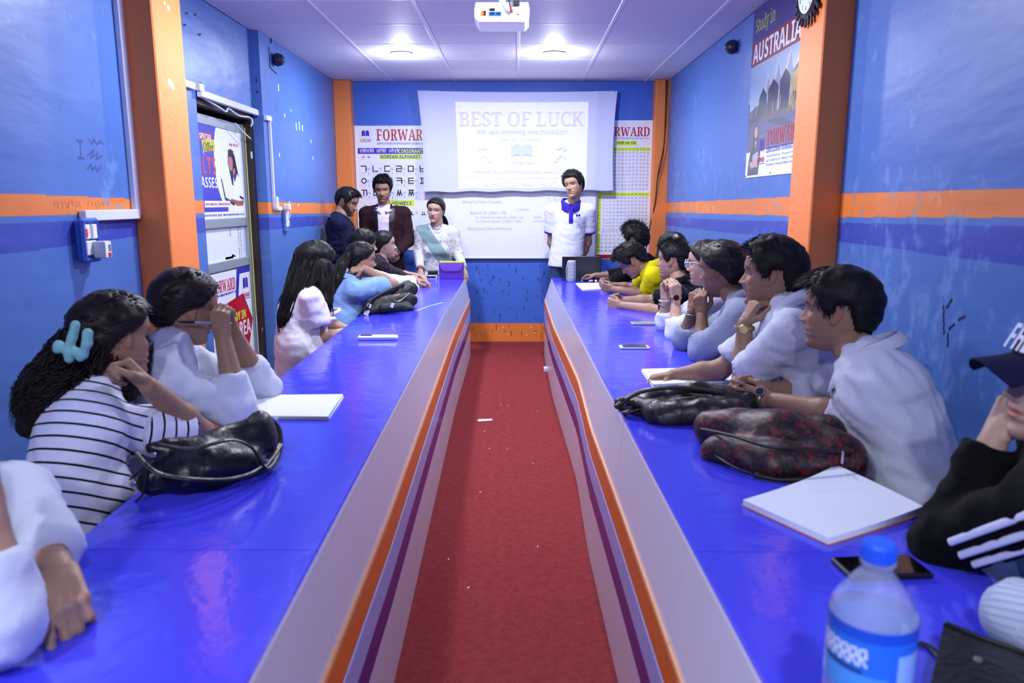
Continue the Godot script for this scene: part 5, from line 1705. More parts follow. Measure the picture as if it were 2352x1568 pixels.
func blob(limbs: Array, cell: float, k: float) -> Array:
	var lo := Vector3(1e9, 1e9, 1e9)
	var hi := -lo
	for l in limbs:
		var r: float = maxf(l[2], l[3]) + k + cell * 2.0
		for q in 2:
			var p: Vector3 = l[q]
			lo = Vector3(minf(lo.x, p.x - r), minf(lo.y, p.y - r), minf(lo.z, p.z - r))
			hi = Vector3(maxf(hi.x, p.x + r), maxf(hi.y, p.y + r), maxf(hi.z, p.z + r))
	var nx := int((hi.x - lo.x) / cell) + 2
	var ny := int((hi.y - lo.y) / cell) + 2
	var nz := int((hi.z - lo.z) / cell) + 2
	var f := PackedFloat32Array()
	f.resize(nx * ny * nz)
	f.fill(9.0)
	for l in limbs:
		var a: Vector3 = l[0]
		var b: Vector3 = l[1]
		var ra: float = l[2]
		var dr: float = l[3] - ra
		var ba := b - a
		var inv := 1.0 / maxf(ba.length_squared(), 1e-9)
		var ax: Vector3 = l[4]
		var sq: float = l[5] - 1.0
		var flat := sq != 0.0
		var cp: Vector3 = l[6]
		var cn: Vector3 = l[7]
		var clipped := cn != Vector3.ZERO
		var m: float = maxf(l[2], l[3]) + k + cell * 1.7
		var x0 := maxi(0, int((minf(a.x, b.x) - m - lo.x) / cell))
		var x1 := mini(nx - 1, int((maxf(a.x, b.x) + m - lo.x) / cell) + 1)
		var y0 := maxi(0, int((minf(a.y, b.y) - m - lo.y) / cell))
		var y1 := mini(ny - 1, int((maxf(a.y, b.y) + m - lo.y) / cell) + 1)
		var z0 := maxi(0, int((minf(a.z, b.z) - m - lo.z) / cell))
		var z1 := mini(nz - 1, int((maxf(a.z, b.z) + m - lo.z) / cell) + 1)
		for z in range(z0, z1 + 1):
			for y in range(y0, y1 + 1):
				var i := (z * ny + y) * nx + x0
				var p := Vector3(lo.x + x0 * cell, lo.y + y * cell, lo.z + z * cell) - a
				for x in range(x0, x1 + 1):
					var t := clampf(p.dot(ba) * inv, 0.0, 1.0)
					var e := p - ba * t
					if flat:
						e += ax * (e.dot(ax) * sq)
					var d := e.length() - ra - dr * t
					if clipped:
						d = maxf(d, (p + a - cp).dot(cn))
					var g := f[i]
					var h := k - absf(g - d)
					if h > 0.0:
						f[i] = minf(g, d) - h * h * 0.25 / k
					elif d < g:
						f[i] = d
					p.x += cell
					i += 1
	# surface nets
	var verts := PackedVector3Array()
	var idx := PackedInt32Array()
	var slot := PackedInt32Array()
	slot.resize(f.size())
	slot.fill(-1)
	var sx := 1
	var sy := nx
	var sz := nx * ny
	var near := cell * 5.0
	var cells := PackedInt32Array()
	for z in nz - 1:
		for y in ny - 1:
			var i := (z * ny + y) * nx
			for x in nx - 1:
				var v := f[i]
				if v < near and v > -near:
					var c1 := f[i + 1]
					var c2 := f[i + sy]
					var c3 := f[i + sy + 1]
					var c4 := f[i + sz]
					var c5 := f[i + sz + 1]
					var c6 := f[i + sz + sy]
					var c7 := f[i + sz + sy + 1]
					var s := int(v < 0) + int(c1 < 0) + int(c2 < 0) + int(c3 < 0) + int(c4 < 0) + int(c5 < 0) + int(c6 < 0) + int(c7 < 0)
					if s > 0 and s < 8:
						var sum := Vector3.ZERO
						var n := 0
						if (v < 0) != (c1 < 0):
							sum += Vector3(v / (v - c1), 0, 0)
							n += 1
						if (c2 < 0) != (c3 < 0):
							sum += Vector3(c2 / (c2 - c3), 1, 0)
							n += 1
						if (c4 < 0) != (c5 < 0):
							sum += Vector3(c4 / (c4 - c5), 0, 1)
							n += 1
						if (c6 < 0) != (c7 < 0):
							sum += Vector3(c6 / (c6 - c7), 1, 1)
							n += 1
						if (v < 0) != (c2 < 0):
							sum += Vector3(0, v / (v - c2), 0)
							n += 1
						if (c1 < 0) != (c3 < 0):
							sum += Vector3(1, c1 / (c1 - c3), 0)
							n += 1
						if (c4 < 0) != (c6 < 0):
							sum += Vector3(0, c4 / (c4 - c6), 1)
							n += 1
						if (c5 < 0) != (c7 < 0):
							sum += Vector3(1, c5 / (c5 - c7), 1)
							n += 1
						if (v < 0) != (c4 < 0):
							sum += Vector3(0, 0, v / (v - c4))
							n += 1
						if (c1 < 0) != (c5 < 0):
							sum += Vector3(1, 0, c1 / (c1 - c5))
							n += 1
						if (c2 < 0) != (c6 < 0):
							sum += Vector3(0, 1, c2 / (c2 - c6))
							n += 1
						if (c3 < 0) != (c7 < 0):
							sum += Vector3(1, 1, c3 / (c3 - c7))
							n += 1
						slot[i] = verts.size()
						cells.append(i)
						verts.append(lo + (Vector3(x, y, z) + sum / n) * cell)
				i += 1
	for i in cells:
		var inside := f[i] < 0
		for axis in 3:
			var s := sx if axis == 0 else (sy if axis == 1 else sz)
			var u := sy if axis == 0 else (sz if axis == 1 else sx)
			var w := sz if axis == 0 else (sx if axis == 1 else sy)
			if (f[i + s] < 0) == inside or i - u - w < 0:
				continue
			var a := slot[i]
			var b := slot[i - u]
			var c := slot[i - u - w]
			var d := slot[i - w]
			if b < 0 or c < 0 or d < 0:
				continue
			if inside:
				idx.append(a); idx.append(c); idx.append(b); idx.append(a); idx.append(d); idx.append(c)
			else:
				idx.append(a); idx.append(b); idx.append(c); idx.append(a); idx.append(c); idx.append(d)
	return [verts, idx]


# shape builder: gathers pieces with colours into one mesh
class Shape:
	var v := PackedVector3Array()
	var n := PackedVector3Array()
	var c := PackedColorArray()
	var i := PackedInt32Array()

	func take(verts: PackedVector3Array, norms: PackedVector3Array, idx: PackedInt32Array, col: Color, cols := PackedColorArray()) -> void:
		var base := v.size()
		v.append_array(verts)
		n.append_array(norms)
		if cols.size():
			c.append_array(cols)
		else:
			var k := PackedColorArray()
			k.resize(verts.size())
			k.fill(col)
			c.append_array(k)
		for q in idx:
			i.append(q + base)


# ---------------------------------------------------------------- heads

const FRONT := [[-0.122, 0.030], [-0.119, 0.060], [-0.115, 0.078], [-0.107, 0.0885], [-0.096, 0.0915], [-0.086, 0.0865], [-0.080, 0.0865], [-0.072, 0.0925], [-0.0665, 0.0925], [-0.0625, 0.0885], [-0.058, 0.0940], [-0.050, 0.0925], [-0.042, 0.0885], [-0.02, 0.088], [0.0, 0.0855], [0.012, 0.0885], [0.024, 0.0955], [0.04, 0.0955], [0.06, 0.0915], [0.08, 0.0790], [0.096, 0.060], [0.106, 0.042], [0.113, 0.02], [0.1155, 0.0]]
const BACK := [[-0.122, 0.03], [-0.115, 0.045], [-0.09, 0.052], [-0.07, 0.062], [-0.05, 0.078], [-0.03, 0.091], [0.0, 0.1005], [0.035, 0.102], [0.06, 0.094], [0.08, 0.081], [0.096, 0.063], [0.106, 0.046], [0.113, 0.022], [0.1155, 0.0]]
const SIDE := [[-0.122, 0.010], [-0.119, 0.020], [-0.115, 0.026], [-0.105, 0.036], [-0.09, 0.047], [-0.07, 0.0575], [-0.05, 0.0635], [-0.03, 0.0685], [0.0, 0.0725], [0.035, 0.0765], [0.06, 0.0735], [0.08, 0.0645], [0.096, 0.0505], [0.106, 0.036], [0.113, 0.018], [0.1155, 0.0]]
const RINGS := 64
const SPOKES := 88
var ring_y := PackedFloat32Array()
var head_v := PackedVector3Array()
var head_n := PackedVector3Array()
var head_i := PackedInt32Array()
var head_az := PackedFloat32Array()


func skull(az: float, y: float) -> Vector3:
	var s := sin(az)
	var c := cos(az)
	var x := along(SIDE, y) * signf(s) * pow(absf(s), 0.86)
	var z := along(FRONT, y) * pow(c, 0.94) if c > 0 else -along(BACK, y) * pow(-c, 0.96)
	return Vector3(x, y, z)


func make_head() -> void:
	for j in RINGS:
		var t := j / (RINGS - 1.0)
		ring_y.append(lerpf(-0.122, 0.044, t / 0.72) if t < 0.72 else lerpf(0.044, 0.1155, sin((t - 0.72) / 0.28 * PI / 2)))
	for j in RINGS:
		for k in SPOKES:
			var s := k / float(SPOKES) * 2.0 - 1.0
			var az := PI * s * (0.46 + 0.54 * s * s)
			var y := ring_y[j]
			var p := skull(az, y)
			if p.z > 0:
				var x := absf(p.x)
				# nose
				var up := clampf((0.020 - y) / 0.052, 0.0, 1.0)
				var prof := 0.0
				if y > -0.034:
					prof = 0.0015 + 0.0245 * pow(up, 1.15) if y < 0.02 else 0.0015 * exp(-pow((y - 0.02) / 0.01, 2))
				else:
					prof = 0.0250 * exp(-pow((y + 0.034) / 0.0065, 2))
				var wide := lerpf(0.0062, 0.0115, up * up)
				p.z += prof * exp(-pow(x / wide, 2))
				p.z += 0.009 * exp(-pow((x - 0.0135) / 0.006, 2) - pow((y + 0.034) / 0.008, 2))
				# eye hollows, brow, cheeks, mouth
				p.z -= 0.0095 * exp(-pow((x - 0.032) / 0.017, 2) - pow((y - 0.001) / 0.0115, 2))
				p.z += 0.0045 * exp(-pow((x - 0.030) / 0.022, 2) - pow((y - 0.022) / 0.008, 2))
				p.z += 0.0045 * exp(-pow((x - 0.046) / 0.016, 2) - pow((y + 0.024) / 0.018, 2))
				p.z -= 0.0030 * exp(-pow((x - 0.030) / 0.010, 2) - pow((y + 0.062) / 0.014, 2))
				p.z -= 0.0022 * exp(-pow(x / 0.021, 4) - pow((y + 0.0628) / 0.0022, 2))
			head_v.append(p)
			head_az.append(az)
	for j in RINGS - 1:
		for k in SPOKES:
			var a := j * SPOKES + k
			var b := j * SPOKES + (k + 1) % SPOKES
			var c := a + SPOKES
			var d := b + SPOKES
			head_i.append_array(PackedInt32Array([a, c, b, b, c, d]))
	head_n = smooth_normals(head_v, head_i)
	# check the winding against the outside
	if head_n[30 * SPOKES + SPOKES / 2].dot(head_v[30 * SPOKES + SPOKES / 2]) < 0:
		for q in range(0, head_i.size(), 3):
			var t := head_i[q]
			head_i[q] = head_i[q + 1]
			head_i[q + 1] = t
		head_n = smooth_normals(head_v, head_i)
	for k in SPOKES:
		head_n[(RINGS - 1) * SPOKES + k] = Vector3.UP


func ball(o: Vector3, r: Vector3, b: Basis, seg: int) -> Array:
	var v := PackedVector3Array()
	var n := PackedVector3Array()
	var i := PackedInt32Array()
	for j in seg + 1:
		var th := PI * j / seg
		for k in seg * 2:
			var ph := PI * k / seg
			var d := Vector3(sin(th) * cos(ph), cos(th), sin(th) * sin(ph))
			v.append(o + b * (d * r))
			n.append((b * (d / r)).normalized())
	for j in seg:
		for k in seg * 2:
			var a := j * seg * 2 + k
			var c := j * seg * 2 + (k + 1) % (seg * 2)
			i.append_array(PackedInt32Array([a, c, a + seg * 2, c, c + seg * 2, a + seg * 2]))
	return [v, n, i]


func head_frame(s: Dictionary) -> Transform3D:
	var b := Basis(Vector3.UP, PI - deg_to_rad(s.hy)) * Basis(Vector3.RIGHT, -deg_to_rad(s.get("hp", 0.0))) * Basis(Vector3(0, 0, 1), deg_to_rad(s.get("hr", 0.0)))
	return Transform3D(b.scaled(Vector3.ONE * s.get("hs", 1.0)), s.head)


func add_head(body: Shape, s: Dictionary) -> void:
	var fr := head_frame(s)
	var skin: Color = s.skin
	var lips := Color(skin.r * 0.85, skin.g * 0.5, skin.b * 0.5)
	if s.has("lips"):
		lips = s.lips
	var dark := Color(0.02, 0.016, 0.015)
	var beard: float = s.get("beard", 0.0)
	var tash: float = maxf(beard, s.get("moustache", 0.0))
	var v := PackedVector3Array()
	var n := PackedVector3Array()
	var c := PackedColorArray()
	for q in head_v.size():
		var p := head_v[q]
		v.append(fr * p)
		n.append((fr.basis * head_n[q]).normalized())
		var col := skin
		if p.z > 0.03:
			var x := absf(p.x)
			if x < 0.0245 - absf(p.y + 0.0635) * 0.9 and p.y > -0.0765 and p.y < -0.0525:
				col = lips
			var arch := 0.0255 + 0.003 * sin(clampf((x - 0.014) / 0.036, 0.0, 1.0) * PI) - maxf(0.0, x - 0.04) * 0.18
			if x > 0.013 and x < 0.053 and absf(p.y - arch) < 0.0036:
				col = skin.lerp(dark, 0.85)
			if tash > 0 and x < 0.030 and p.y < -0.0435 and p.y > -0.0535 and p.z > 0.07:
				col = skin.lerp(dark, tash)
		if beard > 0:
			var line := -0.072 if absf(p.x) < 0.028 else -0.058 + clampf((0.075 - p.z) * 0.9, 0.0, 0.07)
			if p.y < line and p.z > 0.004 and not (absf(p.x) < 0.022 and p.y > -0.079):
				col = skin.lerp(dark, beard)
		c.append(col)
	body.take(v, n, head_i, skin, c)
	# ears
	for sd in [-1.0, 1.0]:
		var e := ball(Vector3(sd * 0.0735, -0.005, -0.004), Vector3(0.0085, 0.031, 0.018), Basis(Vector3(0, 1, 0), sd * 0.45) * Basis(Vector3(1, 0, 0), -0.16) * Basis(Vector3(0, 0, 1), -sd * 0.12), 9)
		var ev: PackedVector3Array = e[0]
		var en: PackedVector3Array = e[1]
		for q in ev.size():
			var p := ev[q]
			var dx := (p.z + 0.002) / 0.010
			var dy := (p.y + 0.002) / 0.020
			p.x -= sd * 0.009 * exp(-dx * dx - dy * dy) * (1.0 if p.x * sd > 0.0735 else 0.0)
			if p.y < -0.02:
				p.z += 0.004
			ev[q] = fr * p
		body.take(ev, smooth_normals(ev, e[2]), e[2], Color(skin.r * 1.05, skin.g * 0.9, skin.b * 0.88))
	# eyes
	var shut: float = s.get("shut", 0.2)
	for sd in [-1.0, 1.0]:
		var o := Vector3(sd * 0.0315, 0.0005, 0.0588)
		var e := ball(o, Vector3.ONE * 0.0135, Basis.IDENTITY, 14)
		var cols := PackedColorArray()
		var ev: PackedVector3Array = e[0]
		for q in ev.size():
			var d := (ev[q] - o) / 0.0135
			var r := Vector2(d.x, d.y).length()
			var col := Color(0.72, 0.70, 0.68)
			if r < 0.34:
				col = Color(0.018, 0.012, 0.01)
			if d.y > 0.38 - shut * 0.8:
				col = skin * 0.92
			if d.y > 0.34 - shut * 0.8 and d.y <= 0.42 - shut * 0.8:
				col = dark
			if d.y < -0.34 + absf(d.x) * 0.2:
				col = skin * 0.95
			if s.get("closed", false):
				col = dark if absf(d.y + 0.36) < 0.07 else skin * 0.95
			col.a = 1.0
			cols.append(col)
			ev[q] = fr * ev[q]
		var en := PackedVector3Array()
		for q in e[1]:
			en.append((fr.basis * q).normalized())
		body.take(ev, en, e[2], skin, cols)


# ---------------------------------------------------------------- hands

# f: towards the fingertips, n: out of the palm; curls: [thumb tuck, index, middle, ring, little], each 0 open .. 1 closed
func hand_limbs(w: Vector3, f: Vector3, n: Vector3, right: bool, curls: Array, k: float) -> Array:
	f = f.normalized()
	n = (n - f * n.dot(f)).normalized()
	var t := f.cross(n) if right else n.cross(f)
	var out := []
	var off := [0.027, 0.009, -0.009, -0.026]
	var reach := [0.084, 0.087, 0.083, 0.076]
	var bones := [[0.042, 0.025, 0.020], [0.046, 0.028, 0.021], [0.042, 0.026, 0.020], [0.033, 0.020, 0.018]]
	for q in 4:
		var kn: Vector3 = w + (f * reach[q] + t * off[q]) * k
		out.append(limb(w + (t * off[q] * 0.55 - n * 0.001) * k, kn, 0.0155 * k, 0.0125 * k))
		var c: float = curls[q + 1]
		var fan := t * (0.05 * (1.5 - q)) * (1.0 - c)
		var a := 0.12 + c * 1.35
		var p := kn
		for s in 3:
			var d := (f * cos(a) + n * sin(a) + fan).normalized()
			var p2: Vector3 = p + d * bones[q][s] * k
			out.append(limb(p, p2, (0.0098 - s * 0.0009) * k, (0.0090 - s * 0.0011) * k))
			p = p2
			a += 0.10 + c * (1.45 if s == 0 else 0.9)
	var tuck: float = curls[0]
	var b := w + (f * 0.018 + t * 0.018 + n * 0.004) * k
	var d1 := (f * 0.62 + t * (0.80 - tuck * 0.5) + n * (0.15 + tuck * 0.5)).normalized()
	var d2 := (f * 0.85 + t * (0.45 - tuck * 0.9) + n * (0.1 + tuck * 0.4)).normalized()
	var p1 := b + d1 * 0.046 * k
	var p2 := p1 + d2 * 0.033 * k
	var p3 := p2 + (d2 * 0.8 + f * 0.2 - t * tuck * 0.3).normalized() * 0.026 * k
	out.append(limb(b, p1, 0.0165 * k, 0.0115 * k))
	out.append(limb(p1, p2, 0.0112 * k, 0.0100 * k))
	out.append(limb(p2, p3, 0.0100 * k, 0.0078 * k))
	out.append(limb(w - f * 0.004 * k, w + f * 0.02 * k, 0.0255 * k, 0.0225 * k, n, 1.15))
	return out


# ---------------------------------------------------------------- hair

class Strands:
	var v := PackedVector3Array()
	var i := PackedInt32Array()

	func add(pts: PackedVector3Array, r: float, sides: int, tip: float) -> void:
		var n := pts.size()
		var ref := Vector3(0.31, 0.22, 0.92)
		var base := v.size()
		for q in n:
			var d := (pts[mini(q + 1, n - 1)] - pts[maxi(q - 1, 0)]).normalized()
			var u := (ref - d * ref.dot(d)).normalized()
			ref = u
			var w := d.cross(u)
			var f := q / (n - 1.0)
			var rr := r * (1.0 if f < tip else maxf(0.06, 1.0 - (f - tip) / (1.0 - tip)))
			for k in sides:
				var a := TAU * k / sides
				v.append(pts[q] + u * (cos(a) * rr) + w * (sin(a) * rr))
		for q in n - 1:
			for k in sides:
				var a := base + q * sides + k
				var b := base + q * sides + (k + 1) % sides
				i.append(a); i.append(a + sides); i.append(b)
				i.append(b); i.append(a + sides); i.append(b + sides)


const LINE_SHORT := [[0, 0.066], [35, 0.064], [52, 0.050], [62, 0.026], [70, -0.006], [86, -0.014], [92, 0.020], [108, 0.022], [118, -0.03], [130, -0.055], [180, -0.066]]
const LINE_LONG := [[0, 0.070], [38, 0.062], [58, 0.040], [72, 0.014], [90, -0.002], [108, -0.030], [125, -0.06], [180, -0.085]]
const LINE_COVER := [[0, 0.074], [22, 0.070], [40, 0.052], [56, 0.02], [66, -0.03], [76, -0.07], [100, -0.10], [180, -0.11]]


func hair(parent: Node3D, s: Dictionary, blocks: Array) -> void:
	var h: Dictionary = s.hair
	var style: String = h.style
	var fr := head_frame(s)
	var to_local := fr.affine_inverse()
	var g := (to_local.basis * Vector3.DOWN).normalized()
	var r := RandomNumberGenerator.new()
	r.seed = int(absf(s.head.x * 1000) + absf(s.head.z * 777)) + 5
	var hairline: Array = {"short": LINE_SHORT, "tied": LINE_LONG, "long": LINE_COVER}[style]
	var thick: float = h.get("thick", 0.012)
	var lump := FastNoiseLite.new()
	lump.seed = r.seed % 1000
	lump.frequency = h.get("lump", 22.0)
	# cap
	var v := PackedVector3Array()
	var mask := PackedFloat32Array()
	for q in head_v.size():
		var p := head_v[q]
		var az := absf(rad_to_deg(head_az[q]))
		var m := clampf((p.y - along(hairline, az)) / 0.022, -1.0, 1.0)
		mask.append(m)
		var lift := thick * smoothstep(0.0, 1.0, maxf(m, 0.0)) * (1.0 + 0.45 * lump.get_noise_3dv(p))
		if h.get("flat_top", false) and p.y > 0.05:
			lift *= 1.0 + (p.y - 0.05) * 9.0 * maxf(0.2, 0.6 + p.z * 6.0)
		v.append(p + head_n[q] * (lift + (0.0022 if m > 0 else -0.006)))
	var idx := PackedInt32Array()
	for q in range(0, head_i.size(), 3):
		if maxf(mask[head_i[q]], maxf(mask[head_i[q + 1]], mask[head_i[q + 2]])) > 0.0:
			idx.append(head_i[q]); idx.append(head_i[q + 1]); idx.append(head_i[q + 2])
	var st := Strands.new()
	var roots := PackedInt32Array()
	for q in head_v.size():
		if mask[q] > 0.25 and q / SPOKES < RINGS - 3:
			roots.append(q)
	var count: int = h.get("count", 260)
	var length: float = h.get("length", 0.04)
	var curl: float = h.get("curl", 0.0)
	var width: float = h.get("width", 0.004)
	if style == "short":
		var stand: float = h.get("stand", 0.5)
		var comb: Vector3 = h.get("comb", Vector3(0, 0, 0.6))
		for q in count:
			var a := roots[r.randi() % roots.size()]
			var p := head_v[a]
			var n := head_n[a]
			var up := clampf((p.y - 0.02) / 0.06, 0.0, 1.0)
			var d: Vector3 = (n * stand * (0.3 + up) + comb * up + g * (1.0 - up) * 0.9 + Vector3(r.randf() - 0.5, r.randf() - 0.5, r.randf() - 0.5) * h.get("mess", 0.3)).normalized()
			var pts := PackedVector3Array()
			var o := p + n * thick * 0.7
			var len := length * (0.35 + 0.65 * up) * r.randf_range(0.7, 1.15)
			for k in 5:
				var wob := Vector3.ZERO
				if curl > 0:
					wob = Vector3(sin(k * 1.9 + a), cos(k * 2.1 + a * 0.7), sin(k * 1.6 + a * 1.3)) * curl * (k / 4.0)
				pts.append(fr * (o + wob))
				o += d * len / 4.0
				d = (d + g * 0.16 * (1.0 - stand * 0.6) - n * 0.05).normalized()
			st.add(pts, width * r.randf_range(0.7, 1.2), 3, 0.35)
	else:
		var tie: Vector3 = h.get("tie", Vector3(0, -0.03, -0.11))
		for q in count:
			var a := roots[r.randi() % roots.size()]
			var az := head_az[a]
			var y := head_v[a].y
			var pts := PackedVector3Array()
			if style == "tied":
				# swept back over the skull to the tie
				var p0 := head_v[a] + head_n[a] * (thick * 0.75)
				for k in 7:
					var f := k / 6.0
					var p := p0.lerp(tie, f)
					var need := skull(atan2(p.x, p.z), clampf(p.y, -0.1, 0.11)).length() + thick * (1.0 - f * 0.2)
					if p.length() < need and f < 0.97:
						p = p.normalized() * need
					pts.append(fr * p)
				st.add(pts, width * r.randf_range(0.6, 1.0), 4, 0.75)
				continue
			# falling hair: along the skull from the parting, then down
			var side := signf(az) if az != 0.0 else 1.0
			var out := maxf(absf(az), deg_to_rad(h.get("open", 74.0)))
			var lift := thick * r.randf_range(0.7, 1.25)
			var len := length * r.randf_range(0.82, 1.05)
			var gone := 0.0
			var p := Vector3.ZERO
			var d := g
			var free := false
			var ph := r.randf() * TAU
			var last := Vector3.ZERO
			var k := 0
			while gone < len and k < 40:
				if not free:
					var t := clampf((0.10 - y) / 0.13, 0.0, 1.0)
					var aa := side * lerpf(absf(az), out, t)
					p = skull(aa, maxf(y, -0.05))
					p += Vector3(p.x, 0.3 * p.y, p.z).normalized() * lift
					y -= 0.021
					if y < h.get("free_at", -0.035):
						free = true
						d = (p - last).normalized() if k else g
				else:
					d = (d + g * 0.9).normalized()
					p += d * 0.03
					var world := fr * p
					for b in blocks:
						var c: Vector3 = b[0]
						var need: float = b[1] + lift * 0.5
						var off := world - c
						if off.length() < need:
							world = c + off.normalized() * need
					p = to_local * world
				if k:
					gone += (p - last).length() * fr.basis.get_scale().x
				last = p
				var wob := Vector3.ZERO
				if curl > 0 and free:
					wob = Vector3(sin(k * 1.25 + ph), 0.4 * sin(k * 1.7 + ph * 2.0), cos(k * 1.25 + ph)) * curl * clampf(gone / 0.2, 0.2, 1.0)
				pts.append(fr * (p + wob))
				k += 1
			if pts.size() > 3:
				st.add(pts, width * r.randf_range(0.7, 1.15), 4, 0.7)
		if h.has("tail"):
			var tail: float = h.tail
			for q in h.get("tail_count", 60):
				var d: Vector3 = (tie.normalized() * h.get("tail_out", 0.8) + Vector3(r.randf() - 0.5, r.randf() - 0.5, r.randf() - 0.5) * 0.5).normalized()
				var p := tie
				var pts := PackedVector3Array()
				var ph := r.randf() * TAU
				for k in int(tail / 0.028):
					var wob := Vector3(sin(k * 1.2 + ph), 0, cos(k * 1.2 + ph)) * curl if curl > 0 else Vector3.ZERO
					pts.append(fr * (p + wob * minf(1.0, k * 0.3)))
					p += d * 0.028
					d = (d + g * 0.5).normalized()
					var world := fr * p
					for b in blocks:
						var c: Vector3 = b[0]
						var off := world - c
						if off.length() < b[1] + 0.012:
							world = c + off.normalized() * (b[1] + 0.012)
					p = to_local * world
				if pts.size() > 2:
					st.add(pts, width * r.randf_range(0.9, 1.5), 4, 0.7)
		if h.has("bun"):
			for q in 40:
				var pts := PackedVector3Array()
				var ph := r.randf() * TAU
				var tilt := Basis(Vector3(r.randf() - 0.5, r.randf() - 0.5, r.randf() - 0.5).normalized(), r.randf() * 2.0)
				for k in 9:
					pts.append(fr * (tie + tie.normalized() * h.bun * 0.6 + tilt * Vector3(cos(ph + k * 0.7), 0.35 * sin(k * 0.5 + ph), sin(ph + k * 0.7)) * h.bun * r.randf_range(0.92, 1.0)))
				st.add(pts, width * 1.4, 4, 0.8)
	# locks: bundles of strands that follow a chain of rings [point, radius] down from the head
	var lm := []
	for ch in h.get("locks", []):
		var pc := []
		for q in ch.chain:
			pc.append([fr * q[0] if ch.get("local", true) else q[0], q[1]])
		for q in pc.size() - 1:
			lm.append(limb(pc[q][0], pc[q + 1][0], pc[q][1] * 0.86, pc[q + 1][1] * 0.86))
		var segs: int = pc.size() - 1
		for q in ch.n:
			var t0: float = r.randf() * ch.get("start", 0.35)
			var t1: float = r.randf_range(ch.get("end", 0.8), 1.08)
			var phi := r.randf() * TAU
			var twist := r.randf_range(-0.5, 0.5)
			var ph := r.randf() * TAU
			var steps: int = ch.get("steps", 16)
			var cr: float = ch.get("curl", 0.0)
			var out := r.randf_range(0.80, 1.08)
			var pts := PackedVector3Array()
			for k in steps:
				var t := lerpf(t0, t1, k / (steps - 1.0))
				var f := clampf(t, 0.0, 0.9999) * segs
				var j := int(f)
				var c: Vector3 = pc[j][0].lerp(pc[j + 1][0], f - j)
				var rad := lerpf(pc[j][1], pc[j + 1][1], f - j)
				var d: Vector3 = (pc[j + 1][0] - pc[j][0]).normalized()
				c += d * maxf(0.0, t - 1.0) * 0.4
				var u := d.cross(Vector3(0.1, 0.2, 1.0)).normalized()
				var w := d.cross(u)
				var an := phi + twist * t
				var p := c + (u * cos(an) + w * sin(an)) * rad * out
				if cr > 0:
					p += (u * sin(k * 1.35 + ph) + d * 0.6 * cos(k * 1.35 + ph * 1.7) + w * cos(k * 1.1 + ph)) * cr * clampf(t * 2.0, 0.25, 1.0)
				pts.append(p)
			st.add(pts, width * r.randf_range(0.6, 1.2), 3, 0.7)
	var body := Shape.new()
	var wv := PackedVector3Array()
	for p in v:
		wv.append(fr * p)
	# keep only used vertices of the cap
	body.take(wv, smooth_normals(wv, idx), idx, Color(1, 1, 1))
	if lm.size():
		var bl := blob(lm, 0.012, 0.03)
		body.take(bl[0], smooth_normals(bl[0], bl[1]), bl[1], Color(1, 1, 1))
	body.take(st.v, smooth_normals(st.v, st.i), st.i, Color(1, 1, 1))
	add(parent, "hair", commit(body.v, body.n, body.i), h.mat)


# ---------------------------------------------------------------- a whole person

func facing(deg: float) -> Vector3:
	return Vector3(sin(deg_to_rad(deg)), 0, -cos(deg_to_rad(deg)))


func crease(verts: PackedVector3Array, norms: PackedVector3Array, amount: float, seed_: int) -> void:
	# long shallow folds that run mostly down and across, with a little fine rumpling
	var no := FastNoiseLite.new()
	no.seed = seed_
	no.frequency = 1.0
	no.fractal_octaves = 2
	for q in verts.size():
		var p := verts[q]
		var a := no.get_noise_3d(p.x * 8.0 + p.y * 7.0, p.y * 2.6 - p.x * 3.0, p.z * 8.0 + p.y * 5.0)
		var b := no.get_noise_3d(p.x * 4.0 + 30.0, p.y * 15.0 + p.z * 5.0, p.z * 4.0)
		var f := (0.32 - absf(a)) * 1.5 + b * 0.8
		verts[q] = p + norms[q] * (f * amount)


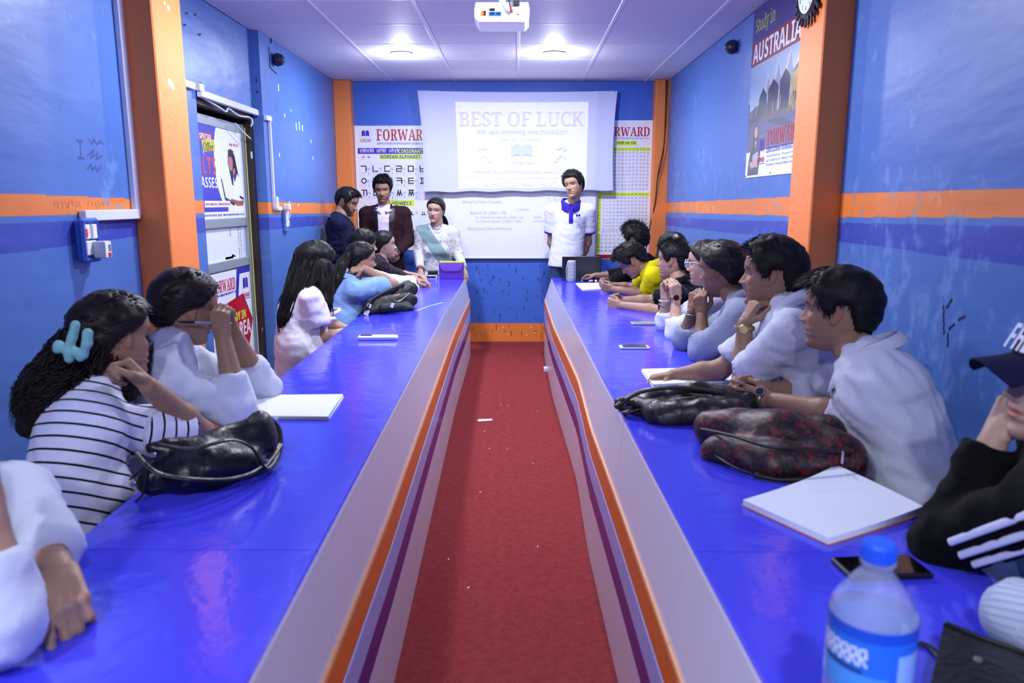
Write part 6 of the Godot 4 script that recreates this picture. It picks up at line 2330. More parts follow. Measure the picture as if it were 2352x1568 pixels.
func garment(parent: Node3D, called: String, limbs: Array, m: Material, cell := 0.013, k := 0.04, amount := 0.005, seed_ := 1, uv_axis := [], split := []) -> MeshInstance3D:
	var b := blob(limbs, cell, k)
	var v: PackedVector3Array = b[0]
	var n := smooth_normals(v, b[1])
	if amount > 0:
		crease(v, n, amount, seed_)
		n = smooth_normals(v, b[1])
	var uv := PackedVector2Array()
	if uv_axis.size():
		# distance along the nearest limb, so that stripes run round body and sleeves
		for p in v:
			var best := 1e9
			var along_it := 0.0
			var round_it := 0.0
			for q in uv_axis:
				var a: Vector3 = q[0]
				var ba: Vector3 = q[1] - a
				var t := clampf((p - a).dot(ba) / ba.length_squared(), 0.0, 1.0)
				var e: Vector3 = p - a - ba * t
				var d: float = e.length() - q[2]
				if d < best:
					best = d
					along_it = q[3] + (p - a).dot(ba.normalized())
					var side := ba.cross(Vector3(0.3, 0.1, 0.9)).normalized()
					round_it = atan2(e.dot(side), e.dot(side.cross(ba.normalized()))) * q[2]
			uv.append(Vector2(round_it, along_it))
	if split.size():
		# faces that belong to another cloth (shirt front, lapel, trim) become a part of their own, a little proud
		var rest := PackedInt32Array()
		var own := {}
		var ix: PackedInt32Array = b[1]
		for q in range(0, ix.size(), 3):
			var w: int = split[0].call((v[ix[q]] + v[ix[q + 1]] + v[ix[q + 2]]) / 3.0)
			if w < 0:
				rest.append(ix[q]); rest.append(ix[q + 1]); rest.append(ix[q + 2])
			else:
				if not own.has(w):
					own[w] = PackedInt32Array()
				own[w].append_array(PackedInt32Array([ix[q], ix[q + 1], ix[q + 2]]))
		for w in own:
			var seen := {}
			var pv := PackedVector3Array()
			var pi := PackedInt32Array()
			for q in own[w]:
				if not seen.has(q):
					seen[q] = pv.size()
					pv.append(v[q] + n[q] * split[1][w][2])
				pi.append(seen[q])
			add(parent, split[1][w][0], commit(pv, smooth_normals(pv, pi), pi), split[1][w][1]).position = -parent.position
		return add(parent, called, commit(v, n, rest, uv), m)
	return add(parent, called, commit(v, n, b[1], uv), m)


func person(s: Dictionary) -> Node3D:
	var fwd := facing(s.yaw)
	var right := Vector3(-fwd.z, 0, fwd.x)
	var hip: Vector3 = s.hip
	var neck: Vector3 = s.neck
	var root := thing("person", s.label, "person", s.get("group", ""), Vector3(hip.x, 0, hip.z))
	var o := Vector3(hip.x, 0, hip.z)
	var spine := (neck - hip).normalized()
	var chest_n := (fwd - spine * fwd.dot(spine)).normalized()
	var sw: float = s.get("sw", 0.172)
	var sh := [s.get("shr", neck + right * sw - spine * 0.035), s.get("shl", neck - right * sw - spine * 0.035)]
	var arms := [s.get("r", []), s.get("l", [])]
	var bulk: float = s.get("bulk", 1.0)
	var thin: float = s.get("arm", 1.0)
	var hk: float = s.get("hand", 0.95)
	var skin: Color = s.skin
	if s.get("check", false):
		for q in 2:
			if arms[q].size():
				print(s.label.left(30), " arm ", q, " upper ", snappedf(sh[q].distance_to(arms[q][0]), 0.01), " fore ", snappedf(arms[q][0].distance_to(arms[q][1]), 0.01))
		print("   spine ", snappedf(hip.distance_to(neck), 0.01), " neck-head ", snappedf(neck.distance_to(s.head), 0.01), " at ", neck, " head ", s.head)

	# skin: trunk, neck, arms in one field, then head and hands on finer grids
	var body := Shape.new()
	var lm := []
	var fr := head_frame(s)
	lm.append(limb(hip, neck - spine * 0.10, 0.105 * bulk, 0.11 * bulk, chest_n, 1.35))
	lm.append(limb(sh[0], sh[1], 0.048, 0.048))
	for q in 2:
		lm.append(limb(neck + spine * 0.02, sh[q].lerp(neck, 0.3), 0.045, 0.045))
	lm.append(limb(neck - spine * 0.03, fr * Vector3(0, -0.075, -0.018), 0.057 * bulk * s.get("neck_r", 1.0), 0.053 * bulk * s.get("neck_r", 1.0)))
	for q in 2:
		if arms[q].size():
			lm.append(limb(sh[q], arms[q][0], 0.047 * thin, 0.038 * thin))
			lm.append(limb(arms[q][0], arms[q][0].lerp(arms[q][1], 0.35), 0.038 * thin, 0.039 * thin))
			lm.append(limb(arms[q][0].lerp(arms[q][1], 0.35), arms[q][1], 0.039 * thin, 0.0265 * thin))
	var bl := blob(lm, 0.012, 0.022)
	var bn := smooth_normals(bl[0], bl[1])
	body.take(bl[0], bn, bl[1], skin)
	add_head(body, s)
	for q in 2:
		if arms[q].size() > 2:
			var a: Array = arms[q]
			var hl := hand_limbs(a[1], a[2], a[3], q == 0, a[4], hk)
			var hb := blob(hl, s.get("fine", 0.0042), 0.006)
			body.take(hb[0], smooth_normals(hb[0], hb[1]), hb[1], skin)
	var sm := mat("skin", Color(1, 1, 1), 0.5)
	sm.vertex_color_use_as_albedo = true
	sm.metallic_specular = 0.4
	var mi := add(root, "body", commit(body.v, body.n, body.i, PackedVector2Array(), body.c), sm, -o)

	# the top
	var top: Dictionary = s.top
	var gl := []
	var low: Vector3 = hip - spine * top.get("hem", 0.06)
	var fat: float = top.get("fat", 1.0)
	var axis := []
	gl.append(limb(low, hip.lerp(neck, 0.45), 0.168 * fat * bulk, 0.150 * fat * bulk, chest_n, 1.30, low - spine * 0.0, -spine))
	gl.append(limb(hip.lerp(neck, 0.45), neck - spine * 0.115, 0.150 * fat * bulk, 0.162 * fat * bulk, chest_n, 1.38))
	gl.append(limb(sh[0].lerp(sh[1], 0.03), sh[1].lerp(sh[0], 0.03), 0.062 * fat, 0.062 * fat))
	gl.append(limb(neck - spine * 0.09 - right * 0.07, neck - spine * 0.09 + right * 0.07, 0.10 * fat, 0.10 * fat, chest_n, 1.15))
	for q in 2:
		gl.append(limb(neck + spine * 0.012, sh[q].lerp(neck, 0.25), 0.060 * fat, 0.060 * fat))
	if s.has("bust"):
		gl.append(limb(neck - spine * 0.2 + chest_n * 0.075 + right * 0.065, neck - spine * 0.2 + chest_n * 0.075 - right * 0.065, 0.062, 0.062))
	axis.append([low, neck, 0.15, 0.0])
	for q in 2:
		if not arms[q].size():
			continue
		var el: Vector3 = arms[q][0]
		var wr: Vector3 = arms[q][1]
		var ends: Array = top.sleeve          # how far the sleeve reaches: 0..1 upper arm, 1..2 forearm
		var e: float = ends[q]
		var wide: float = top.get("wide", 0.062)
		if e <= 1.0:
			var end: Vector3 = sh[q].lerp(el, e)
			var d: Vector3 = (el - sh[q]).normalized()
			gl.append(limb(sh[q], end + d * 0.05, 0.066 * fat, wide * 1.06, Vector3.ZERO, 1.0, end, d))
			axis.append([sh[q], el, 0.06, 0.013])
		else:
			gl.append(limb(sh[q], el, 0.066 * fat, wide * 0.95))
			var end: Vector3 = el.lerp(wr, e - 1.0)
			var d: Vector3 = (wr - el).normalized()
			gl.append(limb(el, end + d * 0.04, wide * 0.95, top.get("cuff", 0.045), Vector3.ZERO, 1.0, end, d))
			axis.append([sh[q], el, 0.06, 0.013])
			axis.append([el, wr, 0.05, 0.29])
	for q in top.get("more", []):
		gl.append(q)
	var g := garment(root, top.get("name", "shirt"), gl, top.mat, top.get("cell", 0.013), top.get("blend", 0.028), top.get("crease", 0.007), int(absf(hip.z) * 100), axis if top.get("striped", false) else [], [top.split.bind(neck, right, chest_n, sh, arms), top.split_parts] if top.has("split") else [])
	g.position = -o

	# collar: a band that stands round the neck
	if top.has("collar"):
		var cm: Material = top.get("collar_mat", top.mat)
		var up: Vector3 = (fr.origin - neck).normalized()
		up = (up * 0.5 + Vector3.UP * 0.5).normalized()
		var cx := right
		var cz := cx.cross(up).normalized()
		var cv := PackedVector3Array()
		var ci := PackedInt32Array()
		var tall: float = top.collar
		for k in 33:
			var a := lerpf(0.16, TAU - 0.16, k / 32.0)     # opens at the front
			var dirv := chest_n * cos(a) + right * sin(a)
			var drop := 0.055 * pow(maxf(0.0, cos(a)), 1.5)
			var c0: Vector3 = neck + Vector3.UP * (0.050 - drop) + dirv * (0.078 + 0.016 * maxf(0.0, cos(a)))
			var c1 := c0 + up * tall * 0.75 - dirv * 0.006
			var c2 := c1 + dirv * 0.009 - up * 0.002
			var c3 := c0 + dirv * (0.026 + 0.014 * maxf(0.0, cos(a))) - up * (tall * (0.35 + 0.8 * maxf(0.0, cos(a))))
			cv.append_array(PackedVector3Array([c0, c1, c2, c3]))
		for k in 32:
			for q in 4:
				var a := k * 4 + q
				var b := k * 4 + (q + 1) % 4
				ci.append_array(PackedInt32Array([a, b, a + 4, b, b + 4, a + 4]))
		add(root, "collar", commit(cv, smooth_normals(cv, ci), ci), cm, -o)

	# legs
	if s.has("legs"):
		var tm: Material = s.legs
		var ll := []
		var hj := [hip + right * 0.075, hip - right * 0.075]
		var knees: Array
		var ankles: Array
		if s.get("stand", false):
			ankles = s.get("feet", [Vector3(hip.x, 0.09, hip.z) + right * 0.09, Vector3(hip.x, 0.09, hip.z) - right * 0.09])
			knees = [hj[0].lerp(ankles[0], 0.5) + fwd * 0.02, hj[1].lerp(ankles[1], 0.5) + fwd * 0.02]
		else:
			knees = [hj[0] + fwd * 0.40 + right * 0.02 + Vector3.UP * 0.02, hj[1] + fwd * 0.40 - right * 0.02 + Vector3.UP * 0.02]
			ankles = [Vector3(knees[0].x, 0.09, knees[0].z) + fwd * 0.02, Vector3(knees[1].x, 0.09, knees[1].z) + fwd * 0.02]
		for q in 2:
			ll.append(limb(hj[q], knees[q], 0.076, 0.060))
			var d: Vector3 = (ankles[q] - knees[q]).normalized()
			ll.append(limb(knees[q], ankles[q] + d * 0.05, 0.062, 0.052, Vector3.ZERO, 1.0, ankles[q] + d * 0.01, d))
		ll.append(limb(hj[0], hj[1], 0.082, 0.082))
		garment(root, "trousers", ll, tm, 0.016, 0.03, 0.005, 7).position = -o
		for q in 2:
			var ft: Vector3 = ankles[q]
			var toe: Vector3 = Vector3(ft.x, 0.036, ft.z) + fwd * 0.15
			garment(root, "shoe", [limb(Vector3(ft.x, 0.045, ft.z) - fwd * 0.03, toe, 0.043, 0.036, Vector3.ZERO, 1.0, Vector3(0, 0.002, 0), Vector3.DOWN), limb(ft, Vector3(ft.x, 0.05, ft.z), 0.04, 0.042, Vector3.ZERO, 1.0, Vector3(0, 0.002, 0), Vector3.DOWN)], mat("shoe_black", Color(0.04, 0.04, 0.045), 0.4), 0.012, 0.02, 0.0).position = -o

	# hair
	if s.has("hair"):
		var blocks := [[neck, 0.075], [neck - spine * 0.08, 0.12]]
		for k in 5:
			blocks.append([sh[0].lerp(sh[1], k / 4.0), 0.078])
		for k in 5:
			blocks.append([hip.lerp(neck, k / 5.0), 0.142])
		hair(root, s, blocks)
		var hn: MeshInstance3D = root.get_child(root.get_child_count() - 1)
		hn.position = -o
	return root


# ---------------------------------------------------------------- the people

func cloth(key: String, c: Color, rough := 0.85) -> StandardMaterial3D:
	var m := mat(key, c, rough)
	m.metallic_specular = 0.25
	m.rim_enabled = true
	m.rim = 0.15
	m.rim_tint = 0.6
	if m.normal_texture == null:
		m.normal_enabled = true
		m.normal_texture = weave()
		m.normal_scale = 0.35
		m.uv1_triplanar = true
		m.uv1_scale = Vector3(7, 7, 7)
	return m


var weave_tex: NoiseTexture2D


func weave() -> NoiseTexture2D:
	if weave_tex == null:
		weave_tex = NoiseTexture2D.new()
		weave_tex.width = 512
		weave_tex.height = 512
		weave_tex.seamless = true
		weave_tex.as_normal_map = true
		weave_tex.bump_strength = 5.0
		var n := FastNoiseLite.new()
		n.frequency = 0.02
		n.fractal_octaves = 5
		n.seed = 8
		weave_tex.noise = n
	return weave_tex


func hair_mat(key: String, c: Color, rough := 0.38) -> StandardMaterial3D:
	var m := mat(key, c, rough)
	m.metallic_specular = 0.35
	return m


func print_mat(key: String, ground: Color, marks: Array, n: int, size: float, scale: float) -> StandardMaterial3D:
	var m := cloth(key, Color(1, 1, 1))
	var im := Image.create(256, 256, false, Image.FORMAT_RGBA8)
	im.fill(ground)
	for k in n:
		var o := Vector2(rng.randf() * 256, rng.randf() * 256)
		var c: Color = marks[k % marks.size()]
		for q in 3:
			disc(im, o + Vector2(rng.randf_range(-1, 1), rng.randf_range(-1, 1)) * size, size * rng.randf_range(0.3, 0.8), size * rng.randf_range(0.3, 0.7), c)
	m.albedo_texture = ImageTexture.create_from_image(im)
	m.uv1_scale = Vector3(scale, scale, scale)
	return m


const OPEN := [0.1, 0.15, 0.15, 0.18, 0.2]
const SOFT := [0.3, 0.35, 0.4, 0.42, 0.45]
const CLASP := [0.6, 0.62, 0.62, 0.62, 0.62]
const FIST := [0.9, 0.95, 1.0, 1.0, 1.0]


func watch(parent: Node3D, at: Vector3, axis: Vector3, out: Vector3, band: Color, dial: Color, r := 0.031, called := "wristwatch") -> void:
	axis = axis.normalized()
	out = (out - axis * out.dot(axis)).normalized()
	var side := axis.cross(out)
	var pts := []
	for k in 28:
		var a := TAU * k / 28
		pts.append(at + out * cos(a) * r + side * sin(a) * r * 1.08)
	var origin := parent.position
	var w := add(parent, called, tube(pts, [0.009], 6, 0.28, true, out), mat("band_%s" % band.to_html(), band, 0.3, 0.8), -origin)
	lathe_part(w, "watch_case", [[0.0, 0.0], [0.017, 0.0], [0.0185, 0.004], [0.016, 0.008], [0.0, 0.0082]], 24, mat("band_%s" % band.to_html()), at + out * (r - 0.002), Basis(side, out, axis * -1.0).orthonormalized() if side.cross(out).dot(axis) < 0 else Basis(side, out, side.cross(out)))
	lathe_part(w, "watch_dial", [[0.0, 0.0088], [0.014, 0.0085], [0.014, 0.007]], 20, mat("dial_%s" % dial.to_html(), dial, 0.2), at + out * (r - 0.002), Basis(side, out, side.cross(out)))


func ring_band(parent: Node3D, called: String, at: Vector3, axis: Vector3, r: float, t: float, m: Material) -> void:
	axis = axis.normalized()
	var u := axis.cross(Vector3(0.2, 0.9, 0.3)).normalized()
	var w := axis.cross(u)
	var pts := []
	for k in 28:
		pts.append(at + (u * cos(TAU * k / 28) + w * sin(TAU * k / 28)) * r)
	add(parent, called, tube(pts, [t], 6, 1.0, true), m, -parent.position)


const CHECK := false


# which cloth a point of the jacket belongs to: -1 the jacket, 0 the shirt front, 1 the lapels
func open_jacket(p: Vector3, neck: Vector3, right: Vector3, front: Vector3, _sh: Array, _arms: Array) -> int:
	var d := p - neck
	var u := absf(d.dot(right))
	var v := d.y
	if d.dot(front) < 0.0 or v > 0.06 or v < -0.60:
		return -1
	var half := lerpf(0.058, 0.040, clampf(-v / 0.4, 0.0, 1.0))
	if u < half:
		return 0
	if v > -0.40 and v < 0.02 and u < half + 0.045 * (1.0 - clampf((-v - 0.12) / 0.28, 0.0, 1.0)):
		return 1
	return -1


func polo_trim(p: Vector3, neck: Vector3, right: Vector3, front: Vector3, sh: Array, arms: Array) -> int:
	var d := p - neck
	if d.dot(front) > 0.0 and absf(d.dot(right)) < 0.019 and d.y < 0.03 and d.y > -0.155:
		return 0
	for q in 2:
		var ax: Vector3 = arms[q][0] - sh[q]
		var t: float = (p - sh[q]).dot(ax) / ax.length_squared()
		var off: Vector3 = p - sh[q] - ax * t
		if t > 0.635 and t < 0.85 and off.length() < 0.085 and (p - neck).dot(right) * (1.0 if q == 0 else -1.0) > 0.135:
			return q + 1
	return -1


func shawl_band(p: Vector3, neck: Vector3, right: Vector3, front: Vector3, _sh: Array, _arms: Array) -> int:
	var d := p - neck
	var u := d.dot(right)
	var v := d.y
	var off := (u - 0.105) * 0.80 - (v + 0.02) * 0.58          # distance from the line shoulder to far hip
	if d.dot(front) > -0.02 and absf(off) < 0.052 and v > -0.42:
		return 0
	if d.dot(front) <= -0.02 and u > 0.05 and u < 0.17 and v > -0.30:
		return 0
	return -1


func people() -> void:
	make_head()
	var black_hair := hair_mat("black_hair", Color(0.075, 0.068, 0.072), 0.5)
	var brown_hair := hair_mat("dark_brown_hair", Color(0.115, 0.085, 0.085), 0.48)
	var rough_hair := hair_mat("matt_black_hair", Color(0.075, 0.068, 0.07), 0.6)
	var jeans := cloth("jeans", Color(0.16, 0.25, 0.40))
	var slate := cloth("dark_trousers", Color(0.05, 0.05, 0.065))
	var white := cloth("white_cotton", Color(0.80, 0.82, 0.88))
	var white2 := cloth("white_shirting", Color(0.78, 0.795, 0.85))
	var left_group := "students seated along the door-side table"
	var right_group := "students seated along the poster-side table"
	var A := Color(0.40, 0.235, 0.155)     # light brown skin
	var B := Color(0.31, 0.175, 0.11)      # middle
	var C := Color(0.20, 0.105, 0.065)     # deep
	var D := Color(0.46, 0.29, 0.21)       # fair

	# ---- door side, near to far
	person({"label": "white-sleeved student at the near corner, only hand and rolled cuffs in view", "group": left_group, "check": CHECK,
		"yaw": 55.0, "hip": V(-1.28, 0.5, 0.86), "neck": V(-1.20, 1.0, 1.0), "head": V(-1.10, 1.17, 1.06), "hy": 40.0, "skin": A,
		"r": [J(-8, 1430, 1.03), J(-50, 1060, 1.10), Vector3(-0.2, 1, -0.2), Vector3(-1, 0, -0.3), SOFT], "l": [J(45, 1135, 1.42), J(140, 1318, 1.20), Vector3(0.50, -0.26, 0.75), Vector3(0, -1, -0.3), [0.5, 0.22, 0.58, 0.62, 0.66]], "fine": 0.0035, "hand": 1.0, "arm": 0.95,
		"top": {"mat": white, "sleeve": [1.42, 1.80], "wide": 0.064, "cuff": 0.056, "crease": 0.008}, "legs": jeans, "hair": {"style": "tied", "mat": black_hair, "count": 288, "bun": 0.03}})

	var stripe_im := Image.create(8, 128, false, Image.FORMAT_RGBA8)
	stripe_im.fill(Color(0.84, 0.85, 0.93))
	stripe_im.fill_rect(Rect2i(0, 50, 8, 22), Color(0.055, 0.06, 0.10))
	var stripes := mat("striped_jersey", Color(1, 1, 1), 0.9)
	stripes.albedo_texture = ImageTexture.create_from_image(stripe_im)
	stripes.uv1_scale = Vector3(1, 30.0, 1)
	stripes.metallic_specular = 0.2
	var curly := person({"label": "student in black-and-white striped T-shirt with curly hair and mint hair claw", "group": left_group, "check": CHECK,
		"yaw": 52.0, "hip": V(-1.20, 0.47, 1.72), "neck": J(212, 925, 1.98), "head": J(262, 775, 2.12), "hy": 38.0, "hp": -8.0, "hr": -10.0, "hs": 1.0, "skin": B, "bulk": 1.0, "bust": true,
		"shr": J(232, 985, 1.93), "r": [J(462, 996, 2.14), J(340, 886, 1.985), Vector3(-0.60, 0.66, 0.10), Vector3(-0.55, -0.15, 0.8), [0.7, 0.75, 0.85, 0.9, 0.95]], "l": [V(-1.14, 0.70, 2.26), V(-0.98, 0.60, 2.10), Vector3(1, 0, 0.2), Vector3(0, -1, 0), SOFT], "fine": 0.0038, "hand": 0.94,
		"top": {"mat": stripes, "sleeve": [0.84, 0.7], "striped": true, "wide": 0.078, "crease": 0.005, "cell": 0.011, "name": "t_shirt"}, "legs": jeans,
		"hair": {"style": "tied", "mat": brown_hair, "count": 630, "width": 0.0022, "thick": 0.022, "tie": Vector3(0.02, 0.0, -0.12),
			"locks": [{"local": false, "n": 800, "curl": 0.013, "steps": 20, "start": 0.3, "end": 0.75, "chain": [[J(205, 790, 2.06), 0.080], [J(160, 850, 2.0), 0.080], [J(112, 915, 1.94), 0.076], [J(72, 975, 1.90), 0.045]]},
				{"local": false, "n": 320, "curl": 0.011, "steps": 18, "start": 0.3, "end": 0.8, "chain": [[J(262, 800, 2.14), 0.070], [J(236, 865, 2.07), 0.062], [J(222, 905, 2.01), 0.035]]},
				{"local": false, "n": 240, "curl": 0.006, "steps": 14, "start": 0.2, "end": 0.85, "chain": [[J(308, 780, 2.17), 0.05], [J(306, 850, 2.17), 0.042], [J(296, 905, 2.12), 0.03]]}]}})
	# fluffy claw clip on the back of her head
	var mint := cloth("mint_fleece", Color(0.52, 0.74, 0.74), 1.0)
	var cl := []
	for q in [[[156, 806], [166, 775], 0.0102, 0.0107], [[166, 775], [173, 746], 0.0107, 0.0119], [[201, 764], [199, 790], 0.0119, 0.0113], [[199, 790], [190, 816], 0.0113, 0.0113], [[137, 797], [190, 813], 0.0124, 0.0124], [[158, 810], [158, 824], 0.0136, 0.0113], [[134, 792], [133, 801], 0.0124, 0.0124], [[181, 812], [184, 822], 0.0124, 0.0102]]:
		cl.append(limb(J(q[0][0], q[0][1], 1.885), J(q[1][0], q[1][1], 1.885), q[2], q[3]))
	garment(curly, "hair_claw", cl, mint, 0.004, 0.005, 0.002, 4).position = -curly.position

	var penlady := person({"label": "student in plain white shirt hiding her face behind clasped hands and a pen", "group": left_group, "check": CHECK,
		"yaw": 60.0, "hip": V(-1.24, 0.48, 2.28), "neck": J(388, 805, 2.40), "head": J(424, 705, 2.47), "hy": 50.0, "hp": -14.0, "hs": 1.02, "skin": B, "bust": true,
		"shr": J(358, 862, 2.30), "r": [J(548, 950, 2.36), J(512, 775, 2.42), Vector3(-0.12, 0.9, -0.1), Vector3(0.1, 0.1, -1), CLASP], "l": [J(606, 896, 2.66), J(540, 770, 2.56), Vector3(-0.35, 0.85, 0.1), Vector3(-0.5, 0, 1), CLASP], "fine": 0.0038, "hand": 0.93,
		"top": {"mat": white, "sleeve": [1.52, 1.50], "wide": 0.060, "cuff": 0.050, "crease": 0.010}, "legs": slate,
		"hair": {"style": "tied", "mat": brown_hair, "count": 432, "width": 0.0034, "thick": 0.014, "tie": Vector3(0, -0.05, -0.115), "tail": 0.14, "tail_count": 40}})
	var pen := thing("ballpoint_pen", "dark pen held in the clasped hands of the white-shirted student", "pen", "")
	var pa := J(408, 739, 2.36)
	var pb := J(532, 742, 2.46)
	add(pen, "barrel", tube([pa, pa.lerp(pb, 0.08), pa.lerp(pb, 0.3)], [0.0025, 0.0042, 0.0042], 8), mat("black_plastic"))
	add(pen, "grip", tube([pa.lerp(pb, 0.3), pa.lerp(pb, 0.94), pb], [0.004, 0.004, 0.0015], 8), mat("pen_silver", Color(0.7, 0.72, 0.8), 0.3, 0.6))

	var frock := person({"label": "student in white puff-sleeved dress with long straight black hair", "group": left_group, "check": CHECK,
		"yaw": 68.0, "hip": V(-1.25, 0.48, 4.06), "neck": J(708, 672, 4.18), "head": J(724, 606, 4.24), "hy": 58.0, "hp": -4.0, "hs": 1.0, "skin": A, "bust": true, "sw": 0.155, "bulk": 0.9,
		"r": [J(735, 778, 4.06), J(790, 762, 4.2), Vector3(1, -0.2, 0), Vector3(0, -1, 0), SOFT], "l": [J(752, 745, 4.32), J(800, 757, 4.32), Vector3(1, -0.2, 0.2), Vector3(0, -1, 0), SOFT], "hand": 0.9, "arm": 0.92,
		"top": {"mat": cloth("white_muslin", Color(0.88, 0.86, 0.91)), "sleeve": [0.62, 0.62], "wide": 0.085, "fat": 0.98, "crease": 0.009, "hem": 0.12, "name": "dress", "more": [limb(J(694, 682, 4.10), J(724, 720, 4.08), 0.068, 0.078), limb(J(690, 720, 4.1), J(690, 800, 4.06), 0.12, 0.14)]}, "legs": cloth("white_skirt", Color(0.86, 0.85, 0.90)),
		"hair": {"style": "long", "mat": black_hair, "count": 780, "length": 0.24, "width": 0.0023, "thick": 0.018, "open": 80.0,
			"locks": [{"local": false, "n": 420, "steps": 16, "start": 0.3, "end": 0.82, "chain": [[J(716, 590, 4.22), 0.088], [J(700, 630, 4.17), 0.085], [J(682, 680, 4.08), 0.072], [J(662, 730, 4.02), 0.058], [J(650, 764, 4.0), 0.03]]},
				{"local": false, "n": 170, "steps": 14, "start": 0.3, "end": 0.8, "chain": [[J(742, 610, 4.2), 0.06], [J(746, 650, 4.16), 0.048], [J(750, 690, 4.12), 0.035], [J(752, 722, 4.10), 0.015]]}]}})
	for q in 2:
		var sh_: Vector3 = [frock.position + Vector3.ZERO, frock.position][q]
		ring_band(frock, "sleeve_frill", J(744, 738, 4.12) if q == 0 else J(757, 718, 4.33), (J(735, 778, 4.06) - J(712, 690, 4.1)) if q == 0 else (J(752, 745, 4.32) - J(735, 690, 4.3)), 0.058, 0.012, mat("white_muslin"))

	var sky := cloth("sky_blue_shirting", Color(0.52, 0.66, 0.88))
	person({"label": "student in light blue shirt and ponytail, bent arm held to her neck", "group": left_group, "check": CHECK,
		"yaw": 62.0, "hip": V(-1.22, 0.48, 4.98), "neck": J(800, 652, 5.12), "head": J(828, 596, 5.2), "hy": 66.0, "hp": -6.0, "hs": 1.0, "skin": A,
		"r": [J(903, 654, 5.22), J(835, 616, 5.12), Vector3(-0.8, -0.1, 0.15), Vector3(-0.2, -0.8, -0.4), FIST], "l": [V(-1.05, 0.80, 5.42), V(-1.05, 0.80, 5.16), Vector3(-0.25, -0.25, 0.8), Vector3(-0.1, -1, -0.3), SOFT], "hand": 0.93,
		"top": {"mat": sky, "sleeve": [0.78, 0.75], "wide": 0.072, "crease": 0.007, "collar": 0.03}, "legs": slate,
		"hair": {"style": "tied", "mat": black_hair, "count": 396, "width": 0.0031, "thick": 0.011, "tie": Vector3(0.0, 0.0, -0.125), "locks": [{"local": false, "n": 160, "steps": 14, "start": 0.1, "chain": [[J(800, 588, 5.1), 0.03], [J(784, 608, 5.06), 0.036], [J(775, 640, 5.02), 0.036], [J(768, 672, 5.0), 0.028], [J(762, 690, 5.0), 0.012]]}]}})

	person({"label": "student with long black hair resting a white-sleeved arm across the table", "group": left_group, "check": CHECK,
		"yaw": 70.0, "hip": V(-1.28, 0.5, 5.82), "neck": J(815, 616, 5.88), "head": J(834, 562, 5.94), "hy": 70.0, "hp": -4.0, "hs": 1.0, "skin": A,
		"r": [J(900, 668, 6.02), J(960, 662, 6.26), Vector3(1, -0.05, -0.35), Vector3(0.2, -0.6, 0.6), [0.6, 0.5, 0.75, 0.8, 0.85]], "l": [V(-1.02, 0.80, 6.2), V(-0.85, 0.80, 6.3), Vector3(1, 0, 0.3), Vector3(0, -1, 0), SOFT],
		"top": {"mat": white, "sleeve": [1.93, 1.9], "wide": 0.055, "cuff": 0.044, "crease": 0.006}, "legs": slate,
		"hair": {"style": "long", "mat": black_hair, "count": 630, "length": 0.22, "width": 0.0020, "thick": 0.014, "open": 86.0,
			"locks": [{"n": 200, "steps": 12, "chain": [[Vector3(0, 0.02, -0.04), 0.085], [Vector3(0, -0.08, -0.07), 0.08], [Vector3(0, -0.25, -0.12), 0.06], [Vector3(0, -0.36, -0.13), 0.03]]}]}})

	var dots := print_mat("floral_print_dark", Color(0.07, 0.05, 0.09), [Color(0.55, 0.34, 0.40), Color(0.35, 0.18, 0.26), Color(0.62, 0.50, 0.52)], 90, 4.0, 5.0)
	person({"label": "student in dark flowered blouse with hair pinned up, arms folded on table", "group": left_group, "check": CHECK,
		"yaw": 62.0, "hip": V(-1.30, 0.5, 6.38), "neck": J(868, 606, 6.44), "head": J(881, 562, 6.50), "hy": 74.0, "hp": 2.0, "hs": 1.0, "skin": D,
		"r": [J(940, 645, 6.62), J(905, 644, 6.80), Vector3(-0.8, 0, -0.5), Vector3(0, -1, 0.1), SOFT], "l": [V(-1.10, 0.80, 6.85), V(-0.92, 0.80, 6.75), Vector3(0.8, 0, 0.5), Vector3(0, -1, 0), SOFT],
		"top": {"mat": dots, "sleeve": [1.35, 1.4], "wide": 0.056, "cuff": 0.045, "crease": 0.006, "name": "blouse"}, "legs": slate,
		"hair": {"style": "tied", "mat": black_hair, "count": 360, "width": 0.0027, "thick": 0.009, "tie": Vector3(0, -0.01, -0.12), "bun": 0.032}})

	# ---- standing by the far wall
	var navy := cloth("navy_suiting", Color(0.075, 0.085, 0.20), 0.8)
	var suit := person({"label": "bearded standing man in navy suit, head bowed, beside the side wall", "group": "people standing by the screen", "check": CHECK,
		"yaw": 78.0, "stand": true, "hip": V(-1.56, 0.90, 6.98), "neck": J(775, 506, 6.98), "head": J(797, 462, 7.02), "hy": 98.0, "hp": -22.0, "hs": 1.04, "skin": B, "beard": 0.85, "shut": 0.6, "bulk": 1.08, "neck_r": 1.1,
		"r": [J(758, 588, 6.84), J(806, 598, 6.94), Vector3(1, 0, -0.1), Vector3(0, 0, -1), SOFT], "l": [V(-1.48, 1.0, 7.20), V(-1.30, 0.98, 7.10), Vector3(1, 0, 0.1), Vector3(0, 0, 1), SOFT],
		"top": {"mat": navy, "sleeve": [1.92, 1.92], "wide": 0.064, "cuff": 0.05, "fat": 1.05, "hem": 0.16, "crease": 0.006, "name": "jacket", "cell": 0.010, "collar": 0.018, "collar_mat": cloth("teal_shirt", Color(0.23, 0.40, 0.56)), "split": open_jacket, "split_parts": [["shirt_front", mat("teal_shirt"), 0.001], ["lapel", navy, 0.006]]}, "legs": cloth("navy_trousers", Color(0.06, 0.07, 0.15)),
		"hair": {"style": "short", "mat": black_hair, "thick": 0.012, "stand": 0.15, "comb": Vector3(0, 0.1, 0.9), "length": 0.035, "count": 700, "width": 0.0026}})

	var maroon := cloth("maroon_suiting", Color(0.16, 0.065, 0.10), 0.75)
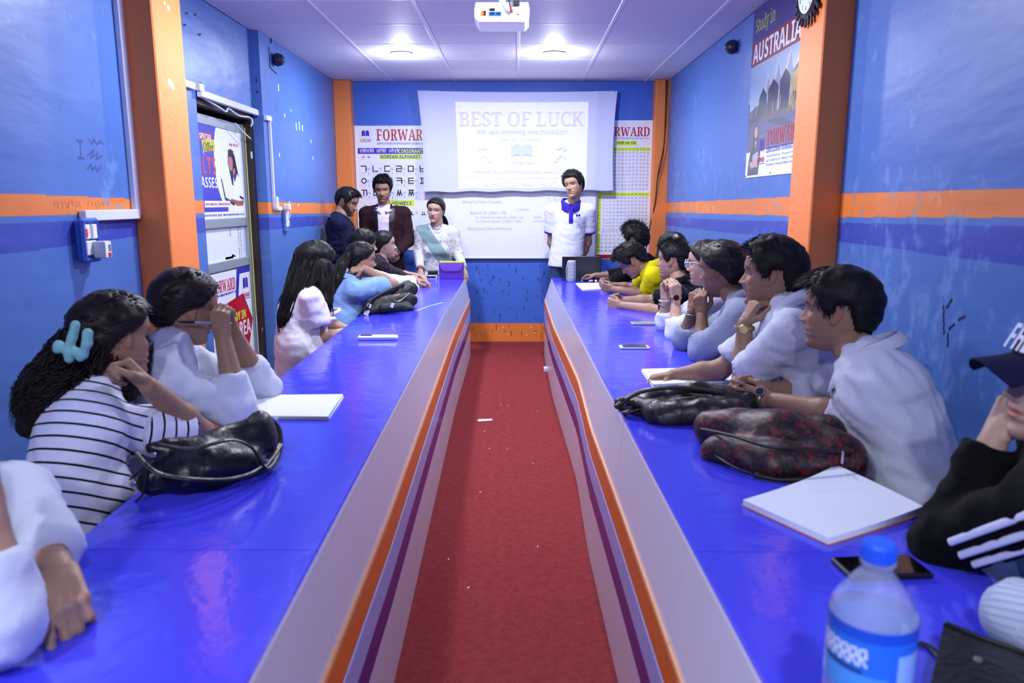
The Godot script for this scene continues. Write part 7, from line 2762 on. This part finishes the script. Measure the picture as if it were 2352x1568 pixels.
	var blazer := person({"label": "standing man in maroon blazer over a pale shirt, eyes lowered, hands clasped", "group": "people standing by the screen", "check": CHECK,
		"yaw": 178.0, "stand": true, "hip": V(-1.29, 0.92, 7.36), "neck": J(884, 483, 7.36), "head": J(879, 434, 7.31), "hy": 176.0, "hp": -12.0, "hs": 1.02, "skin": B, "beard": 0.5, "closed": true, "sw": 0.185, "bulk": 1.05,
		"r": [J(842, 556, 7.34), J(888, 588, 7.10), Vector3(0.7, -0.3, 0.1), Vector3(0.1, 0.3, -1), CLASP], "l": [J(937, 552, 7.34), J(910, 583, 7.08), Vector3(-0.75, -0.3, 0.1), Vector3(-0.1, 0.2, -1), CLASP],
		"top": {"mat": maroon, "sleeve": [1.86, 1.86], "wide": 0.064, "cuff": 0.047, "fat": 1.04, "hem": 0.17, "crease": 0.004, "name": "blazer", "cell": 0.010, "collar": 0.016, "collar_mat": cloth("pale_pink_shirt", Color(0.80, 0.75, 0.85)), "split": open_jacket, "split_parts": [["shirt_front", mat("pale_pink_shirt"), 0.0], ["lapel", mat("lapel_satin", Color(0.05, 0.045, 0.055), 0.45), 0.006]]}, "legs": slate,
		"hair": {"style": "short", "mat": black_hair, "flat_top": true, "stand": 0.35, "comb": Vector3(0.35, 0.35, 0.45), "length": 0.04, "count": 700, "width": 0.0026, "thick": 0.016}})
	watch(blazer, J(911, 578, 7.08), J(910, 583, 7.08) - J(937, 552, 7.34), Vector3(0.5, 0.35, 1), Color(0.42, 0.44, 0.48), Color(0.03, 0.03, 0.04), 0.034)

	var blossom := print_mat("flowered_kurta", Color(0.76, 0.77, 0.80), [Color(0.64, 0.47, 0.28), Color(0.48, 0.51, 0.52), Color(0.68, 0.56, 0.40)], 44, 9.0, 3.2)
	var lady := person({"label": "standing woman in flowered white kurta with a grey-green shawl across her chest", "group": "people standing by the screen", "check": CHECK,
		"yaw": 181.0, "stand": true, "hip": V(-0.79, 0.86, 7.34), "neck": J(1004, 527, 7.34), "head": J(1001, 483, 7.29), "hy": 192.0, "hp": -3.0, "hr": -5.0, "hs": 0.98, "skin": D, "lips": Color(0.50, 0.06, 0.10), "shut": 0.5, "bust": true, "sw": 0.155,
		"r": [J(962, 582, 7.32), J(966, 622, 7.12), Vector3(-0.05, -0.75, 0.5), Vector3(0.1, -0.5, -0.8), SOFT], "l": [J(1052, 582, 7.32), J(1066, 622, 7.12), Vector3(0.15, -0.75, 0.5), Vector3(-0.1, -0.5, -0.8), SOFT], "hand": 0.88, "arm": 0.9,
		"top": {"mat": blossom, "sleeve": [1.85, 1.85], "wide": 0.052, "cuff": 0.038, "fat": 0.98, "hem": 0.45, "crease": 0.004, "cell": 0.010, "name": "kurta", "split": shawl_band, "split_parts": [["shawl", cloth("shawl_cotton", Color(0.47, 0.57, 0.58)), 0.007]]}, "legs": cloth("grey_leggings", Color(0.45, 0.5, 0.5)),
		"hair": {"style": "tied", "mat": black_hair, "count": 396, "width": 0.0027, "thick": 0.010, "tie": Vector3(0.03, -0.05, -0.11), "tail": 0.2, "tail_count": 40}})
	ring_band(lady, "bangles", J(965, 616, 7.13), Vector3(0.05, -0.75, 0.5), 0.028, 0.006, mat("bangle_red", Color(0.72, 0.10, 0.10), 0.3))
	add(lady, "necklace", tube(curve([J(990, 512, 7.27), J(993, 521, 7.24), J(1003, 528, 7.22), J(1012, 521, 7.24), J(1014, 512, 7.27)], 5), [0.003], 6), mat("bead_red", Color(0.40, 0.08, 0.10), 0.4), -lady.position)

	var polo := cloth("white_polo", Color(0.84, 0.85, 0.90))
	var violet := cloth("violet_trim", Color(0.22, 0.16, 0.62))
	var talker := person({"label": "smiling presenter in white polo with violet collar, hands behind his back", "group": "people standing by the screen", "check": CHECK,
		"yaw": 183.0, "stand": true, "hip": V(0.466, 0.93, 7.32), "neck": J(1311, 475, 7.32), "head": J(1318, 425, 7.26), "hy": 212.0, "hp": -2.0, "hr": 9.0, "hs": 1.03, "skin": A, "shut": 0.45, "sw": 0.178, "feet": [V(0.31, 0.09, 7.28), V(0.51, 0.09, 7.34)],
		"r": [J(1266, 556, 7.40), J(1286, 606, 7.50), Vector3(0.6, -0.4, 0), Vector3(0, 0, -1), SOFT], "l": [J(1350, 556, 7.40), J(1330, 606, 7.50), Vector3(-0.6, -0.4, 0), Vector3(0, 0, -1), SOFT],
		"top": {"mat": polo, "sleeve": [0.70, 0.70], "wide": 0.066, "fat": 1.0, "hem": 0.10, "crease": 0.004, "cell": 0.010, "name": "polo_shirt", "collar": 0.045, "collar_mat": violet, "split": polo_trim, "split_parts": [["placket", violet, 0.001], ["sleeve_band", violet, 0.001], ["sleeve_band", violet, 0.001]]}, "legs": jeans,
		"hair": {"style": "short", "mat": black_hair, "flat_top": true, "stand": 0.35, "comb": Vector3(-0.55, 0.35, -0.35), "length": 0.042, "count": 800, "width": 0.0026, "thick": 0.017}})
	var em := Node3D.new()
	em.name = "chest_badge"
	em.transform = Transform3D(Basis(Vector3(0, 1, 0), 0.15), J(1328, 498, 7.165) - talker.position)
	talker.add_child(em)
	book_emblem(em, 0.0, 0.0, 0.045, 0.026, 0.0, violet)
	letters(em, "FORWARD", -0.026, -0.015, 0.026, -0.005, mat("print_red"), 0.0, true)

	# ---- poster side, far to near
	person({"label": "student in black with tousled hair, seated beside the black office chair", "group": right_group, "check": CHECK,
		"yaw": -68.0, "hip": V(1.16, 0.5, 6.50), "neck": J(1482, 600, 6.52), "head": J(1459, 549, 6.56), "hy": -50.0, "hp": -6.0, "hs": 1.03, "skin": B,
		"r": [V(0.92, 0.80, 6.85), V(0.70, 0.80, 6.8), Vector3(-1, 0, 0), Vector3(0, -1, 0), SOFT], "l": [J(1420, 640, 6.38), J(1388, 652, 6.62), Vector3(-1, 0, -0.2), Vector3(0, -1, 0), SOFT],
		"top": {"mat": cloth("black_jersey", Color(0.035, 0.035, 0.045)), "sleeve": [1.5, 1.5], "wide": 0.062, "crease": 0.006}, "legs": slate,
		"hair": {"style": "short", "mat": rough_hair, "curl": 0.010, "comb": Vector3(0, 0.1, 0.2), "stand": 0.45, "length": 0.05, "count": 900, "width": 0.0028, "mess": 0.8, "thick": 0.024}})

	var yellow := cloth("yellow_jersey", Color(0.86, 0.80, 0.06))
	person({"label": "student in yellow polo, head bowed over his hands", "group": right_group, "check": CHECK,
		"yaw": -75.0, "hip": V(1.20, 0.48, 5.55), "neck": J(1502, 622, 5.66), "head": J(1452, 598, 5.74), "hy": -78.0, "hp": -42.0, "hs": 1.03, "skin": B,
		"l": [J(1487, 676, 5.62), J(1408, 664, 5.84), Vector3(-0.9, 0.15, -0.3), Vector3(0.1, 0.2, -1), CLASP], "r": [J(1452, 662, 6.02), J(1402, 655, 6.02), Vector3(-0.9, 0.25, 0.2), Vector3(0.1, 0.1, 1), CLASP],
		"top": {"mat": yellow, "sleeve": [0.75, 0.78], "wide": 0.070, "crease": 0.007, "collar": 0.04, "name": "polo_shirt"}, "legs": slate,
		"hair": {"style": "short", "mat": rough_hair, "curl": 0.006, "comb": Vector3(0, 0.2, 0.5), "stand": 0.35, "length": 0.04, "count": 800, "width": 0.0028, "mess": 0.6, "thick": 0.024}})

	var paisley := print_mat("dark_flowered_shirt", Color(0.045, 0.05, 0.085), [Color(0.38, 0.41, 0.50), Color(0.14, 0.16, 0.26)], 70, 4.0, 5.0)
	var spiky := person({"label": "student with spiky short hair and dark patterned shirt, hands clasped on table", "group": right_group, "check": CHECK,
		"yaw": -66.0, "hip": V(1.22, 0.48, 4.70), "neck": J(1562, 664, 4.80), "head": J(1548, 597, 4.88), "hy": -62.0, "hp": -2.0, "hs": 1.02, "skin": A,
		"l": [J(1528, 716, 4.74), J(1428, 701, 5.0), Vector3(-0.85, 0.05, -0.4), Vector3(-0.1, 0.15, -1), CLASP], "r": [J(1500, 690, 5.12), J(1430, 690, 5.12), Vector3(-0.9, 0.05, 0.25), Vector3(-0.1, 0.1, 1), CLASP],
		"top": {"mat": paisley, "sleeve": [0.85, 0.85], "wide": 0.066, "crease": 0.007, "collar": 0.035}, "legs": slate,
		"hair": {"style": "short", "mat": black_hair, "comb": Vector3(0, 0.35, -0.15), "thick": 0.012, "stand": 0.9, "length": 0.032, "count": 900, "width": 0.002, "mess": 0.35}})

	var glasses_girl := person({"label": "student in glasses and white cuffs, mostly hidden, hands clasped with a watch", "group": right_group, "check": CHECK,
		"yaw": -66.0, "hip": V(1.22, 0.48, 3.84), "neck": J(1648, 672, 3.94), "head": J(1624, 604, 4.0), "hy": -66.0, "hp": -4.0, "hs": 0.98, "skin": D, "bust": true,
		"l": [J(1552, 768, 3.90), J(1552, 690, 3.98), Vector3(-0.05, 0.9, -0.1), Vector3(-0.3, 0.1, -1), CLASP], "r": [J(1530, 742, 4.14), J(1528, 684, 4.12), Vector3(0.05, 0.9, -0.1), Vector3(0.3, 0, 1), CLASP], "hand": 0.92, "arm": 0.9,
		"top": {"mat": white2, "sleeve": [1.42, 1.42], "wide": 0.056, "cuff": 0.052, "crease": 0.008}, "legs": slate,
		"hair": {"style": "tied", "mat": brown_hair, "count": 324, "width": 0.0027, "thick": 0.012, "tie": Vector3(0, -0.05, -0.115), "bun": 0.03}})
	watch(glasses_girl, J(1551, 683, 3.975), Vector3(0, 1, -0.1), Vector3(-0.05, 0.1, 1), Color(0.72, 0.50, 0.42), Color(0.12, 0.05, 0.06), 0.029)
	ring_band(glasses_girl, "bracelet", J(1526, 690, 4.12), Vector3(0, 1, 0), 0.029, 0.003, mat("pearl", Color(0.88, 0.88, 0.92), 0.3))
	ring_band(glasses_girl, "bracelet", J(1526, 700, 4.12), Vector3(0.1, 1, 0), 0.030, 0.002, mat("dull_steel"))
	var gf := Transform3D(Basis(Vector3.UP, PI - deg_to_rad(-66.0)).scaled(Vector3.ONE * 0.98), J(1624, 604, 4.0))
	var clear := mat("clear_frame", Color(0.70, 0.72, 0.80), 0.15)
	for sd in [-1.0, 1.0]:
		var rim := []
		for k in 20:
			var a := TAU * k / 20
			rim.append(gf * Vector3(sd * 0.033 + cos(a) * 0.027, -0.003 + sin(a) * 0.022, 0.106))
		add(glasses_girl, "spectacle_rim", tube(rim, [0.0028], 6, 1.0, true), clear, -glasses_girl.position)
		add(glasses_girl, "spectacle_arm", tube([gf * Vector3(sd * 0.060, 0.004, 0.104), gf * Vector3(sd * 0.076, 0.006, 0.05), gf * Vector3(sd * 0.080, 0.0, -0.005)], [0.003], 6), clear, -glasses_girl.position)
	add(glasses_girl, "spectacle_bridge", tube([gf * Vector3(-0.007, 0.0, 0.108), gf * Vector3(0, 0.003, 0.112), gf * Vector3(0.007, 0.0, 0.108)], [0.0025], 6), clear, -glasses_girl.position)

	var pin := mat("pinstripe_cotton", Color(1, 1, 1), 0.85)
	var pim := Image.create(64, 16, false, Image.FORMAT_RGBA8)
	pim.fill(Color(0.66, 0.69, 0.77))
	for k in 8:
		pim.fill_rect(Rect2i(k * 8, 0, 3, 16), Color(0.25, 0.28, 0.37))
	pin.albedo_texture = ImageTexture.create_from_image(pim)
	pin.uv1_scale = Vector3(26.0, 4.0, 1)
	pin.metallic_specular = 0.2
	var bangle := person({"label": "student in pinstriped shirt with rolled cuffs, knuckles pressed to her cheek", "group": right_group, "check": CHECK,
		"yaw": -64.0, "hip": V(1.22, 0.46, 3.20), "neck": J(1706, 704, 3.30), "head": J(1660, 618, 3.40), "hy": -52.0, "hp": -8.0, "hs": 1.03, "skin": C, "bust": true,
		"l": [J(1612, 806, 3.32), J(1612, 722, 3.40), Vector3(-0.12, 0.85, -0.1), Vector3(0.6, 0.1, -0.7), CLASP], "r": [J(1574, 782, 3.58), J(1590, 714, 3.54), Vector3(0.1, 0.85, -0.1), Vector3(0.7, 0.1, -0.3), CLASP], "fine": 0.004, "hand": 0.93, "arm": 0.92,
		"top": {"mat": pin, "sleeve": [1.42, 1.42], "striped": true, "wide": 0.060, "cuff": 0.056, "crease": 0.008, "collar": 0.04}, "legs": slate,
		"hair": {"style": "tied", "mat": brown_hair, "count": 432, "width": 0.0034, "thick": 0.013, "tie": Vector3(0, -0.06, -0.115), "tail": 0.16, "tail_count": 40}})
	ring_band(bangle, "bangle", J(1588, 722, 3.54), Vector3(0.1, 1, 0), 0.032, 0.0025, mat("silver", Color(0.75, 0.75, 0.78), 0.2, 0.9))
	ring_band(bangle, "earring", J(1631, 650, 3.33), Vector3(0.3, 0, 1), 0.006, 0.0015, mat("gold", Color(0.80, 0.62, 0.28), 0.25, 0.9))

	var goldman := person({"label": "student in white half-sleeved shirt with gold watch, cheek on his wrist", "group": right_group, "check": CHECK,
		"yaw": -70.0, "hip": V(1.22, 0.46, 2.56), "neck": J(1812, 722, 2.66), "head": J(1775, 630, 2.74), "hy": -68.0, "hp": 0.0, "hs": 1.04, "skin": B, "moustache": 0.7,
		"l": [J(1708, 872, 2.66), J(1710, 742, 2.70), Vector3(0.25, 0.55, 0.05), Vector3(0.9, -0.5, -0.2), [0.3, 0.7, 0.7, 0.75, 0.8]], "r": [J(1652, 850, 2.86), J(1545, 862, 2.92), Vector3(-1, -0.12, 0.05), Vector3(0, -1, 0.1), SOFT], "fine": 0.004,
		"top": {"mat": white2, "sleeve": [0.85, 0.85], "wide": 0.074, "crease": 0.009, "collar": 0.04}, "legs": slate,
		"hair": {"style": "short", "mat": rough_hair, "flat_top": true, "stand": 0.2, "comb": Vector3(0, 0.15, 0.6), "length": 0.034, "count": 800, "width": 0.0026, "thick": 0.019}})
	watch(goldman, J(1710, 752, 2.70), Vector3(0.02, 1, 0.05), Vector3(-0.35, 0.1, 1), Color(0.76, 0.68, 0.42), Color(0.80, 0.74, 0.50), 0.032)

	var lad := person({"label": "student in untucked white shirt leaning on clasped hands beside the two bags", "group": right_group, "check": CHECK,
		"yaw": -62.0, "hip": V(1.20, 0.44, 1.92), "neck": J(1998, 838, 2.13), "head": J(1928, 712, 2.25), "hy": -60.0, "hp": -2.0, "hs": 1.03, "skin": B, "sw": 0.185, "bulk": 1.08,
		"shl": J(2070, 900, 2.02), "l": [J(1968, 958, 2.20), J(1768, 918, 2.40), Vector3(-0.85, 0.12, -0.35), Vector3(-0.2, 0.2, -1), CLASP], "r": [J(1838, 905, 2.56), J(1738, 892, 2.50), Vector3(-0.9, 0.1, 0.1), Vector3(-0.1, 0.0, 1), CLASP], "fine": 0.0038,
		"top": {"mat": white2, "sleeve": [1.25, 1.25], "wide": 0.068, "cuff": 0.066, "fat": 1.06, "crease": 0.011, "collar": 0.03, "cell": 0.011}, "legs": slate,
		"hair": {"style": "short", "mat": rough_hair, "stand": 0.12, "comb": Vector3(0, -0.05, 0.9), "length": 0.042, "count": 1100, "width": 0.0024, "thick": 0.018, "mess": 0.3}})
	watch(lad, J(1752, 914, 2.41), J(1968, 958, 2.20) - J(1768, 918, 2.40), Vector3(0, 0.6, 0.8), Color(0.60, 0.58, 0.50), Color(0.08, 0.08, 0.10), 0.033)

	var tracksuit := cloth("black_tracksuit", Color(0.03, 0.03, 0.036))
	var capper := person({"label": "student in navy cap and black white-striped track jacket, chin on fist", "group": right_group, "check": CHECK,
		"yaw": -70.0, "hip": V(1.24, 0.46, 1.14), "neck": J(2482, 1045, 1.30), "head": J(2458, 880, 1.40), "hy": -84.0, "hp": 4.0, "hs": 1.03, "skin": D,
		"shl": J(2445, 1150, 1.20), "l": [J(2172, 1248, 1.42), J(2288, 1000, 1.44), Vector3(0.35, 0.6, -0.1), Vector3(0.8, -0.4, -0.3), FIST], "r": [V(1.16, 0.74, 1.62), V(0.98, 0.62, 1.66), Vector3(-1, 0, 0), Vector3(0, -1, 0), SOFT], "fine": 0.0035,
		"top": {"mat": tracksuit, "sleeve": [1.90, 1.9], "wide": 0.062, "cuff": 0.046, "crease": 0.010, "cell": 0.011, "name": "track_jacket"}, "legs": slate,
		"hair": {"style": "short", "mat": black_hair, "count": 1, "length": 0.02, "thick": 0.005}})
	var wc := mat("jacket_stripe", Color(0.86, 0.87, 0.92), 0.8)
	for k in 3:
		var o := 0.026 * (k - 1)
		var a0 := J(2445, 1150, 1.20)
		var a1 := J(2172, 1248, 1.42)
		var side := (a1 - a0).cross(Vector3.UP).normalized() * -1.0
		var up := side.cross((a1 - a0).normalized())
		var pts := []
		for f in [0.0, 0.15, 0.3, 0.45, 0.6, 0.72]:
			var p := a0.lerp(a1, f)
			pts.append(p + (side * cos(o / 0.06 + 0.6) + up * sin(o / 0.06 + 0.6)) * (0.0675 - f * 0.004))
		add(capper, "sleeve_stripe", tube(pts, [0.0075], 8, 0.5, false, side), wc, -capper.position)
	var cf := head_frame({"hy": -84.0, "hp": 4.0, "head": J(2458, 880, 1.40)})
	var capm := cloth("navy_cap", Color(0.085, 0.085, 0.21))
	var crown := PackedVector3Array()
	var ci := PackedInt32Array()
	for j in 11:
		for k in 40:
			var az := TAU * k / 40 - PI
			var p := skull(az, lerpf(0.038, 0.1154, sin(j / 10.0 * PI / 2)))
			crown.append(cf * (p * Vector3(1.09, 1.0, 1.09) + Vector3(0, 0.010 + j * 0.0016, 0)))
	for j in 10:
		for k in 40:
			var a := j * 40 + k
			var b := j * 40 + (k + 1) % 40
			ci.append_array(PackedInt32Array([a, a + 40, b, b, a + 40, b + 40]))
	var cap_o := add(capper, "cap", commit(crown, smooth_normals(crown, ci), ci), capm, -capper.position)
	var brim := PackedVector3Array()
	var bi := PackedInt32Array()
	for lay in 2:
		for j in 7:
			for k in 17:
				var a := lerpf(-1.15, 1.15, k / 16.0)
				var f := j / 6.0
				var p := Vector3(sin(a) * 0.084, 0.046, cos(a) * 0.100).lerp(Vector3(sin(a) * 0.082, 0.032 - 0.018 * sin(a) * sin(a), cos(a * 0.55) * 0.185 - 0.01), f)
				p.y -= 0.022 * pow(absf(sin(a)), 2.0) * f + lay * 0.004
				brim.append(cf * p)
	for lay in 2:
		for j in 6:
			for k in 16:
				var a := lay * 119 + j * 17 + k
				var q := [a, a + 17, a + 1, a + 1, a + 17, a + 18]
				if lay == 1:
					q.reverse()
				bi.append_array(PackedInt32Array(q))
	for k in 16:
		var a := 6 * 17 + k
		bi.append_array(PackedInt32Array([a, a + 119, a + 1, a + 1, a + 119, a + 120]))
	add(cap_o, "brim", commit(brim, smooth_normals(brim, bi), bi), capm)
	var logo_n := Node3D.new()
	logo_n.name = "cap_lettering"
	var front := cf * Vector3(-0.035, 0.078, 0.088)
	logo_n.transform = Transform3D(Basis(Vector3.UP, PI - deg_to_rad(-84.0)) * Basis(Vector3.RIGHT, -0.45), front)
	cap_o.add_child(logo_n)
	letters(logo_n, "FHB", -0.005, -0.03, 0.075, 0.022, wc, 0.012, false, true, "embroidery")

	var knit := mat("white_ribbed_knit", Color(0.84, 0.87, 0.90), 0.9)
	var kim := Image.create(64, 8, false, Image.FORMAT_RGBA8)
	kim.fill(Color(0.86, 0.89, 0.92))
	for k in 4:
		kim.fill_rect(Rect2i(k * 16, 0, 4, 8), Color(0.70, 0.74, 0.80))
	knit.albedo_texture = ImageTexture.create_from_image(kim)
	knit.uv1_scale = Vector3(20, 4, 1)
	person({"label": "student with white ribbed sleeve at the near corner, only the forearm in view", "group": right_group, "check": CHECK,
		"yaw": -75.0, "hip": V(1.26, 0.48, 0.62), "neck": V(1.12, 1.0, 0.74), "head": V(1.04, 1.17, 0.78), "hy": -70.0, "skin": A,
		"l": [V(0.785, 0.815, 1.08), V(0.84, 0.80, 0.84), Vector3(0.1, -0.1, 1), Vector3(0, -1, 0), SOFT], "r": [V(1.1, 0.76, 0.42), V(1.0, 0.62, 0.40), Vector3(-1, 0, -0.2), Vector3(0, -1, 0), SOFT],
		"top": {"mat": knit, "sleeve": [1.9, 1.9], "striped": true, "wide": 0.052, "cuff": 0.044, "crease": 0.004}, "legs": slate, "hair": {"style": "short", "mat": black_hair, "count": 288}})
